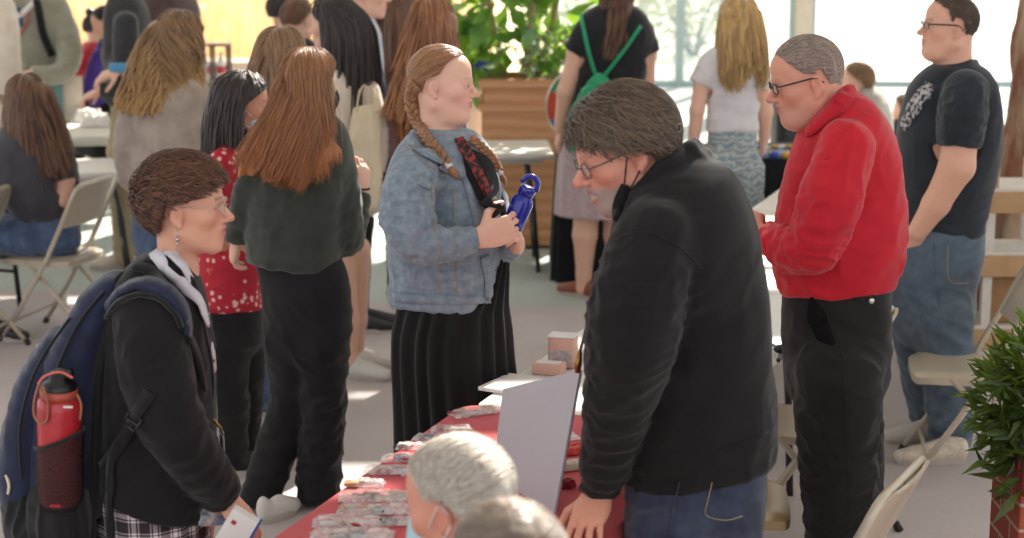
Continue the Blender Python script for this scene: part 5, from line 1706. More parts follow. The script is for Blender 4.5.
# things on the black table left of the red shirt
rng = random.Random(9)
GIFT = [('blue', plain('gift_blue', '2a4aa0', .4)), ('white', plain('gift_white', 'e0dcd8', .4)), ('pale blue', plain('gift_pale', '8aa0d0', .4)), ('gold', plain('gift_gold', 'c8a048', .4))]
for i, px in enumerate(sorted(rng.uniform(760, 797) for _ in range(14))):
    c = G(px, 148 + (i * 5) % 15 + rng.uniform(0, 1.5), .748)
    nm, m = GIFT[(i * 3 + i // 4) % 4]; ball = i % 3 == 2
    if ball: o = MB().ball((0, 0, .025), (.03, .03, .025), 12, 8).build('giveaway_ball', m, None, True)
    else: o = MB().box((0, 0, .01), (.07, .045, .02), rng.uniform(0, 3), .006).build('giveaway_packet', m, None)
    o.location = tuple(c); tag(o, '%s %s on the black table, %s giveaway from the left' % (nm, 'ball' if ball else 'packet', ORD[i]), 'giveaway', 'giveaways on the black table')
c = np.array([1.83, 11.32, .0])
r = thing('equipment_case', 'dark grey case standing behind the giveaways table', 'case', c)
MB().box((0, 0, .5), (.36, .3, 1.0), 0, .03).build('body', plain('case_grey', '3a3a3e', .6), r, 'auto')
MB().box((0, -.155, .75), (.26, .012, .3), 0, .004).build('panel', plain('case_panel', '4a4a4e', .6), r)
MB().tube([(-.08, 0, 1.0), (-.08, 0, 1.04), (.08, 0, 1.04), (.08, 0, 1.0)], .008, 6).build('handle', M['blackplastic'], r, True)
o = MB().box((0, 0, .03), (.13, .12, .06), 0, .02).ball((0, 0, .06), (.05, .05, .02)).build('cap', plain('blue_cap', '2048c8', .5), None, 'auto')
o.name = 'cloth_pouch'; o.location = (c[0] - .12, c[1] - .05, 1.045 - .045); tag(o, 'bright blue pouch on top of the dark grey case', 'pouch')

# ================================================================ planters
def wood_planter():
    c = (.07, 11.75, 0)
    r = thing('planter', 'big square wooden planter holding the leafy tree', 'planter', c)
    m, nt, b = _mat('warm_wood')
    v = coords(nt, (1, 1, 1)); w = N(nt, 'ShaderNodeTexWave', i_Scale=4.0, i_Distortion=3.0, i_Detail=3.0, bands_direction='Z'); nt.links.new(v, w.inputs[0])
    nt.links.new(mixc(nt, w.outputs[1], lin('c08a62'), lin('d09c74')), b.inputs['Base Color']); b.inputs['Roughness'].default_value = .7
    W = .50
    for q, (dx, dy, sx, sy) in enumerate(((0, -.25, W, .03), (0, .25, W, .03), (-.25, 0, .03, W), (.25, 0, .03, W))):
        MB().box((dx, dy, .56), (sx + .0, sy, 1.08), 0, .006).build('side_panel', m, r)
    for z in (1.07, .92, .1):
        b_ = MB()
        for (dx, dy, sx, sy) in ((0, -.268, W + .06, .03), (0, .268, W + .06, .03), (-.268, 0, .03, W), (.268, 0, .03, W)): b_.box((dx, dy, z), (sx, sy, .05), 0, .005)
        b_.build('rim', m, r)
    MB().box((0, 0, 1.02), (W - .04, W - .04, .04)).build('soil', plain('soil', '3a2c22', .95, 0, '241a14', 60, .8), r)
    c2 = (.05, 11.75, 1.05)
    t = thing('rubber_tree', 'tree with large glossy green leaves growing in the wooden planter', 'plant', c2)
    b_ = MB(); rg = random.Random(3)
    for k in range(5):
        a = k * 1.26; x, y = .1 * math.cos(a), .1 * math.sin(a)
        b_ = MB(); b_.tube([(x, y, -.02), (x * 2.2, y * 2, .4), (x * 3.4 + rg.uniform(-.1, .1), y * 3, .9), (x * 4.2, y * 3.4, 1.5)], [.024, .02, .016, .008], 8)
        b_.build('stem', plain('pale_stem', 'b09a72', .8), t, True)
    lm = leafmat('rubber_leaf', '3a6a30', '6f9a4a')
    leafball('foliage', np.array([-.08, -.05, .62]), (.55, .36, .55), 230, .24, lm, t, (0, 0, 0), 5, .5)
    leafball('foliage', np.array([.0, 0, 1.2]), (.7, .42, .5), 200, .24, lm, t, (0, 0, 0), 6, .5)
    leafball('low_foliage', np.array([-.30, -.22, .22]), (.14, .12, .32), 40, .17, leafmat('lower_leaf', '4f7a34', '85a850'), t, (0, 0, 0), 7, .5)
    t2 = thing('bushy_plant', 'small pale spotted plant low in the wooden planter at right', 'plant', (.27, 11.62, 1.05))
    leafball('foliage', np.array([0, 0, .16]), (.2, .12, .16), 130, .09, leafmat('spotted_leaf', '46664a', 'dfe2c8', 1), t2, (0, 0, 0), 8, .6)
    MB().tube([(0, 0, -.02), (.01, 0, .2)], .01, 6).build('stem', M['bark'], t2, True)
def leafmat(name, c, c2, spot=0):
    m, nt, b = _mat(name)
    v = coords(nt)
    f = ramp(nt, noise(nt, v, 60 if spot else 7, 3), [(.4, 0.0), (.62, 1.0)])
    nt.links.new(mixc(nt, f, lin(c), lin(c2)), b.inputs['Base Color'])
    b.inputs['Roughness'].default_value = .35; b.inputs['Transmission Weight'].default_value = 0
    # light passing through the blade
    tr = N(nt, 'ShaderNodeBsdfTranslucent'); tr.inputs[0].default_value = (*lin('9fc83a'), 1)
    mx = N(nt, 'ShaderNodeMixShader'); mx.inputs[0].default_value = .3
    nt.links.new(b.outputs[0], mx.inputs[1]); nt.links.new(tr.outputs[0], mx.inputs[2]); nt.links.new(mx.outputs[0], nt.nodes['Material Output'].inputs[0])
    return m
wood_planter()
def brick_planter():
    c = (1.585, 5.0, 0)
    r = thing('brick_planter', 'red brick planter at the lower right corner', 'planter', c)
    m, nt, b = _mat('brick')
    v = coords(nt, (1, 1, 1))
    sp = N(nt, 'ShaderNodeSeparateXYZ'); nt.links.new(v, sp.inputs[0])
    ad = N(nt, 'ShaderNodeMath', operation='ADD'); nt.links.new(sp.outputs[0], ad.inputs[0]); nt.links.new(sp.outputs[1], ad.inputs[1])
    cb = N(nt, 'ShaderNodeCombineXYZ'); nt.links.new(ad.outputs[0], cb.inputs[0]); nt.links.new(sp.outputs[2], cb.inputs[1])
    bt = N(nt, 'ShaderNodeTexBrick', i_Scale=1.0); bt.inputs['Brick Width'].default_value = .21; bt.inputs['Row Height'].default_value = .076; bt.inputs['Mortar Size'].default_value = .005
    bt.inputs['Color1'].default_value = (*lin('a85a3c'), 1); bt.inputs['Color2'].default_value = (*lin('9a3c34'), 1); bt.inputs['Mortar'].default_value = (*lin('b09a8a'), 1)
    nt.links.new(cb.outputs[0], bt.inputs[0]); nt.links.new(mixc(nt, noise(nt, v, 30, 3), bt.outputs[0], lin('8a4030'), 'MIX') if 0 else bt.outputs[0], b.inputs['Base Color']); b.inputs['Roughness'].default_value = .85
    bump(nt, b, bt.outputs[1], -.4, .006)
    MB().box((0, 0, .28), (.30, .30, .56), 0, .006).build('brick_wall', m, r)
    b_ = MB()
    for (dx, dy, sx, sy) in ((0, -.13, .29, .04), (0, .13, .29, .04), (-.13, 0, .04, .22), (.13, 0, .04, .22)): b_.box((dx, dy, .61), (sx, sy, .10), 0, .005)
    b_.build('red_rim', plain('red_glaze', 'a03034', .5, 0, '8e2a2e', 9), r)
    MB().box((0, 0, .59), (.25, .25, .06)).build('soil', plain('soil_dark', '2c221a', .95, 0, '1a1410', 60, .8), r)
    t = thing('leafy_shrub', 'dense green shrub with pointed leaves in the brick planter', 'plant', (c[0], c[1], .62))
    lm = leafmat('pointed_leaf', '2c381c', '56663a')
    leafball('foliage', np.array([-.04, 0, .17]), (.20, .19, .23), 1500, .08, lm, t, (0, 0, 0), 15, .26)
    leafball('drooping_foliage', np.array([-.09, -.08, -.0]), (.13, .09, .09), 110, .10, lm, t, (0, 0, 0), 16, .26)
    for k in range(7):
        a = k * .9; MB().tube([(.03 * math.cos(a), .03 * math.sin(a), -.03), (.08 * math.cos(a), .08 * math.sin(a), .12), (.12 * math.cos(a), .12 * math.sin(a), .3)], [.007, .005, .002], 5).build('stem', M['bark'], t, True)
brick_planter()
def trunk():
    c = P(1040, 280, 9.9); c[2] = 0
    r = thing('tree_trunk', 'thick brown indoor tree trunk at the right edge', 'tree', c)
    m, nt, b = _mat('rough_bark')
    v = coords(nt, (1, 1, .35))
    col = mixc(nt, ramp(nt, noise(nt, v, 5, 5, .65), [(.4, 0.0), (.6, 1.0)]), lin('7a4a36'), lin('a89078'))
    nt.links.new(col, b.inputs['Base Color']); b.inputs['Roughness'].default_value = .9
    bump(nt, b, noise(nt, v, 14, 5, .65), .8, .03)
    F = SDF()
    F.poly([c + [0, 0, -.05], c + [.0, 0, .6], c + [.02, 0, 1.4], c + [.05, 0, 2.4], c + [.0, 0, 3.4], c + [-.05, 0, 6.4]], [.36, .25, .22, .225, .23, .2], .1)
    for a in range(6):
        F.cap(c + [.2 * math.cos(a), .2 * math.sin(a), .9], c + [.42 * math.cos(a), .42 * math.sin(a), 0], .06, .09, .12)
    F.ell(c + [-.12, -.18, .95], (.07, .1, .35), None, .03, 'sub')
    F.half(c + [0, 0, 0], (0, 0, -1), None, .005)
    vv, ff = F.mesh(.03)
    n = vnormals(vv, ff); vv = vv + n * ((fbm(vv * [7, 7, 2], 3, 4) - .5) * .10)[:, None]; vv[:, 2] = np.maximum(vv[:, 2], 0)
    link('trunk', mesh_np(vv, ff, True, c, 'trunk'), m, r)
    b_ = MB()
    for k in range(5):
        a = k * 1.3; b_ = MB(); b_.tube([(0, 0, 5.6), (.6 * math.cos(a), .6 * math.sin(a), 6.0), (1.1 * math.cos(a), 1.1 * math.sin(a), 6.2)], [.1, .06, .02], 8); b_.build('branch', m, r, True)
trunk()
# white slatted rack with a cardboard box, right of the jeans
def rack():
    c = np.array([2.27, 8.35, 0]); r = thing('slatted_rack', 'white and tan wooden rack between the jeans and tree trunk', 'rack', c)
    wm = plain('white_wood', 'd2ccc4', .6, 0, 'c6beb2', 14); tn = plain('tan_wood', 'b8966c', .65, 0, 'a8845c', 14)
    for x in (-.19, -.06, .19):
        for y in (-.14, .14):
            MB().box((x, y, .51), (.045, .04, 1.02), 0, .004).build('post', wm, r)
    for z in (.60, .25, .90): MB().box((0, 0, z), (.46, .34, .03), 0, .004).build('shelf', wm, r); MB().box((0, -.172, z - .05), (.46, .012, .10), 0, .003).build('shelf_edge', tn, r)
    for x in (-.19, -.06): MB().box((x, -.14, .96), (.06, .055, .14), 0, .004).build('post_cap', tn, r)
    o = thing('cardboard_box', 'brown cardboard box on the lower shelf of white rack', 'box', c + [.065, -.0, .266])
    MB().box((0, 0, .13), (.19, .22, .25), 0, .004).build('body', M['card'], o); MB().box((0, 0, .2565), (.05, .222, .002)).build('tape', M['canvas'], o)
    o = thing('drink_bottle', 'red capped clear bottle on top of the white rack', 'bottle', c + [-.10, 0, .916])
    MB().lathe([(0, 0), (.03, 0), (.032, .02), (.032, .1), (.014, .135), (.014, .15)], n=16).build('body', M['redmetal'], o, True); MB().lathe([(.0, .15), (.017, .15), (.017, .172), (0, .172)], n=16).build('cap', M['paper'], o, True)
rack()
# ================================================================ far left background things
def wheel():
    c = np.array([.44, 10.72, 1.115])
    r = thing('prize_wheel', 'round prize wheel of coloured wedges behind the teal drawstring bag', 'wheel', (c[0], c[1], .746))
    cols = ['d0503a', 'd89a3a', '4a90c8', '3a9a6a', 'd0503a', '4a90c8', 'd8c8a0', '3a9a6a']; R_ = .23
    for k, q in enumerate(cols):
        a0, a1 = 2 * math.pi * (k - .5) / 8, 2 * math.pi * (k + .5) / 8
        pl = [(0, 0)] + [(R_ * math.cos(a0 + (a1 - a0) * t / 5), R_ * math.sin(a0 + (a1 - a0) * t / 5)) for t in range(6)]
        v = [(x, -.012, z + .27) for x, z in pl] + [(x, .012, z + .27) for x, z in pl]; n = len(pl)
        MB().add(v, [tuple(range(n)), tuple(reversed(range(n, 2 * n)))] + [(i, n + i, n + (i + 1) % n, (i + 1) % n) for i in range(n)]).build('wedge', plain('wedge_%d' % k, q, .5), r)
    MB().tube([(R_ * math.cos(a), 0, .27 + R_ * math.sin(a)) for a in np.linspace(0, 2 * math.pi, 33)[:-1]], .012, 6, closed=True).build('rim', M['silver'], r, True)
    MB().tube([(0, .03, 0), (0, .03, .27)], .014, 8).build('stand', M['blackplastic'], r, True); MB().box((0, 0, .006), (.24, .16, .012), 0, .004).build('base', M['blackplastic'], r)
wheel()
def bottle_rack():
    c = np.array([-2.42, 14.6, .0]); folding_table('folding_table', (-2.5, 14.7), 90, 1.5, .7, 'white folding table far back holding the black bottle rack')
    r = thing('bottle_rack', 'black open rack on the far table at left', 'rack', (c[0], c[1], .74))
    for x in (-.13, 0, .13):
        for y in (-.08, .08): MB().box((x, y, .17), (.02, .02, .34)).build('post', M['blackplastic'], r)
    for z in (.01, .34): MB().box((0, 0, z), (.28, .18, .018)).build('shelf', M['blackplastic'], r)
    for x, lab in ((-.065, 'left one of two red labelled white bottles in black rack'), (.065, 'right one of two red labelled white bottles in black rack')):
        o = thing('syrup_bottle', lab, 'bottle', (c[0] + x, c[1], .76))
        MB().lathe([(0, 0), (.038, 0), (.04, .02), (.04, .17), (.015, .22), (.015, .26), (0, .26)], n=16).build('body', M['paper'], o, True)
        MB().lathe([(.0405, .09), (.0415, .09), (.0415, .15), (.0405, .15)], n=16).build('label', M['redmetal'], o, True)
bottle_rack()
box_on('display_board', 72, 120, (.16, .03, .30), 12, plain('pale_board', 'cfc4b4', .7), 'pale upright display panel on the sunlit table at left', 'board', .742)
box_on('poster_board', 60, 121, (.06, .03, .28), 12, plain('teal_board', '2aa0a8', .6, 0, '7a3a30', 3), 'narrow teal and brown panel beside the pale panel', 'board', .742)
box_on('paper_stack', 74, 126, (.0, .0, .0), 0, M['paper'], 'x', 'x') if 0 else None
for (px, py, lab) in ((88, 121, 'white crumpled paper bag on the sunlit table at left'), (96, 126, 'flat white handout near the purple top')):
    c = G(px, py, .742); o = link('paper_bag', crumple(c, .2, .16, .07, .3, int(px), None), M['paper'], None); o.location = tuple(c); tag(o, lab, 'paper')
# ================================================================ things people carry
def backpack():
    Y = 4.3
    base = P(60, 545, Y)
    r = thing('backpack', 'navy and black backpack on the back of the black blazer', 'backpack', base)
    X, Yv = np.array([1.0, 0, 0]), np.array([0, 1.0, 0])
    def st(rows): return [(P((a + b) / 2, y, Y), (b - a) / 2 / S(y, Y), lat) for (y, a, b, lat) in rows]
    F = SDF()
    F.loft(st([(288, 98, 128, .07), (310, 78, 122, .11), (350, 55, 113, .14), (400, 38, 108, .15), (450, 32, 106, .15), (500, 34, 104, .15), (535, 42, 102, .13)]), X, Yv, .02, 2.6)
    v, f = F.mesh(.007); v = folds(v, f, [(None, 0, (0, .3, 1), 4, 14, .008)], 4)
    link('main_compartment', mesh_np(v, f, True, base), M['navy'], r)
    main = (v, f)
    F = SDF()
    F.loft(st([(345, 44, 75, .08), (380, 24, 70, .12), (420, 10, 66, .135), (460, 3, 66, .135), (495, 6, 66, .13), (525, 18, 70, .11)]), X, Yv, .02, 2.6)
    v, f = F.mesh(.007); v = folds(v, f, [(None, 0, (0, .3, 1), 4, 14, .008)], 8)
    fp = link('front_pocket', mesh_np(v, f, True, base), M['navy'], r)
    F = SDF()
    F.loft(st([(480, 8, 104, .14), (510, 10, 104, .155), (545, 30, 100, .13)]), X, Yv, .02, 2.6)
    F.half(P(50, 478, Y), (-.1, 0, 1), None, .01)
    v, f = F.mesh(.007); v = folds(v, f, [(None, 0, (.3, 0, 1), 4, 30, .012)], 9)
    link('bottom_panel', mesh_np(v, f, True, base), M['blacknylon'], r)
    F = SDF()
    F.loft(st([(300, 108, 132, .09), (350, 100, 122, .12), (420, 96, 116, .13), (500, 96, 112, .13)]), X, Yv, .02, 2.4)
    v, f = F.mesh(.008); link('back_padding', mesh_np(v, f, True, base), M['blacknylon'], r)
    def on(px, py, off=.004):
        d = ray(px, py); d = d / np.linalg.norm(d)
        return P(px, py, Y - .15) if 0 else None
    bv = BVHTree.FromPolygons([Vector(x) for x in np.concatenate([main[0], ])], main[1].tolist())
    # zips
    b = MB()
    b.tube(densify([P(70, 318, Y - .10), P(46, 352, Y - .14), P(30, 385, Y - .15), P(20, 430, Y - .155), P(22, 480, Y - .15)], 5), .004, 6)
    b.build('zip', M['blacknylon'], r, True, base)
    b = MB()
    b.tube(densify([P(104, 292, Y - .08), P(80, 322, Y - .125), P(62, 358, Y - .15), P(50, 392, Y - .16)], 5), .005, 6)
    b.build('zip', M['blacknylon'], r, True, base)
    b = MB(); b.tube(densify([P(6, 475, Y - .13), P(9, 485, Y - .14), P(8, 494, Y - .14)], 4), .004, 6); b.build('zip_pull', M['canvas'], r, True, base)
    # top loop
    b = MB(); b.tube(densify([P(112, 298, Y - .03), P(118, 278, Y - .03), P(132, 272, Y - .02), P(136, 284, Y - .01)], 5), .01, 8, flat=(.03, .012)); b.build('top_loop', M['blacknylon'], r, True, base)
    # shoulder strap over the near shoulder, and the webbing with its buckle
    s = STUDENT
    s.ribbon('shoulder_strap', [(110, 310), (122, 294), (140, 286), (160, 290), (176, 304), (184, 322), (184, 336)], [.035, .045, .05, .05, .045, .04, .025], M['navy'], .009, .004, parent=None).parent = r
    s.ribbon('strap_binding', [(110, 318), (122, 304), (140, 297), (158, 301), (172, 314), (178, 328)], .010, M['blacknylon'], .011, .005).parent = r
    s.ribbon('webbing', [(150, 392), (142, 405), (134, 420), (124, 440), (112, 458), (104, 468)], .030, M['blacknylon'], .005, .006).parent = r
    s.ribbon('webbing_tail', [(120, 442), (114, 460), (112, 490), (112, 520), (113, 545)], .022, M['blacknylon'], .004, .008).parent = r
    p, n = s.hit(136, 420, .012)
    b = MB()
    x = nrm(np.array([.5, 0, .85])); y = nrm(np.cross(n, x))
    for k in (-1, 0, 1): b.tube([p + x * k * .016 - y * .02, p + x * k * .016 + y * .02], .0035, 6)
    for k in (-1, 1): b.tube([p - x * .018 + y * k * .02, p + x * .018 + y * k * .02], .0035, 6)
    b.build('buckle', M['blackplastic'], r, True, base)
    for o in r.children:
        if o.name.split('.')[0] in ('shoulder_strap', 'strap_binding', 'webbing', 'webbing_tail'):
            me = o.data; q = np.empty(len(me.vertices) * 3, np.float32); me.vertices.foreach_get('co', q)
            q = q.reshape(-1, 3) + (s.base - base); me.vertices.foreach_set('co', q.astype(np.float32).ravel()); me.update()
    # side pocket of stretch net, open at the top
    c0, c1 = P(60, 502, Y - .17), P(60, 438, Y - .19)
    b = MB(); n_ = 24; V, Fq = [], []
    for lv, (t, rr) in enumerate(((-.1, .046), (0, .056), (.35, .058), (.7, .0585), (1.0, .058))):
        for i in range(n_):
            a = 2 * math.pi * i / n_
            slope = .022 * math.cos(a) * t
            V.append(c0 + (c1 - c0) * t + np.array([math.cos(a) * rr, math.sin(a) * rr * .9, slope]))
    for lv in range(4):
        for i in range(n_): Fq.append((lv * n_ + i, lv * n_ + (i + 1) % n_, (lv + 1) * n_ + (i + 1) % n_, (lv + 1) * n_ + i))
    b.add(V, Fq); o = b.build('net_pocket', net_mat(), r, True, base)
    b = MB(); b.tube(V[-n_:], .0045, 6, closed=True); b.build('pocket_binding', M['blacknylon'], r, True, base)
    # pleated black cloth below the pocket
    F = SDF(); F.loft([(P(60, 500, Y - .14), .07, .06), (P(62, 530, Y - .13), .075, .065), (P(66, 560, Y - .12), .06, .05)], X, Yv, .02, 2.0)
    v, f = F.mesh(.006); v = folds(v, f, [(None, 0, (0, 0, 1), 3, 40, .016)], 19); link('gathered_pocket', mesh_np(v, f, True, base), M['blacknylon'], r)
    # the bottle
    t = thing('water_bottle', 'red steel bottle with black cap in the side pocket of navy backpack', 'bottle', c0)
    ax = nrm(P(59, 400, Y - .19) - c0); x = nrm(np.cross([0, 1.0, 0], ax)); Mx = np.array([x, np.cross(ax, x), ax]).T
    L = np.linalg.norm(P(60, 396, Y - .19) - c0)
    MB().lathe([(0, 0), (.046, 0), (.051, .008), (.052, L * .9), (.049, L * .97), (.041, L), (0, L)], n=28, M=Mx).build('body', M['redmetal'], t, True)
    MB().lathe([(.040, L - .002), (.0445, L - .002), (.0445, L + .020), (.040, L + .020)], n=24, M=Mx).build('collar', plain('orange_band', 'b0503c', .5), t, True)
    MB().lathe([(0, L + .0), (.040, L), (.042, L + .022), (.038, L + .034), (.022, L + .042), (.020, L + .060), (.0, L + .062)], n=24, M=Mx).build('cap', M['blackplastic'], t, True)
    b = MB(); b.box(Mx @ np.array([0.012, 0, L + .058]), (.045, .03, .022), 0, .008, ); b.build('spout', M['blackplastic'], t, 'auto')
    def loc(px, py, dY=-.245): return P(px, py, Y + dY) - c0
    b = MB(); b.tube(densify([loc(73, 378), (loc(60, 372)), loc(45, 376), loc(38, 384)], 5), .0032, 6); b.build('cord', plain('coral_cord', 'd06a5a', .6), t, True)
    b = MB(); b.tube(densify([loc(40, 382), loc(35, 398), loc(34, 414), loc(40, 423), loc(47, 420), loc(48, 405), loc(43, 386)], 5), .0036, 6); b.build('carabiner', plain('rose_metal', 'a06a50', .3, .6), t, True)
    b = MB(); b.tube(densify([loc(77, 394, -.20), loc(81, 405, -.2), loc(80, 420, -.2)], 5), .0036, 6); b.build('strap', plain('rose_strap', 'b0704a', .5), t, True)
    b = MB(); p = loc(68, 407, -.2505 + .003); b.box(p, (.022, .002, .005)); b.build('logo', M['paper'], t)
def net_mat():
    m, nt, b = _mat('net')
    v = coords(nt, (260, 260, 260))
    w = N(nt, 'ShaderNodeTexVoronoi', i_Scale=1.0, feature='DISTANCE_TO_EDGE'); nt.links.new(v, w.inputs['Vector'])
    b.inputs['Base Color'].default_value = (*lin('141214'), 1); b.inputs['Roughness'].default_value = .7
    nt.links.new(ramp(nt, w.outputs[0], [(.06, .85), (.22, .42)]), b.inputs['Alpha'])
    return m
def badge():
    s = STUDENT
    p0 = s.pt((212, 432, -.02)); c = s.pt((222, 448, -.03))
    r = thing('name_badge', 'clear badge holder hanging at the front of the black blazer', 'badge', c)
    Mx = np.array(frame(70)[0:1] + (frame(70)[1],) + (UPV,)).T
    MB().box((0, 0, 0), (.060, .003, .10), 0, .002, Mx).build('holder', M['clear'], r)
    MB().box((0, 0, -.005), (.050, .0012, .075), 0, .001, Mx).build('card', plain('badge_card', 'd8c8cc', .6, 0, 'c8a0a8', 20), r)
    MB().tube([(0, 0, .05), s.pt((211, 417, -.02)) - c], .004, 6).build('clip', M['brass'], r, True)
    b = MB(); b.tube(densify([s.pt((211, 417, -.02)) - c, s.pt((214, 385, -.03)) - c, s.pt((211, 355, -.045)) - c, s.pt((204, 322, -.06)) - c, s.pt((196, 292, -.085)) - c], 5), .006, 8, flat=(.014, .003)); b.build('lanyard', M['blacknylon'], r, True)
def clear_bottle():
    s = STUDENT; a, e = s.pt((203, 513, -.02)), s.pt((218, 560, .16))
    a = s.pt((203, 514, -.10)); ax = nrm(np.array([.25, .9, -.25])); x = nrm(np.cross([0, 0, 1.0], ax)); Mx = np.array([x, np.cross(ax, x), ax]).T
    r = thing('drink_bottle', 'clear plastic water bottle held bottom first under the near hand', 'bottle', a)
    MB().lathe([(0, .008), (.018, .004), (.026, 0), (.032, .006), (.033, .03), (.031, .05), (.033, .07), (.033, .13), (.014, .17), (.013, .19), (0, .19)], n=20, M=Mx).build('body', M['clear'], r, True)
    MB().lathe([(0, .188), (.016, .188), (.016, .205), (0, .205)], n=16, M=Mx).build('cap', M['paper'], r, True)
    MB().lathe([(.0335, .075), (.034, .075), (.034, .12), (.0335, .12)], n=20, M=Mx).build('label', plain('bottle_label', '3a70b0', .5), r, True)
    c = s.pt((238, 530, -.155))
    r = thing('carton', 'small white carton with red print held in the near hand', 'box', c)
    Mx = np.array([nrm([.75, -.1, -.45]), nrm([.1, 1, 0.05]), nrm([.45, 0, .75])]).T
    MB().box((0, 0, 0), (.075, .03, .095), 0, .003, Mx).build('body', M['paper'], r)
    MB().box(Mx @ np.array([-.018, -.0158, .018]), (.012, .001, .010), 0, 0, Mx).build('red_print', plain('red_print', 'a83038', .5), r)
    MB().box(Mx @ np.array([.036, 0, 0]), (.006, .0315, .096), 0, 0, Mx).build('blue_edge', plain('blue_print', '28449a', .5), r)
def blue_bottle():
    s = DENIM
    a, e = s.pt((507, 240, -.14)), s.pt((530, 184, -.14))
    ax = nrm(e - a); L = np.linalg.norm(e - a); x = nrm(np.cross([0, 1.0, 0], ax)); Mx = np.array([x, np.cross(ax, x), ax]).T
    r = thing('water_bottle', 'cobalt blue plastic bottle with loop cap in the hands of the denim jacket', 'bottle', a)
    MB().lathe([(0, 0), (.030, 0), (.034, .006), (.034, L * .68), (.031, L * .74), (.024, L * .78), (.024, L * .82), (0, L * .82)], n=24, M=Mx).build('body', M['bluecap'], r, True)
    MB().lathe([(0, L * .80), (.026, L * .80), (.026, L * .93), (.020, L * .96), (0, L * .96)], n=24, M=Mx).build('cap', M['bluecap'], r, True)
    pts = [Mx @ np.array([math.cos(t) * .026 + .0, 0, L * .95 + math.sin(t) * .034]) for t in np.linspace(-.2, math.pi * .95, 12)]
    MB().tube(pts, .008, 8).build('carry_loop', M['bluecap'], r, True)
def lanyard_fleece():
    s = FLEECE; b = MB(); p = [s.pt(q) for q in ((596, 285, -.02), (590, 312, -.03), (584, 336, -.05), (580, 352, -.06))]
    r = thing('lanyard', 'red and black cord with brass end hanging before the black fleece', 'lanyard', p[-1])
    MB().tube(densify([q - p[-1] for q in p], 4), .004, 6).build('cord', plain('red_black_cord', '8a2028', .6, 0, '1a1416', 160), r, True)
    MB().tube([(0, 0, .0), (-.004, 0, -.03), (-.006, 0, -.05)], [.006, .009, .006], 8).build('brass_end', M['brass'], r, True)
# ================================================================ the crowd behind
M.update(floral=None, mauve=cloth('mauve_knit', '7a6266', '8e767a', .9, 500, 8, .3), cream=cloth('cream_knit', 'cfc2b2', 'dccfc0', .95, 400, 8, .4), heather=cloth('heather_knit', '96887e', 'aa9c90', .95, 400, 14, .4),
         greytee=cloth('grey_tee', '3c3c42', '4a4a50', .9), sage=cloth('sage_knit', '848276', '959384', .95, 400, 8, .3), dgrey=cloth('dark_grey_knit', '2e2e30', '3c3c3e', .9), maroon=cloth('brown_maroon_knit', '4a3a3a', '5a4848', .95),
         redtop=cloth('crimson_top', '9a1a26', 'b02632', .85), purple=cloth('purple_top', '3e2a7a', '4c368c', .85), whitetee=cloth('white_tee', 'd2cdd0', 'dcd8da', .85), blacktee=cloth('black_tee', '1c1c20', '26262a', .85),
         khaki=cloth('khaki_cloth', '9a8a6a', 'a89878', .9), lilac=cloth('lilac_skirt_cloth', 'b09a9c', 'c4b2b4', .9, 500, 60), palebl=cloth('pale_blue_shirt', 'b4bcc8', 'c4cad4', .85), goldskirt=cloth('gold_sequin_cloth', 'c0a060', 'e0c890', .4, 300, 120),
         tie=plain('blue_tie', '243a78', .5), bluejean=cloth('mid_denim', '3a4a66', '566a88', .85, 600, 14), maskblue=plain('mask_blue', 'a8c8d0', .8), greyjk=cloth('grey_jacket', 'a09a92', 'b0aaa0', .9), charshirt=cloth('charcoal_shirt', '3a3c42', '484a50', .9),
         hair_brown2=hairmat('hair_mid_brown', '4a3022', '7a5236'), hair_dirty=hairmat('hair_light_brown', '6a4c34', '94704c'), hair_gold=hairmat('hair_golden', '9a7648', 'd0ac70'), hair_bg=hairmat('hair_dull_grey', '584a40', '8e7c6c'), hair_copper=hairmat('hair_copper', '6a3f26', 'a0683c', 'b0784a'))
def mat_floral():
    m, nt, b = _mat('red_floral'); v = coords(nt)
    vo = N(nt, 'ShaderNodeTexVoronoi', i_Scale=34.0); nt.links.new(v, vo.inputs['Vector'])
    f = ramp(nt, vo.outputs[0], [(.26, 1.0), (.36, 0.0)])
    wide = ramp(nt, noise(nt, v, 5, 2), [(.48, 0.0), (.5, 1.0)])
    mm = N(nt, 'ShaderNodeMath', operation='MULTIPLY'); nt.links.new(f, mm.inputs[0]); nt.links.new(wide, mm.inputs[1])
    nt.links.new(mixc(nt, mm.outputs[0], lin('a8142a'), lin('d8a8a0')), b.inputs['Base Color']); b.inputs['Roughness'].default_value = .8
    return m
M['floral'] = mat_floral()
def mat_wavy():
    m, nt, b = _mat('blue_wavy_print'); v = coords(nt, (1, 1, 1))
    w = N(nt, 'ShaderNodeTexWave', i_Scale=9.0, i_Distortion=9.0, i_Detail=2.0, bands_direction='Z'); w.inputs['Detail Scale'].default_value = 2.5; nt.links.new(v, w.inputs[0])
    nt.links.new(mixc(nt, ramp(nt, w.outputs[1], [(.35, 0.0), (.6, 1.0)]), lin('7d909a'), lin('b2b6b2')), b.inputs['Base Color']); b.inputs['Roughness'].default_value = .9
    return m
HAIRLESS = None
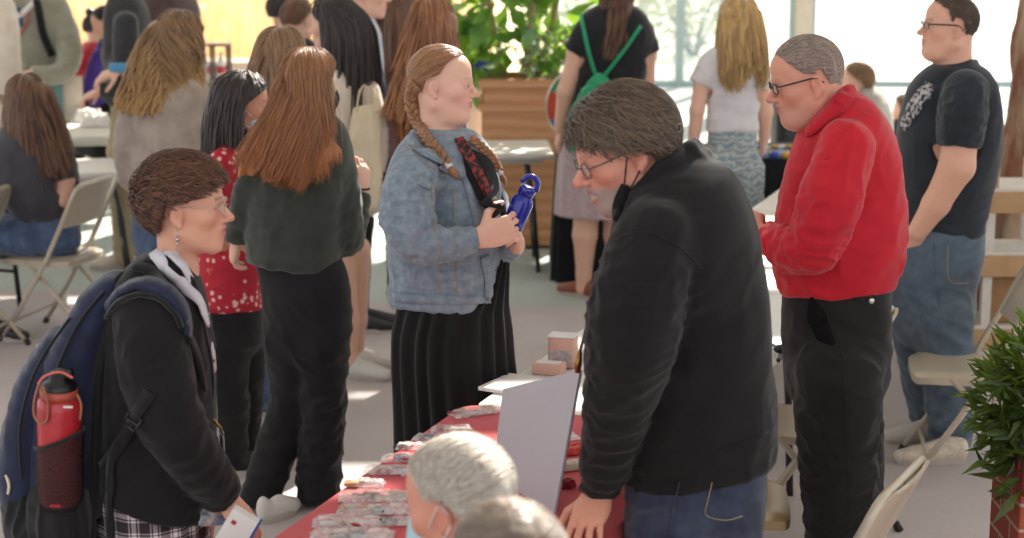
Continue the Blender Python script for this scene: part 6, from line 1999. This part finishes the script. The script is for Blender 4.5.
def standing(label, Y, yaw, px, head, torso, topmat, arms, botmat, leg=None, skirt=None, topname='shirt', hem=None, hairkw=None, hairm=None, skinm='skin_e', q=.62, hands=(), bare=None, shoes='shoe_black', amp=.007, seed=1, feet=None, legs_bare=False, group=None, skirtname='skirt', legpx=None, ruff=None):
    """a person farther back: arms are pixel polylines of the sleeves; bare: polylines of uncovered arms"""
    s = Person(label, Y, yaw, P(px, 300, Y), q=q, h=.010, hf=.007, group=group)
    legs = leg or []
    hd = dict(head)
    s.body(hd, M[skinm], torso, [(a, .66) for a in arms] + [(a, 1) for a in (bare or [])], [(l, 1.0 if legs_bare else .62) for l in legs], hands, neck=s.pt(hd.pop('nb')) if 'nb' in hd else None, shrink=.016)
    s.eyes()
    s.top(topname, M[topmat], torso, arms, hem, amp=amp, seed=seed, collar=ruff)
    if skirt: s.skirt(skirtname, botmat, skirt, 10, .012)
    elif legs: s.trousers('trousers', botmat, [(torso[-1][0] - 14, torso[-1][1] + 2, torso[-1][2] - 2), (torso[-1][0] + 6, torso[-1][1] + 2, torso[-1][2] - 1), (torso[-1][0] + (legs[0][0][1] - torso[-1][0]) * .8, torso[-1][1] + 2, torso[-1][2] - 1)], legs, amp)
    for (fx, dY, dx, dyy) in (feet or []):
        a = s.limb([('g', fx, dY, 4, .0)])[0][0]; d = nrm([dx, dyy, 0])
        s.shoe(a - d * .06, a + d * .2, M[shoes], M['sole'])
    if hairkw: s.hair(M[hairm], **hairkw)
    return s
def gleg(s_px, Y, dY, y0, y1, r0, r1, x2=None):
    x2 = x2 or s_px
    return [(s_px, y0, dY, r0), ((s_px + x2) / 2, y0 + (y1 - y0) * .5, dY, (r0 + r1) / 2), ('g', x2, dY, r1 * .98, .035)]
LONG = dict(n=1500, length=.5, cap=.012, fr=.50, low=-.5, rad=.003, messy=.04, flow=(.55, -.35, -.6), grav=.5, lift=.014)
SHORT = dict(n=1800, length=.04, cap=.008, fr=.6, low=-.5, rad=.0016, flow=(.2, -.5, -.3), ds=.01, grav=0, stick=True)

def crowd():
    # dark haired girl in the red floral top, masked
    s = standing('person with black hair and pale blue mask in a red floral top', 6.85, 82, 235,
             dict(at=(243, 106), yaw=84, pitch=-4, k=.98, nb=(236, 152)),
             [(146, 224, 250, 0, .9), (156, 210, 260, 0, .8), (180, 203, 264), (210, 200, 265), (250, 198, 264), (290, 197, 265), (308, 198, 266)], 'floral',
             [[(222, 163, -.14, 15), (214, 205, -.18, 15), (218, 235, -.17, 12)], [(250, 163, .14, 14), (258, 205, .16, 13), (262, 240, .1, 11)]], M['dkpants'],
             [gleg(226, 6.85, -.08, 330, 470, 22, 16, 232), gleg(246, 6.85, .08, 330, 470, 22, 15, 242)], hem=(235, 304), skinm='skin_f', q=.72,
             hands=[dict(w=(225, 243, -.15), to=(246, 249, -.1), palm=(0, .5, .9), side='R', curl=(25, 30, 20))], bare=[[(214, 205, -.18, 9), (219, 236, -.17, 8), (226, 243, -.15, 6.5)]],
             feet=[(236, -.08, 1, .2), (246, .1, 1, .2)], hairm='hair_dark', hairkw=dict(LONG, length=.40, n=1200, rad=.003, seed=31, flow=(.10, -.40, -.7), grav=.3, back=-.02,
             curtain=[(234, 100, 0, 14, .07), (230, 128, 0, 14, .065), (228, 155, -.02, 13, .055), (227, 172, -.03, 8, .03)]), seed=5, topname='floral_top')
    s.mask(M['maskblue'], strap=M['paper'])
    # light brown hair behind the green sweater
    standing('person with straight light brown hair behind the long auburn hair', 7.6, 25, 282, dict(at=(282, 58), yaw=28, k=1.0, nb=(280, 106)),
             [(100, 268, 296), (112, 250, 312), (140, 246, 316), (190, 248, 314), (240, 250, 312)], 'mauve', [[(255, 122, 0, 13), (249, 170, 0, 13), (248, 220, .05, 10)], [(309, 122, 0, 13), (314, 170, 0, 13), (316, 220, .05, 10)]], M['bluejean'],
             [gleg(268, 7.6, 0, 290, 400, 18, 13, 264), gleg(294, 7.6, .05, 290, 400, 18, 13, 296)], hem=(280, 238), feet=[(264, 0, -.9, .3), (294, .05, .3, 1)], shoes='shoe_brown', hairm='hair_dirty', hairkw=dict(LONG, length=.30, seed=32,
             curtain=[(282, 58, -.03, 22, .09), (280, 85, -.06, 24, .08), (280, 104, -.08, 22, .05)]), seed=6, topname='sweater')
    # tall girl, dark hair, facing left
    s = standing('person with very long dark hair in a cream cardigan facing left', 8.3, -62, 352, dict(at=(332, 24), yaw=-72, pitch=-4, k=1.0, nb=(345, 72)),
             [(68, 330, 356, 0, .9), (80, 322, 372), (105, 318, 381), (140, 318, 382), (180, 322, 381), (215, 324, 378)], 'cream', [[(368, 92, -.1, 13), (377, 135, -.14, 13), (374, 172, -.1, 11)], [(330, 92, .14, 12), (322, 140, .16, 11)]], M['goldskirt'],
             [[(338, 250, -.05, 16), (347, 320, -.05, 12), (349, 362, -.05, 8), ('g', 350, -.05, 6.5, .06)], [(356, 250, .1, 15), (356, 320, .1, 11), ('g', 357, .1, 6, .06)]], skirt=[(195, 326, 370), (230, 324, 362), (280, 323, 355), (318, 325, 351)], hem=(350, 214),
             hands=[dict(w=(373, 176, -.1), to=(368, 196, -.1), palm=(-1, .2, 0), side='L')], feet=[(352, -.05, .8, -.3), (360, .1, .8, -.3)], shoes='shoe_white', legs_bare=True, hairm='hair_dark', q=.7,
             hairkw=dict(LONG, length=.75, n=1300, rad=.0032, seed=33, flow=(.12, -.9, -.35), grav=.15, back=-.01, curtain=[(345, 20, 0, 20, .08), (350, 55, 0, 22, .08), (358, 90, -.03, 20, .06), (366, 118, -.06, 12, .04)]), seed=7, topname='cardigan')
    # man in the white shirt, only his jaw in the frame
    standing('person in a white collared shirt with only the jaw in frame at top', 9.2, 80, 366, dict(at=(366, -6), yaw=84, k=1.05, nb=(360, 34)),
             [(22, 352, 372, 0, .9), (34, 346, 380), (60, 344, 384), (110, 345, 382), (150, 345, 374), (172, 345, 370)], 'palebl', [[(356, 48, -.16, 12), (352, 95, -.19, 11), (362, 130, -.15, 9)], [(370, 48, .16, 12), (374, 100, .18, 11), (378, 130, .1, 9)]], M['charcoal'],
             [gleg(352, 9.2, -.06, 220, 300, 13, 9, 351), gleg(362, 9.2, .08, 220, 300, 12, 9, 359)], hem=(364, 168), feet=[(354, -.05, 1, .1), (362, .1, 1, .1)], hairm='hair_short', hairkw=dict(SHORT, seed=3), q=.75, ruff=[([(352, 20, -.03), (362, 16, -.06), (372, 26, -.03)], .012)])
    # long brown hair in denim, and the long auburn hair before the tree
    standing('person with long brown hair in a blue denim jacket partly hidden', 9.8, 30, 397, dict(at=(397, 8), yaw=35, k=1.0, nb=(396, 46)),
             [(40, 386, 408), (52, 376, 418), (90, 375, 419), (150, 377, 417)], 'bluejean', [[(381, 60, 0, 10), (377, 100, 0, 9), (380, 135, .1, 8)], [(415, 60, 0, 10), (420, 100, 0, 9), (416, 130, .1, 8)]], M['charcoal'],
             [gleg(397, 9.4, 0, 200, 300, 12, 9), gleg(411, 9.4, .05, 200, 300, 12, 9)], hem=(397, 150), feet=[(397, 0, .3, 1), (411, .05, .3, 1)], hairm='hair_brown2', hairkw=dict(LONG, length=.42, seed=34, curtain=[(397, 8, -.03, 18, .08), (398, 40, -.07, 17, .06), (400, 68, -.08, 13, .04)]), seed=8, topname='denim_jacket')
    standing('person with long copper hair seen from behind before the leafy tree', 8.2, 12, 425, dict(at=(433, 26), yaw=30, pitch=-3, k=1.0, nb=(428, 74)),
             [(66, 416, 440), (78, 398, 452), (105, 390, 456), (160, 392, 454), (215, 394, 452)], 'mauve', [[(402, 90, 0, 13), (392, 140, .0, 12), (394, 185, .1, 10)], [(449, 90, 0, 13), (456, 140, .0, 12), (452, 180, .1, 10)]], M['charcoal'],
             [gleg(414, 8.2, 0, 270, 350, 15, 11), gleg(438, 8.2, .05, 270, 350, 15, 11)], hem=(425, 214), feet=[(410, 0, .2, 1), (436, .05, .2, 1)], hairm='hair_copper', hairkw=dict(LONG, length=.62, n=1200, seed=35, curtain=[(433, 24, -.03, 24, .09), (426, 60, -.08, 26, .07), (414, 95, -.11, 20, .05), (402, 118, -.12, 11, .03)]), seed=9, topname='sweater')
    # blonde waves, back view
    standing('person with wavy blonde hair in a heather grey sweater seen from behind', 8.9, 38, 170, dict(at=(181, 37), yaw=48, pitch=-2, k=1.03, nb=(170, 86)),
             [(76, 158, 186), (88, 138, 206), (110, 124, 212), (145, 121, 212), (180, 126, 208), (200, 128, 206)], 'heather', [[(136, 100, 0, 14), (127, 145, .0, 14), (132, 185, .1, 11)], [(203, 100, 0, 14), (210, 145, .0, 13), (206, 180, .1, 11)]], M['bluejean'],
             [gleg(155, 8.9, 0, 250, 330, 16, 12), gleg(182, 8.9, .05, 250, 330, 16, 12)], hem=(166, 198), feet=[(155, 0, .4, 1), (182, .05, .4, 1)], hairm='hair_blonde',
             hairkw=dict(LONG, length=.50, n=1300, rad=.0026, wave=(.8, 30), seed=36, back=.03, hang=420, curtain=[(170, 36, -.03, 26, .09), (160, 70, -.07, 30, .08), (152, 96, -.10, 30, .05), (146, 112, -.11, 18, .02)]), seed=10, topname='sweater')
    # man with grey sweater, tie and backpack straps
    s = standing('person in a sage sweater with blue tie and backpack at far left', 12.4, 150, 45, dict(at=(28, -28), yaw=130, k=1.05, nb=(27, 4)),
             [(0, 12, 40, 0, .9), (10, 6, 66), (40, 14, 72), (75, 20, 72), (110, 24, 70)], 'sage', [[(62, 22, 0, 12), (70, 55, -.1, 12), (60, 74, -.22, 10), (32, 74, -.3, 8)], [(14, 22, 0, 12), (14, 60, -.1, 11), (26, 76, -.25, 8)]], M['khaki'],
             [gleg(34, 12.4, 0, 140, 200, 13, 9), gleg(56, 12.4, .05, 140, 200, 13, 9)], hem=(46, 108), feet=[(32, 0, -.4, -1), (56, .05, .3, -1)], hairm='hair_short', hairkw=dict(SHORT, seed=4), seed=11, topname='sweater', shoes='shoe_brown', ruff=[([(12, 3, -.1), (20, 14, -.16), (26, 22, -.17)], .012), ([(40, 0, -.1), (32, 12, -.16), (26, 22, -.17)], .012)])
    s.ribbon('tie', [(18, 8), (18, 16), (19, 26)], [.03, .05, .06], M['tie'], .006, .006)
    s.ribbon('shirt_collar', [(10, 2), (14, 10), (19, 16), (26, 10), (36, 0)], .035, M['paper'], .005, .008)
    s.ribbon('lanyard', [(30, 10), (26, 24), (21, 36)], .012, M['redmetal'], .003, .004)
    bp = thing('backpack', 'black backpack worn over the sage sweater at far left', 'backpack', s.pt((66, 60, .2)))
    F = SDF(); c = s.pt((56, 40, .28)); F.ell(c, (.17, .12, .24), None, .02); v, f = F.mesh(.012); link('bag_body', mesh_np(v, f, True, bp.location, 'bag_body'), M['blacknylon'], bp)
    for row in ([(36, 0), (39, 14), (43, 34), (52, 56)],):
        o = s.ribbon('strap', row, .05, M['blacknylon'], .012, .004); o.parent = bp
        q = np.empty(len(o.data.vertices) * 3, np.float32); o.data.vertices.foreach_get('co', q); q = q.reshape(-1, 3) + (s.base - np.array(bp.location)); o.data.vertices.foreach_set('co', q.astype(np.float32).ravel()); o.data.update()
    # cream sweater at the very edge
    standing('person in a cream sweater cut off by the left edge of the picture', 11.05, 70, -4, dict(at=(-4, -26), yaw=70, k=1.05, nb=(-6, 8)),
             [(2, -16, 8), (14, -28, 18), (45, -30, 21), (80, -28, 20), (130, -24, 18)], 'cream', [[(4, 26, -.14, 14), (8, 60, -.18, 13), (12, 92, -.14, 11)], [(-16, 26, .14, 14), (-12, 70, .16, 12)]], M['khaki'],
             [gleg(-8, 11.05, 0, 170, 235, 14, 10), gleg(6, 11.05, .05, 170, 235, 14, 10)], hem=(-2, 128), feet=[(-8, 0, 1, 0), (6, .05, 1, 0)], hairm='hair_brown2', hairkw=dict(SHORT, seed=5), seed=12, topname='sweater')
    # dark grey sweater and khaki trousers, reaching to the table; brown sweater behind
    s = standing('person in a dark grey sweater and khaki trousers reaching over the table', 10.9, -70, 126, dict(at=(112, -26), yaw=-75, pitch=-15, k=1.05, nb=(122, 8)),
             [(2, 112, 136, 0, .9), (14, 106, 146), (40, 106, 150), (75, 108, 150), (106, 110, 146)], 'dgrey', [[(126, 24, -.16, 12), (124, 62, -.2, 12), (116, 92, -.2, 10), (102, 90, -.18, 8)], [(120, 24, .16, 12), (112, 56, .02, 11), (122, 70, -.26, 8)]], M['khaki'],
             [gleg(122, 10.9, -.07, 150, 232, 15, 10, 124), gleg(138, 10.9, .09, 150, 230, 14, 10, 140)], hem=(128, 104), hands=[dict(w=(100, 91, -.18), to=(82, 98, -.16), palm=(0, .2, -1), side='L', curl=(25, 30, 20), k=1.1), dict(w=(119, 71, -.27), to=(102, 76, -.30), palm=(0, .3, -1), side='R', curl=(25, 30, 20), k=1.15)],
             feet=[(124, -.07, -1, -.1), (140, .09, -1, -.1)], shoes='shoe_tan', hairm='hair_dark', hairkw=dict(SHORT, seed=6), seed=13, topname='sweater', q=.8)
    standing('person in a brown maroon sweater behind the wavy blonde hair', 12.4, -60, 168, dict(at=(160, -34), yaw=-70, pitch=-10, k=1.05, nb=(165, 0)),
             [(-8, 152, 178), (6, 142, 194), (40, 141, 198), (90, 144, 194), (120, 146, 192)], 'maroon', [[(152, 20, -.14, 12), (142, 55, -.2, 11), (124, 70, -.24, 8)], [(188, 20, .1, 12), (196, 60, .1, 11), (192, 95, .05, 9)]], M['charcoal'],
             [gleg(158, 12.4, 0, 140, 200, 13, 9), gleg(178, 12.4, .05, 140, 200, 13, 9)], hem=(168, 118), hands=[dict(w=(122, 71, -.24), to=(104, 74, -.26), palm=(0, .3, -1), side='L', curl=(30, 40, 30), k=1.1)], feet=[(158, 0, -1, .2), (178, .05, -1, .2)], hairm='hair_dark', hairkw=dict(SHORT, seed=7), seed=14, topname='sweater', skinm='skin_f')
    # red top with a bun, and the purple top, both sitting far back
    s = standing('person in a red sweater with hair in a bun sitting far back', 13.2, 60, 92, dict(at=(99, 30), yaw=70, k=1.0, nb=(94, 52)),
             [(46, 86, 100), (54, 78, 108), (70, 73, 108), (90, 74, 104), (108, 74, 104)], 'redtop', [[(83, 58, -.1, 8), (76, 74, -.12, 8), (90, 82, -.2, 6)], [(104, 58, .1, 8), (108, 76, .0, 7)]], M['charcoal'], hem=None, hairm='hair_dark', hairkw=dict(SHORT, seed=8, low=-.4), seed=15, topname='sweater')
    b = MB(); b.ball(s.H(0, -.06, .13), (.035, .035, .03), 12, 8); b.build('hair_bun', M['hair_dark'], s.root, True, s.base); seat(s, 92, 108)
    s = standing('person in a purple top leaning at the table behind the dark grey sweater', 12.7, -60, 104, dict(at=(106, 24), yaw=-80, pitch=-20, k=1.0, nb=(108, 46)),
             [(42, 102, 118), (52, 97, 124), (75, 92, 122), (105, 94, 122), (114, 96, 122)], 'purple', [[(98, 58, -.12, 8), (92, 78, -.16, 8), (88, 96, -.16, 6)], [(116, 58, .12, 8), (120, 80, .1, 7)]], M['charcoal'], hem=None, hairm='hair_dark', hairkw=dict(SHORT, seed=9), seed=16, topname='top'); seat(s, 108, 114)
    # two heads of curly hair far back
    standing('person with dark curly hair far back beside the long dark hair', 12.2, 20, 285, dict(at=(286, 12), yaw=60, k=1.05, nb=(286, 38)),
             [(34, 276, 298), (44, 264, 308), (80, 264, 308), (120, 266, 306)], 'charshirt', [[(268, 52, 0, 9), (263, 90, 0, 8)], [(304, 52, 0, 9), (309, 90, 0, 8)]], M['charcoal'], [gleg(278, 12.2, 0, 150, 210, 12, 9), gleg(294, 12.2, .05, 150, 210, 12, 9)], hem=(286, 118), feet=[(278, 0, .5, 1), (294, .05, .5, 1)], hairm='hair_dark', hairkw=dict(SHORT, n=900, length=.07, wave=(1.2, 90), rad=.004, seed=10, cap=.02))
    standing('person with dull brown hair far back just above light brown hair', 11.2, 20, 300, dict(at=(299, 20), yaw=40, k=1.0, nb=(299, 48)),
             [(44, 290, 308), (54, 278, 320), (90, 278, 320), (130, 280, 318)], 'dgrey', [[(281, 62, 0, 9), (277, 100, 0, 8)], [(317, 62, 0, 9), (321, 100, 0, 8)]], M['charcoal'], [gleg(291, 11.2, 0, 160, 225, 12, 9), gleg(308, 11.2, .05, 160, 225, 12, 9)], hem=(299, 128), feet=[(291, 0, .5, 1), (308, .05, .5, 1)], hairm='hair_brown2', hairkw=dict(SHORT, n=900, length=.08, rad=.004, seed=11, cap=.016))
    # seated girl in grey at the left
    s = standing('person with long brown hair in a grey t-shirt sitting on the chair at left', 9.12, -50, 30, dict(at=(26, 100), yaw=-42, pitch=-6, k=1.0, nb=(30, 146)),
             [(134, 18, 46), (146, -2, 60), (165, -8, 70), (190, 6, 75), (215, 20, 74), (236, 18, 76)], 'greytee', [[(2, 158, .1, 13), (-14, 182, .1, 12)], [(62, 158, .0, 13), (66, 180, -.02, 12)]], M['bluejean'], hem=None, hairm='hair_brown2', q=.7,
             hairkw=dict(LONG, length=.52, seed=37, curtain=[(30, 96, -.02, 24, .09), (36, 125, -.05, 24, .07), (46, 150, -.09, 18, .05), (58, 172, -.1, 11, .03)]), seed=17, topname='tshirt', bare=[[(-14, 182, .1, 9), (-20, 200, .0, 8), (-4, 196, -.1, 6)], [(66, 180, -.02, 9), (62, 200, -.05, 8)]])
    s.trousers('jeans', M['bluejean'], None, [[(58, 238, -.05, 22), (20, 236, -.1, 19), (-26, 240, -.1, 16), (-22, 290, -.1, 12), ('g', -14, -.1, 11, .06)], [(52, 236, .15, 20), (10, 232, .25, 18), (-34, 236, .3, 15), (-30, 285, .3, 12), ('g', -26, .3, 11, .06)]], .006)
    a = G(-8, 338); s.shoe(a, a + [.2, -.08, 0], M['shoe_black'], M['sole'])
    a = G(-22, 318); s.shoe(a, a + [-.2, .05, 0], M['shoe_black'], M['sole'])
    # black t-shirt, teal drawstring bag
    s = standing('person in a black t-shirt and lilac skirt wearing a teal drawstring bag', 10.0, 12, 600, dict(at=(622, -14), yaw=30, k=1.0, nb=(616, 24)),
             [(14, 602, 632), (26, 579, 649), (50, 574, 651), (80, 576, 644), (108, 572, 640), (132, 566, 640)], 'blacktee', [[(585, 34, 0, 12), (574, 52, 0, 11.5)], [(642, 34, 0, 12), (650, 54, 0, 11.5)]], M['lilac'],
             [[(588, 190, -.02, 14), (585, 235, -.02, 12), (584, 275, 0, 7.5), ('g', 583, 0, 7, .05)], [(616, 190, .02, 14), (616, 235, .05, 12), (616, 270, .08, 7.5), ('g', 616, .1, 7, .05)]], skirt=[(112, 572, 642), (135, 564, 644), (165, 558, 640), (216, 555, 638)], hem=(602, 128),
             bare=[[(580, 45, 0, 10), (566, 92, 0, 9), (561, 128, .03, 7)], [(645, 45, 0, 10), (646, 92, .03, 9), (640, 130, .08, 7)]], hands=[dict(w=(561, 130, .03), to=(556, 150, .05), palm=(1, .2, 0), side='L', curl=(20, 25, 15)), dict(w=(640, 132, .08), to=(636, 152, .1), palm=(-1, .2, 0), side='R')],
             feet=[(585, .0, -.6, .6), (616, .1, .2, 1)], shoes='shoe_sandal', legs_bare=True, hairm='hair_brown2', hairkw=dict(LONG, length=.14, n=700, seed=38, flow=(.1, -.6, -.5), rad=.003, hang=60, back=.0, curtain=[(622, -8, -.06, 13, .05), (619, 14, -.10, 9, .03), (614, 36, -.12, 4.5, .018), (611, 58, -.13, 2.5, .01)]), seed=18, topname='tshirt')
    drawstring(s)
    # white t-shirt, long golden hair
    standing('person with long golden hair in a white t-shirt and blue patterned pants', 9.8, 8, 732, dict(at=(738, 20), yaw=-25, pitch=0, k=1.0, nb=(736, 62)),
             [(54, 722, 750), (64, 702, 764), (85, 706, 762), (110, 708, 758), (132, 706, 758)], 'whitetee', [[(707, 68, 0, 11), (700, 84, 0, 11)], [(760, 70, 0, 11), (762, 88, 0, 10)]], mat_wavy(),
             [[(718, 170, 0, 19), (716, 220, 0, 18), ('g', 715, 0, 17, .05)], [(746, 170, .02, 18), (746, 220, .05, 17), ('g', 746, .08, 16, .05)]], hem=(732, 131), bare=[[(704, 78, 0, 8.5), (697, 110, -.02, 7.5), (694, 138, .0, 6)], [(761, 80, 0, 8.5), (765, 112, .04, 7.5), (764, 138, .1, 6)]],
             hands=[dict(w=(694, 140, .0), to=(692, 160, .03), palm=(1, .2, 0), side='L', curl=(20, 25, 15)), dict(w=(764, 138, .1), to=(763, 156, .14), palm=(-1, .2, 0), side='R', curl=(20, 25, 15))], feet=[(715, 0, -.2, 1), (746, .08, .2, 1)], shoes='shoe_white', hairm='hair_gold',
             hairkw=dict(LONG, length=.40, seed=39, curtain=[(740, 16, -.03, 22, .09), (744, 45, -.09, 21, .06), (746, 68, -.11, 18, .04)]), seed=19, topname='tshirt')
    # two seated far right
    s = standing('person with short brown hair in a pale jacket sitting behind the red shirt', 12.3, -70, 868, dict(at=(856, 82), yaw=-80, k=1.05, nb=(862, 104)),
             [(96, 856, 876), (106, 848, 888), (125, 846, 893), (150, 848, 892), (172, 850, 892)], 'greyjk', [[(872, 112, -.14, 9), (872, 138, -.18, 9), (856, 150, -.18, 7)], [(862, 112, .14, 9), (858, 140, .16, 8)]], M['charcoal'], hem=None, hairm='hair_dirty', hairkw=dict(SHORT, length=.1, seed=12, cap=.016, flow=(.4, -.4, -.6)), seed=20, topname='jacket', q=.8); seat(s, 868, 172)
    s = standing('person with curly brown hair sitting behind the charcoal t-shirt', 13.3, -30, 906, dict(at=(906, 112), yaw=-60, k=1.0, nb=(908, 138)),
             [(130, 898, 916), (140, 886, 926), (165, 886, 926), (190, 886, 926)], 'dgrey', [[(889, 146, 0, 8), (885, 170, -.1, 8)], [(923, 146, 0, 8), (926, 170, -.1, 8)]], M['charcoal'], hem=None, hairm='hair_brown2', hairkw=dict(SHORT, length=.08, seed=13, cap=.018, wave=(1, 80), rad=.004), seed=21, topname='sweater'); seat(s, 906, 190)
    # the two seated in the foreground, heads only
    s = standing('person with white hair and a face mask seated at lower centre', 3.22, -62, 475, dict(at=(459, 503), yaw=-60, pitch=-14, k=1.02, nb=(482, 600), ruddy=1.2, fat=.4),
             [(590, 450, 525), (620, 435, 598), (700, 472, 645), (800, 490, 655), (900, 490, 650)], 'charshirt', [[(570, 665, -.1, 36), (590, 760, -.15, 34), (560, 800, -.2, 26)], [(480, 660, .12, 34), (500, 760, .1, 30)]], M['charcoal'], hem=None, skinm='skin_c', hairm='hair_white',
             hairkw=dict(n=8000, length=.06, cap=.008, fr=.55, low=-.55, rad=.0007, ragged=.04, seed=14, flow=(.5, .25, -.1), ds=.010, grav=0, lift=.008, hl=.66, stick=True, vol=(1.03, 1.0, 1.02)), q=.75); seat(s, 560, 900)
    s.mask(M['maskblue'], strap=M['paper'])
    s = standing('person with thinning brown grey hair closest to the camera at bottom', 2.56, -40, 520, dict(at=(509, 582), yaw=-30, pitch=-12, k=1.02, nb=(530, 690)),
             [(690, 480, 580), (730, 450, 660), (820, 440, 680), (940, 445, 675), (1060, 450, 670)], 'dgrey', [[(640, 770, -.02, 44), (650, 880, -.1, 40), (580, 950, -.2, 30)], [(470, 770, .12, 40), (450, 880, .1, 36)]], M['charcoal'], hem=None, skinm='skin_c', hairm='hair_bg',
             hairkw=dict(n=8000, length=.045, cap=.006, fr=.55, low=-.55, rad=.0007, seed=15, flow=(.4, .3, .1), ds=.009, grav=0, stick=True, lift=.005, hl=.75), q=.8); seat(s, 560, 1060)
def seat(s, px, py):
    """thighs, shins and the stool or chair a sitting person rests on"""
    hip = s.pt((px, py)); d = s.Fw; R = s.R
    z = .52
    F = SDF()
    for q in (-1, 1):
        a = np.array([hip[0], s.Y, z]) + R * q * .09; k = a + d * .40; e = k * [1, 1, 0] + [0, 0, .08]
        F.cap(a, k, .085, .065, .03); F.cap(k, e, .062, .05, .02)
    tz = s.st([(py, px - 5, px + 5)])[0][0]
    F.cap(np.array([hip[0], s.Y, max(tz[2], z)]), np.array([hip[0], s.Y, z]), .15, .15, .04)
    v, f = F.mesh(.012); link('trousers', mesh_np(v, f, True, s.base, 'trousers'), M['charcoal'], s.root)
    for q in (-1, 1):
        a = np.array([hip[0], s.Y, 0]) + R * q * .09 + d * .40; s.shoe(a - d * .06, a + d * .2, M['shoe_black'], M['sole'])
    r = thing('stool', 'stool under ' + s.root['label'].split(' sitting')[0].split(' seated')[0].split(' closest')[0].split(' leaning')[0].replace('person with ', '').replace('person in ', ''), 'stool', (hip[0], s.Y, 0))
    MB().lathe([(0, .40), (.17, .40), (.18, .41), (.18, .425), (.17, .43), (0, .43)], n=24).build('seat', M['chairmetal'], r, 'auto')
    for k in range(4):
        a = k * math.pi / 2 + .78; MB().tube([(.13 * math.cos(a), .13 * math.sin(a), .40), (.19 * math.cos(a), .19 * math.sin(a), 0)], .012, 8).build('leg', M['chairmetal'], r, True)
def drawstring(s):
    base = s.pt((598, 110, -.2))
    r = thing('drawstring_bag', 'teal drawstring bag hanging on the back of the black t-shirt', 'bag', base)
    F = SDF()
    F.loft([(s.pt((599, 80, -.17)), .03, .03), (s.pt((600, 92, -.19)), .10, .05), (s.pt((600, 115, -.21)), .165, .07), (s.pt((597, 135, -.21)), .175, .07), (s.pt((596, 148, -.2)), .15, .045)], s.R, s.Fw, .02)
    v, f = F.mesh(.008); c = s.pt((599, 82, -.2)); v = folds(v, f, [(c, .22, (0, 0, 1), 3, 34, .014), (None, 0, (.3, 0, 1), 3, 14, .008)], 5)
    link('bag_body', mesh_np(v, f, True, base, 'bag_body'), M['teal'], r)
    for row in ([(582, 14), (584, 28), (590, 55), (598, 80)], [(640, 26), (630, 42), (615, 62), (601, 80)]):
        o = s.ribbon('cord', row, .022, M['teal'], .006, .006); o.parent = r
        q = np.empty(len(o.data.vertices) * 3, np.float32); o.data.vertices.foreach_get('co', q); q = q.reshape(-1, 3) + (s.base - base); o.data.vertices.foreach_set('co', q.astype(np.float32).ravel()); o.data.update()
M['shoe_sandal'] = plain('sandal_brown', '8a4a30', .5)
def tote():
    c = P(364, 150, 8.05)
    r = thing('tote_bag', 'cream canvas tote bag hanging beside the cream cardigan', 'bag', c)
    F = SDF(); F.loft([(P(366, 112, 8.1), .06, .03), (P(366, 130, 8.1), .07, .05), (P(365, 170, 8.1), .075, .06), (P(364, 200, 8.1), .07, .045)], np.array([1.0, 0, 0]), np.array([0, 1.0, 0]), .02, 2.6)
    v, f = F.mesh(.008); v = folds(v, f, [(None, 0, (0, 0, 1), 3, 18, .010)], 3); link('bag_body', mesh_np(v, f, True, c, 'bag_body'), M['canvas'], r)
    MB().tube(densify([P(356, 112, 8.08) - c, P(360, 92, 8.12) - c, P(368, 84, 8.2) - c, P(374, 96, 8.12) - c, P(376, 113, 8.08) - c], 4), .01, 6, flat=(.03, .006)).build('handle', M['canvas'], r, True)
def blue_cloth():
    c = P(473, 60, 12.15)
    r = thing('roll_up_banner', 'narrow blue and white roll-up banner left of the wooden planter', 'banner', (c[0], c[1], 0))
    MB().box((0, 0, .03), (.34, .18, .06), 0, .02).build('base', M['silver'], r, 'auto')
    MB().box((0, .01, 1.22), (.21, .006, .46)).build('blue_panel', cloth('royal_blue', '2c34a0', '343cae', .7), r)
    MB().box((0, .01, .53), (.21, .006, .93)).build('white_panel', M['paper'], r)
    MB().tube([(0, .03, .05), (0, .03, 1.46)], .010, 8).build('pole', M['silver'], r, True)
    MB().box((0, .01, 1.455), (.22, .02, .02)).build('top_rail', M['silver'], r)
    c = P(119, 68, 10.6)
    r = thing('packet', 'small blue and white packet held above the sunlit table', 'packet', c)
    MB().box((0, 0, 0), (.11, .03, .06), 0, .01).build('body', plain('packet_blue', '4a90b8', .4), r, 'auto')
    MB().box((.075, 0, 0), (.05, .028, .055), 0, .01).build('end', M['paper'], r, 'auto')
STUDENT = build_student(); FLEECE = build_fleece_man(); build_red_man(); build_tshirt_man(); DENIM = build_denim_woman(); build_green_girl()
backpack(); badge(); clear_bottle(); blue_bottle(); lanyard_fleece()
crowd(); tote(); blue_cloth()
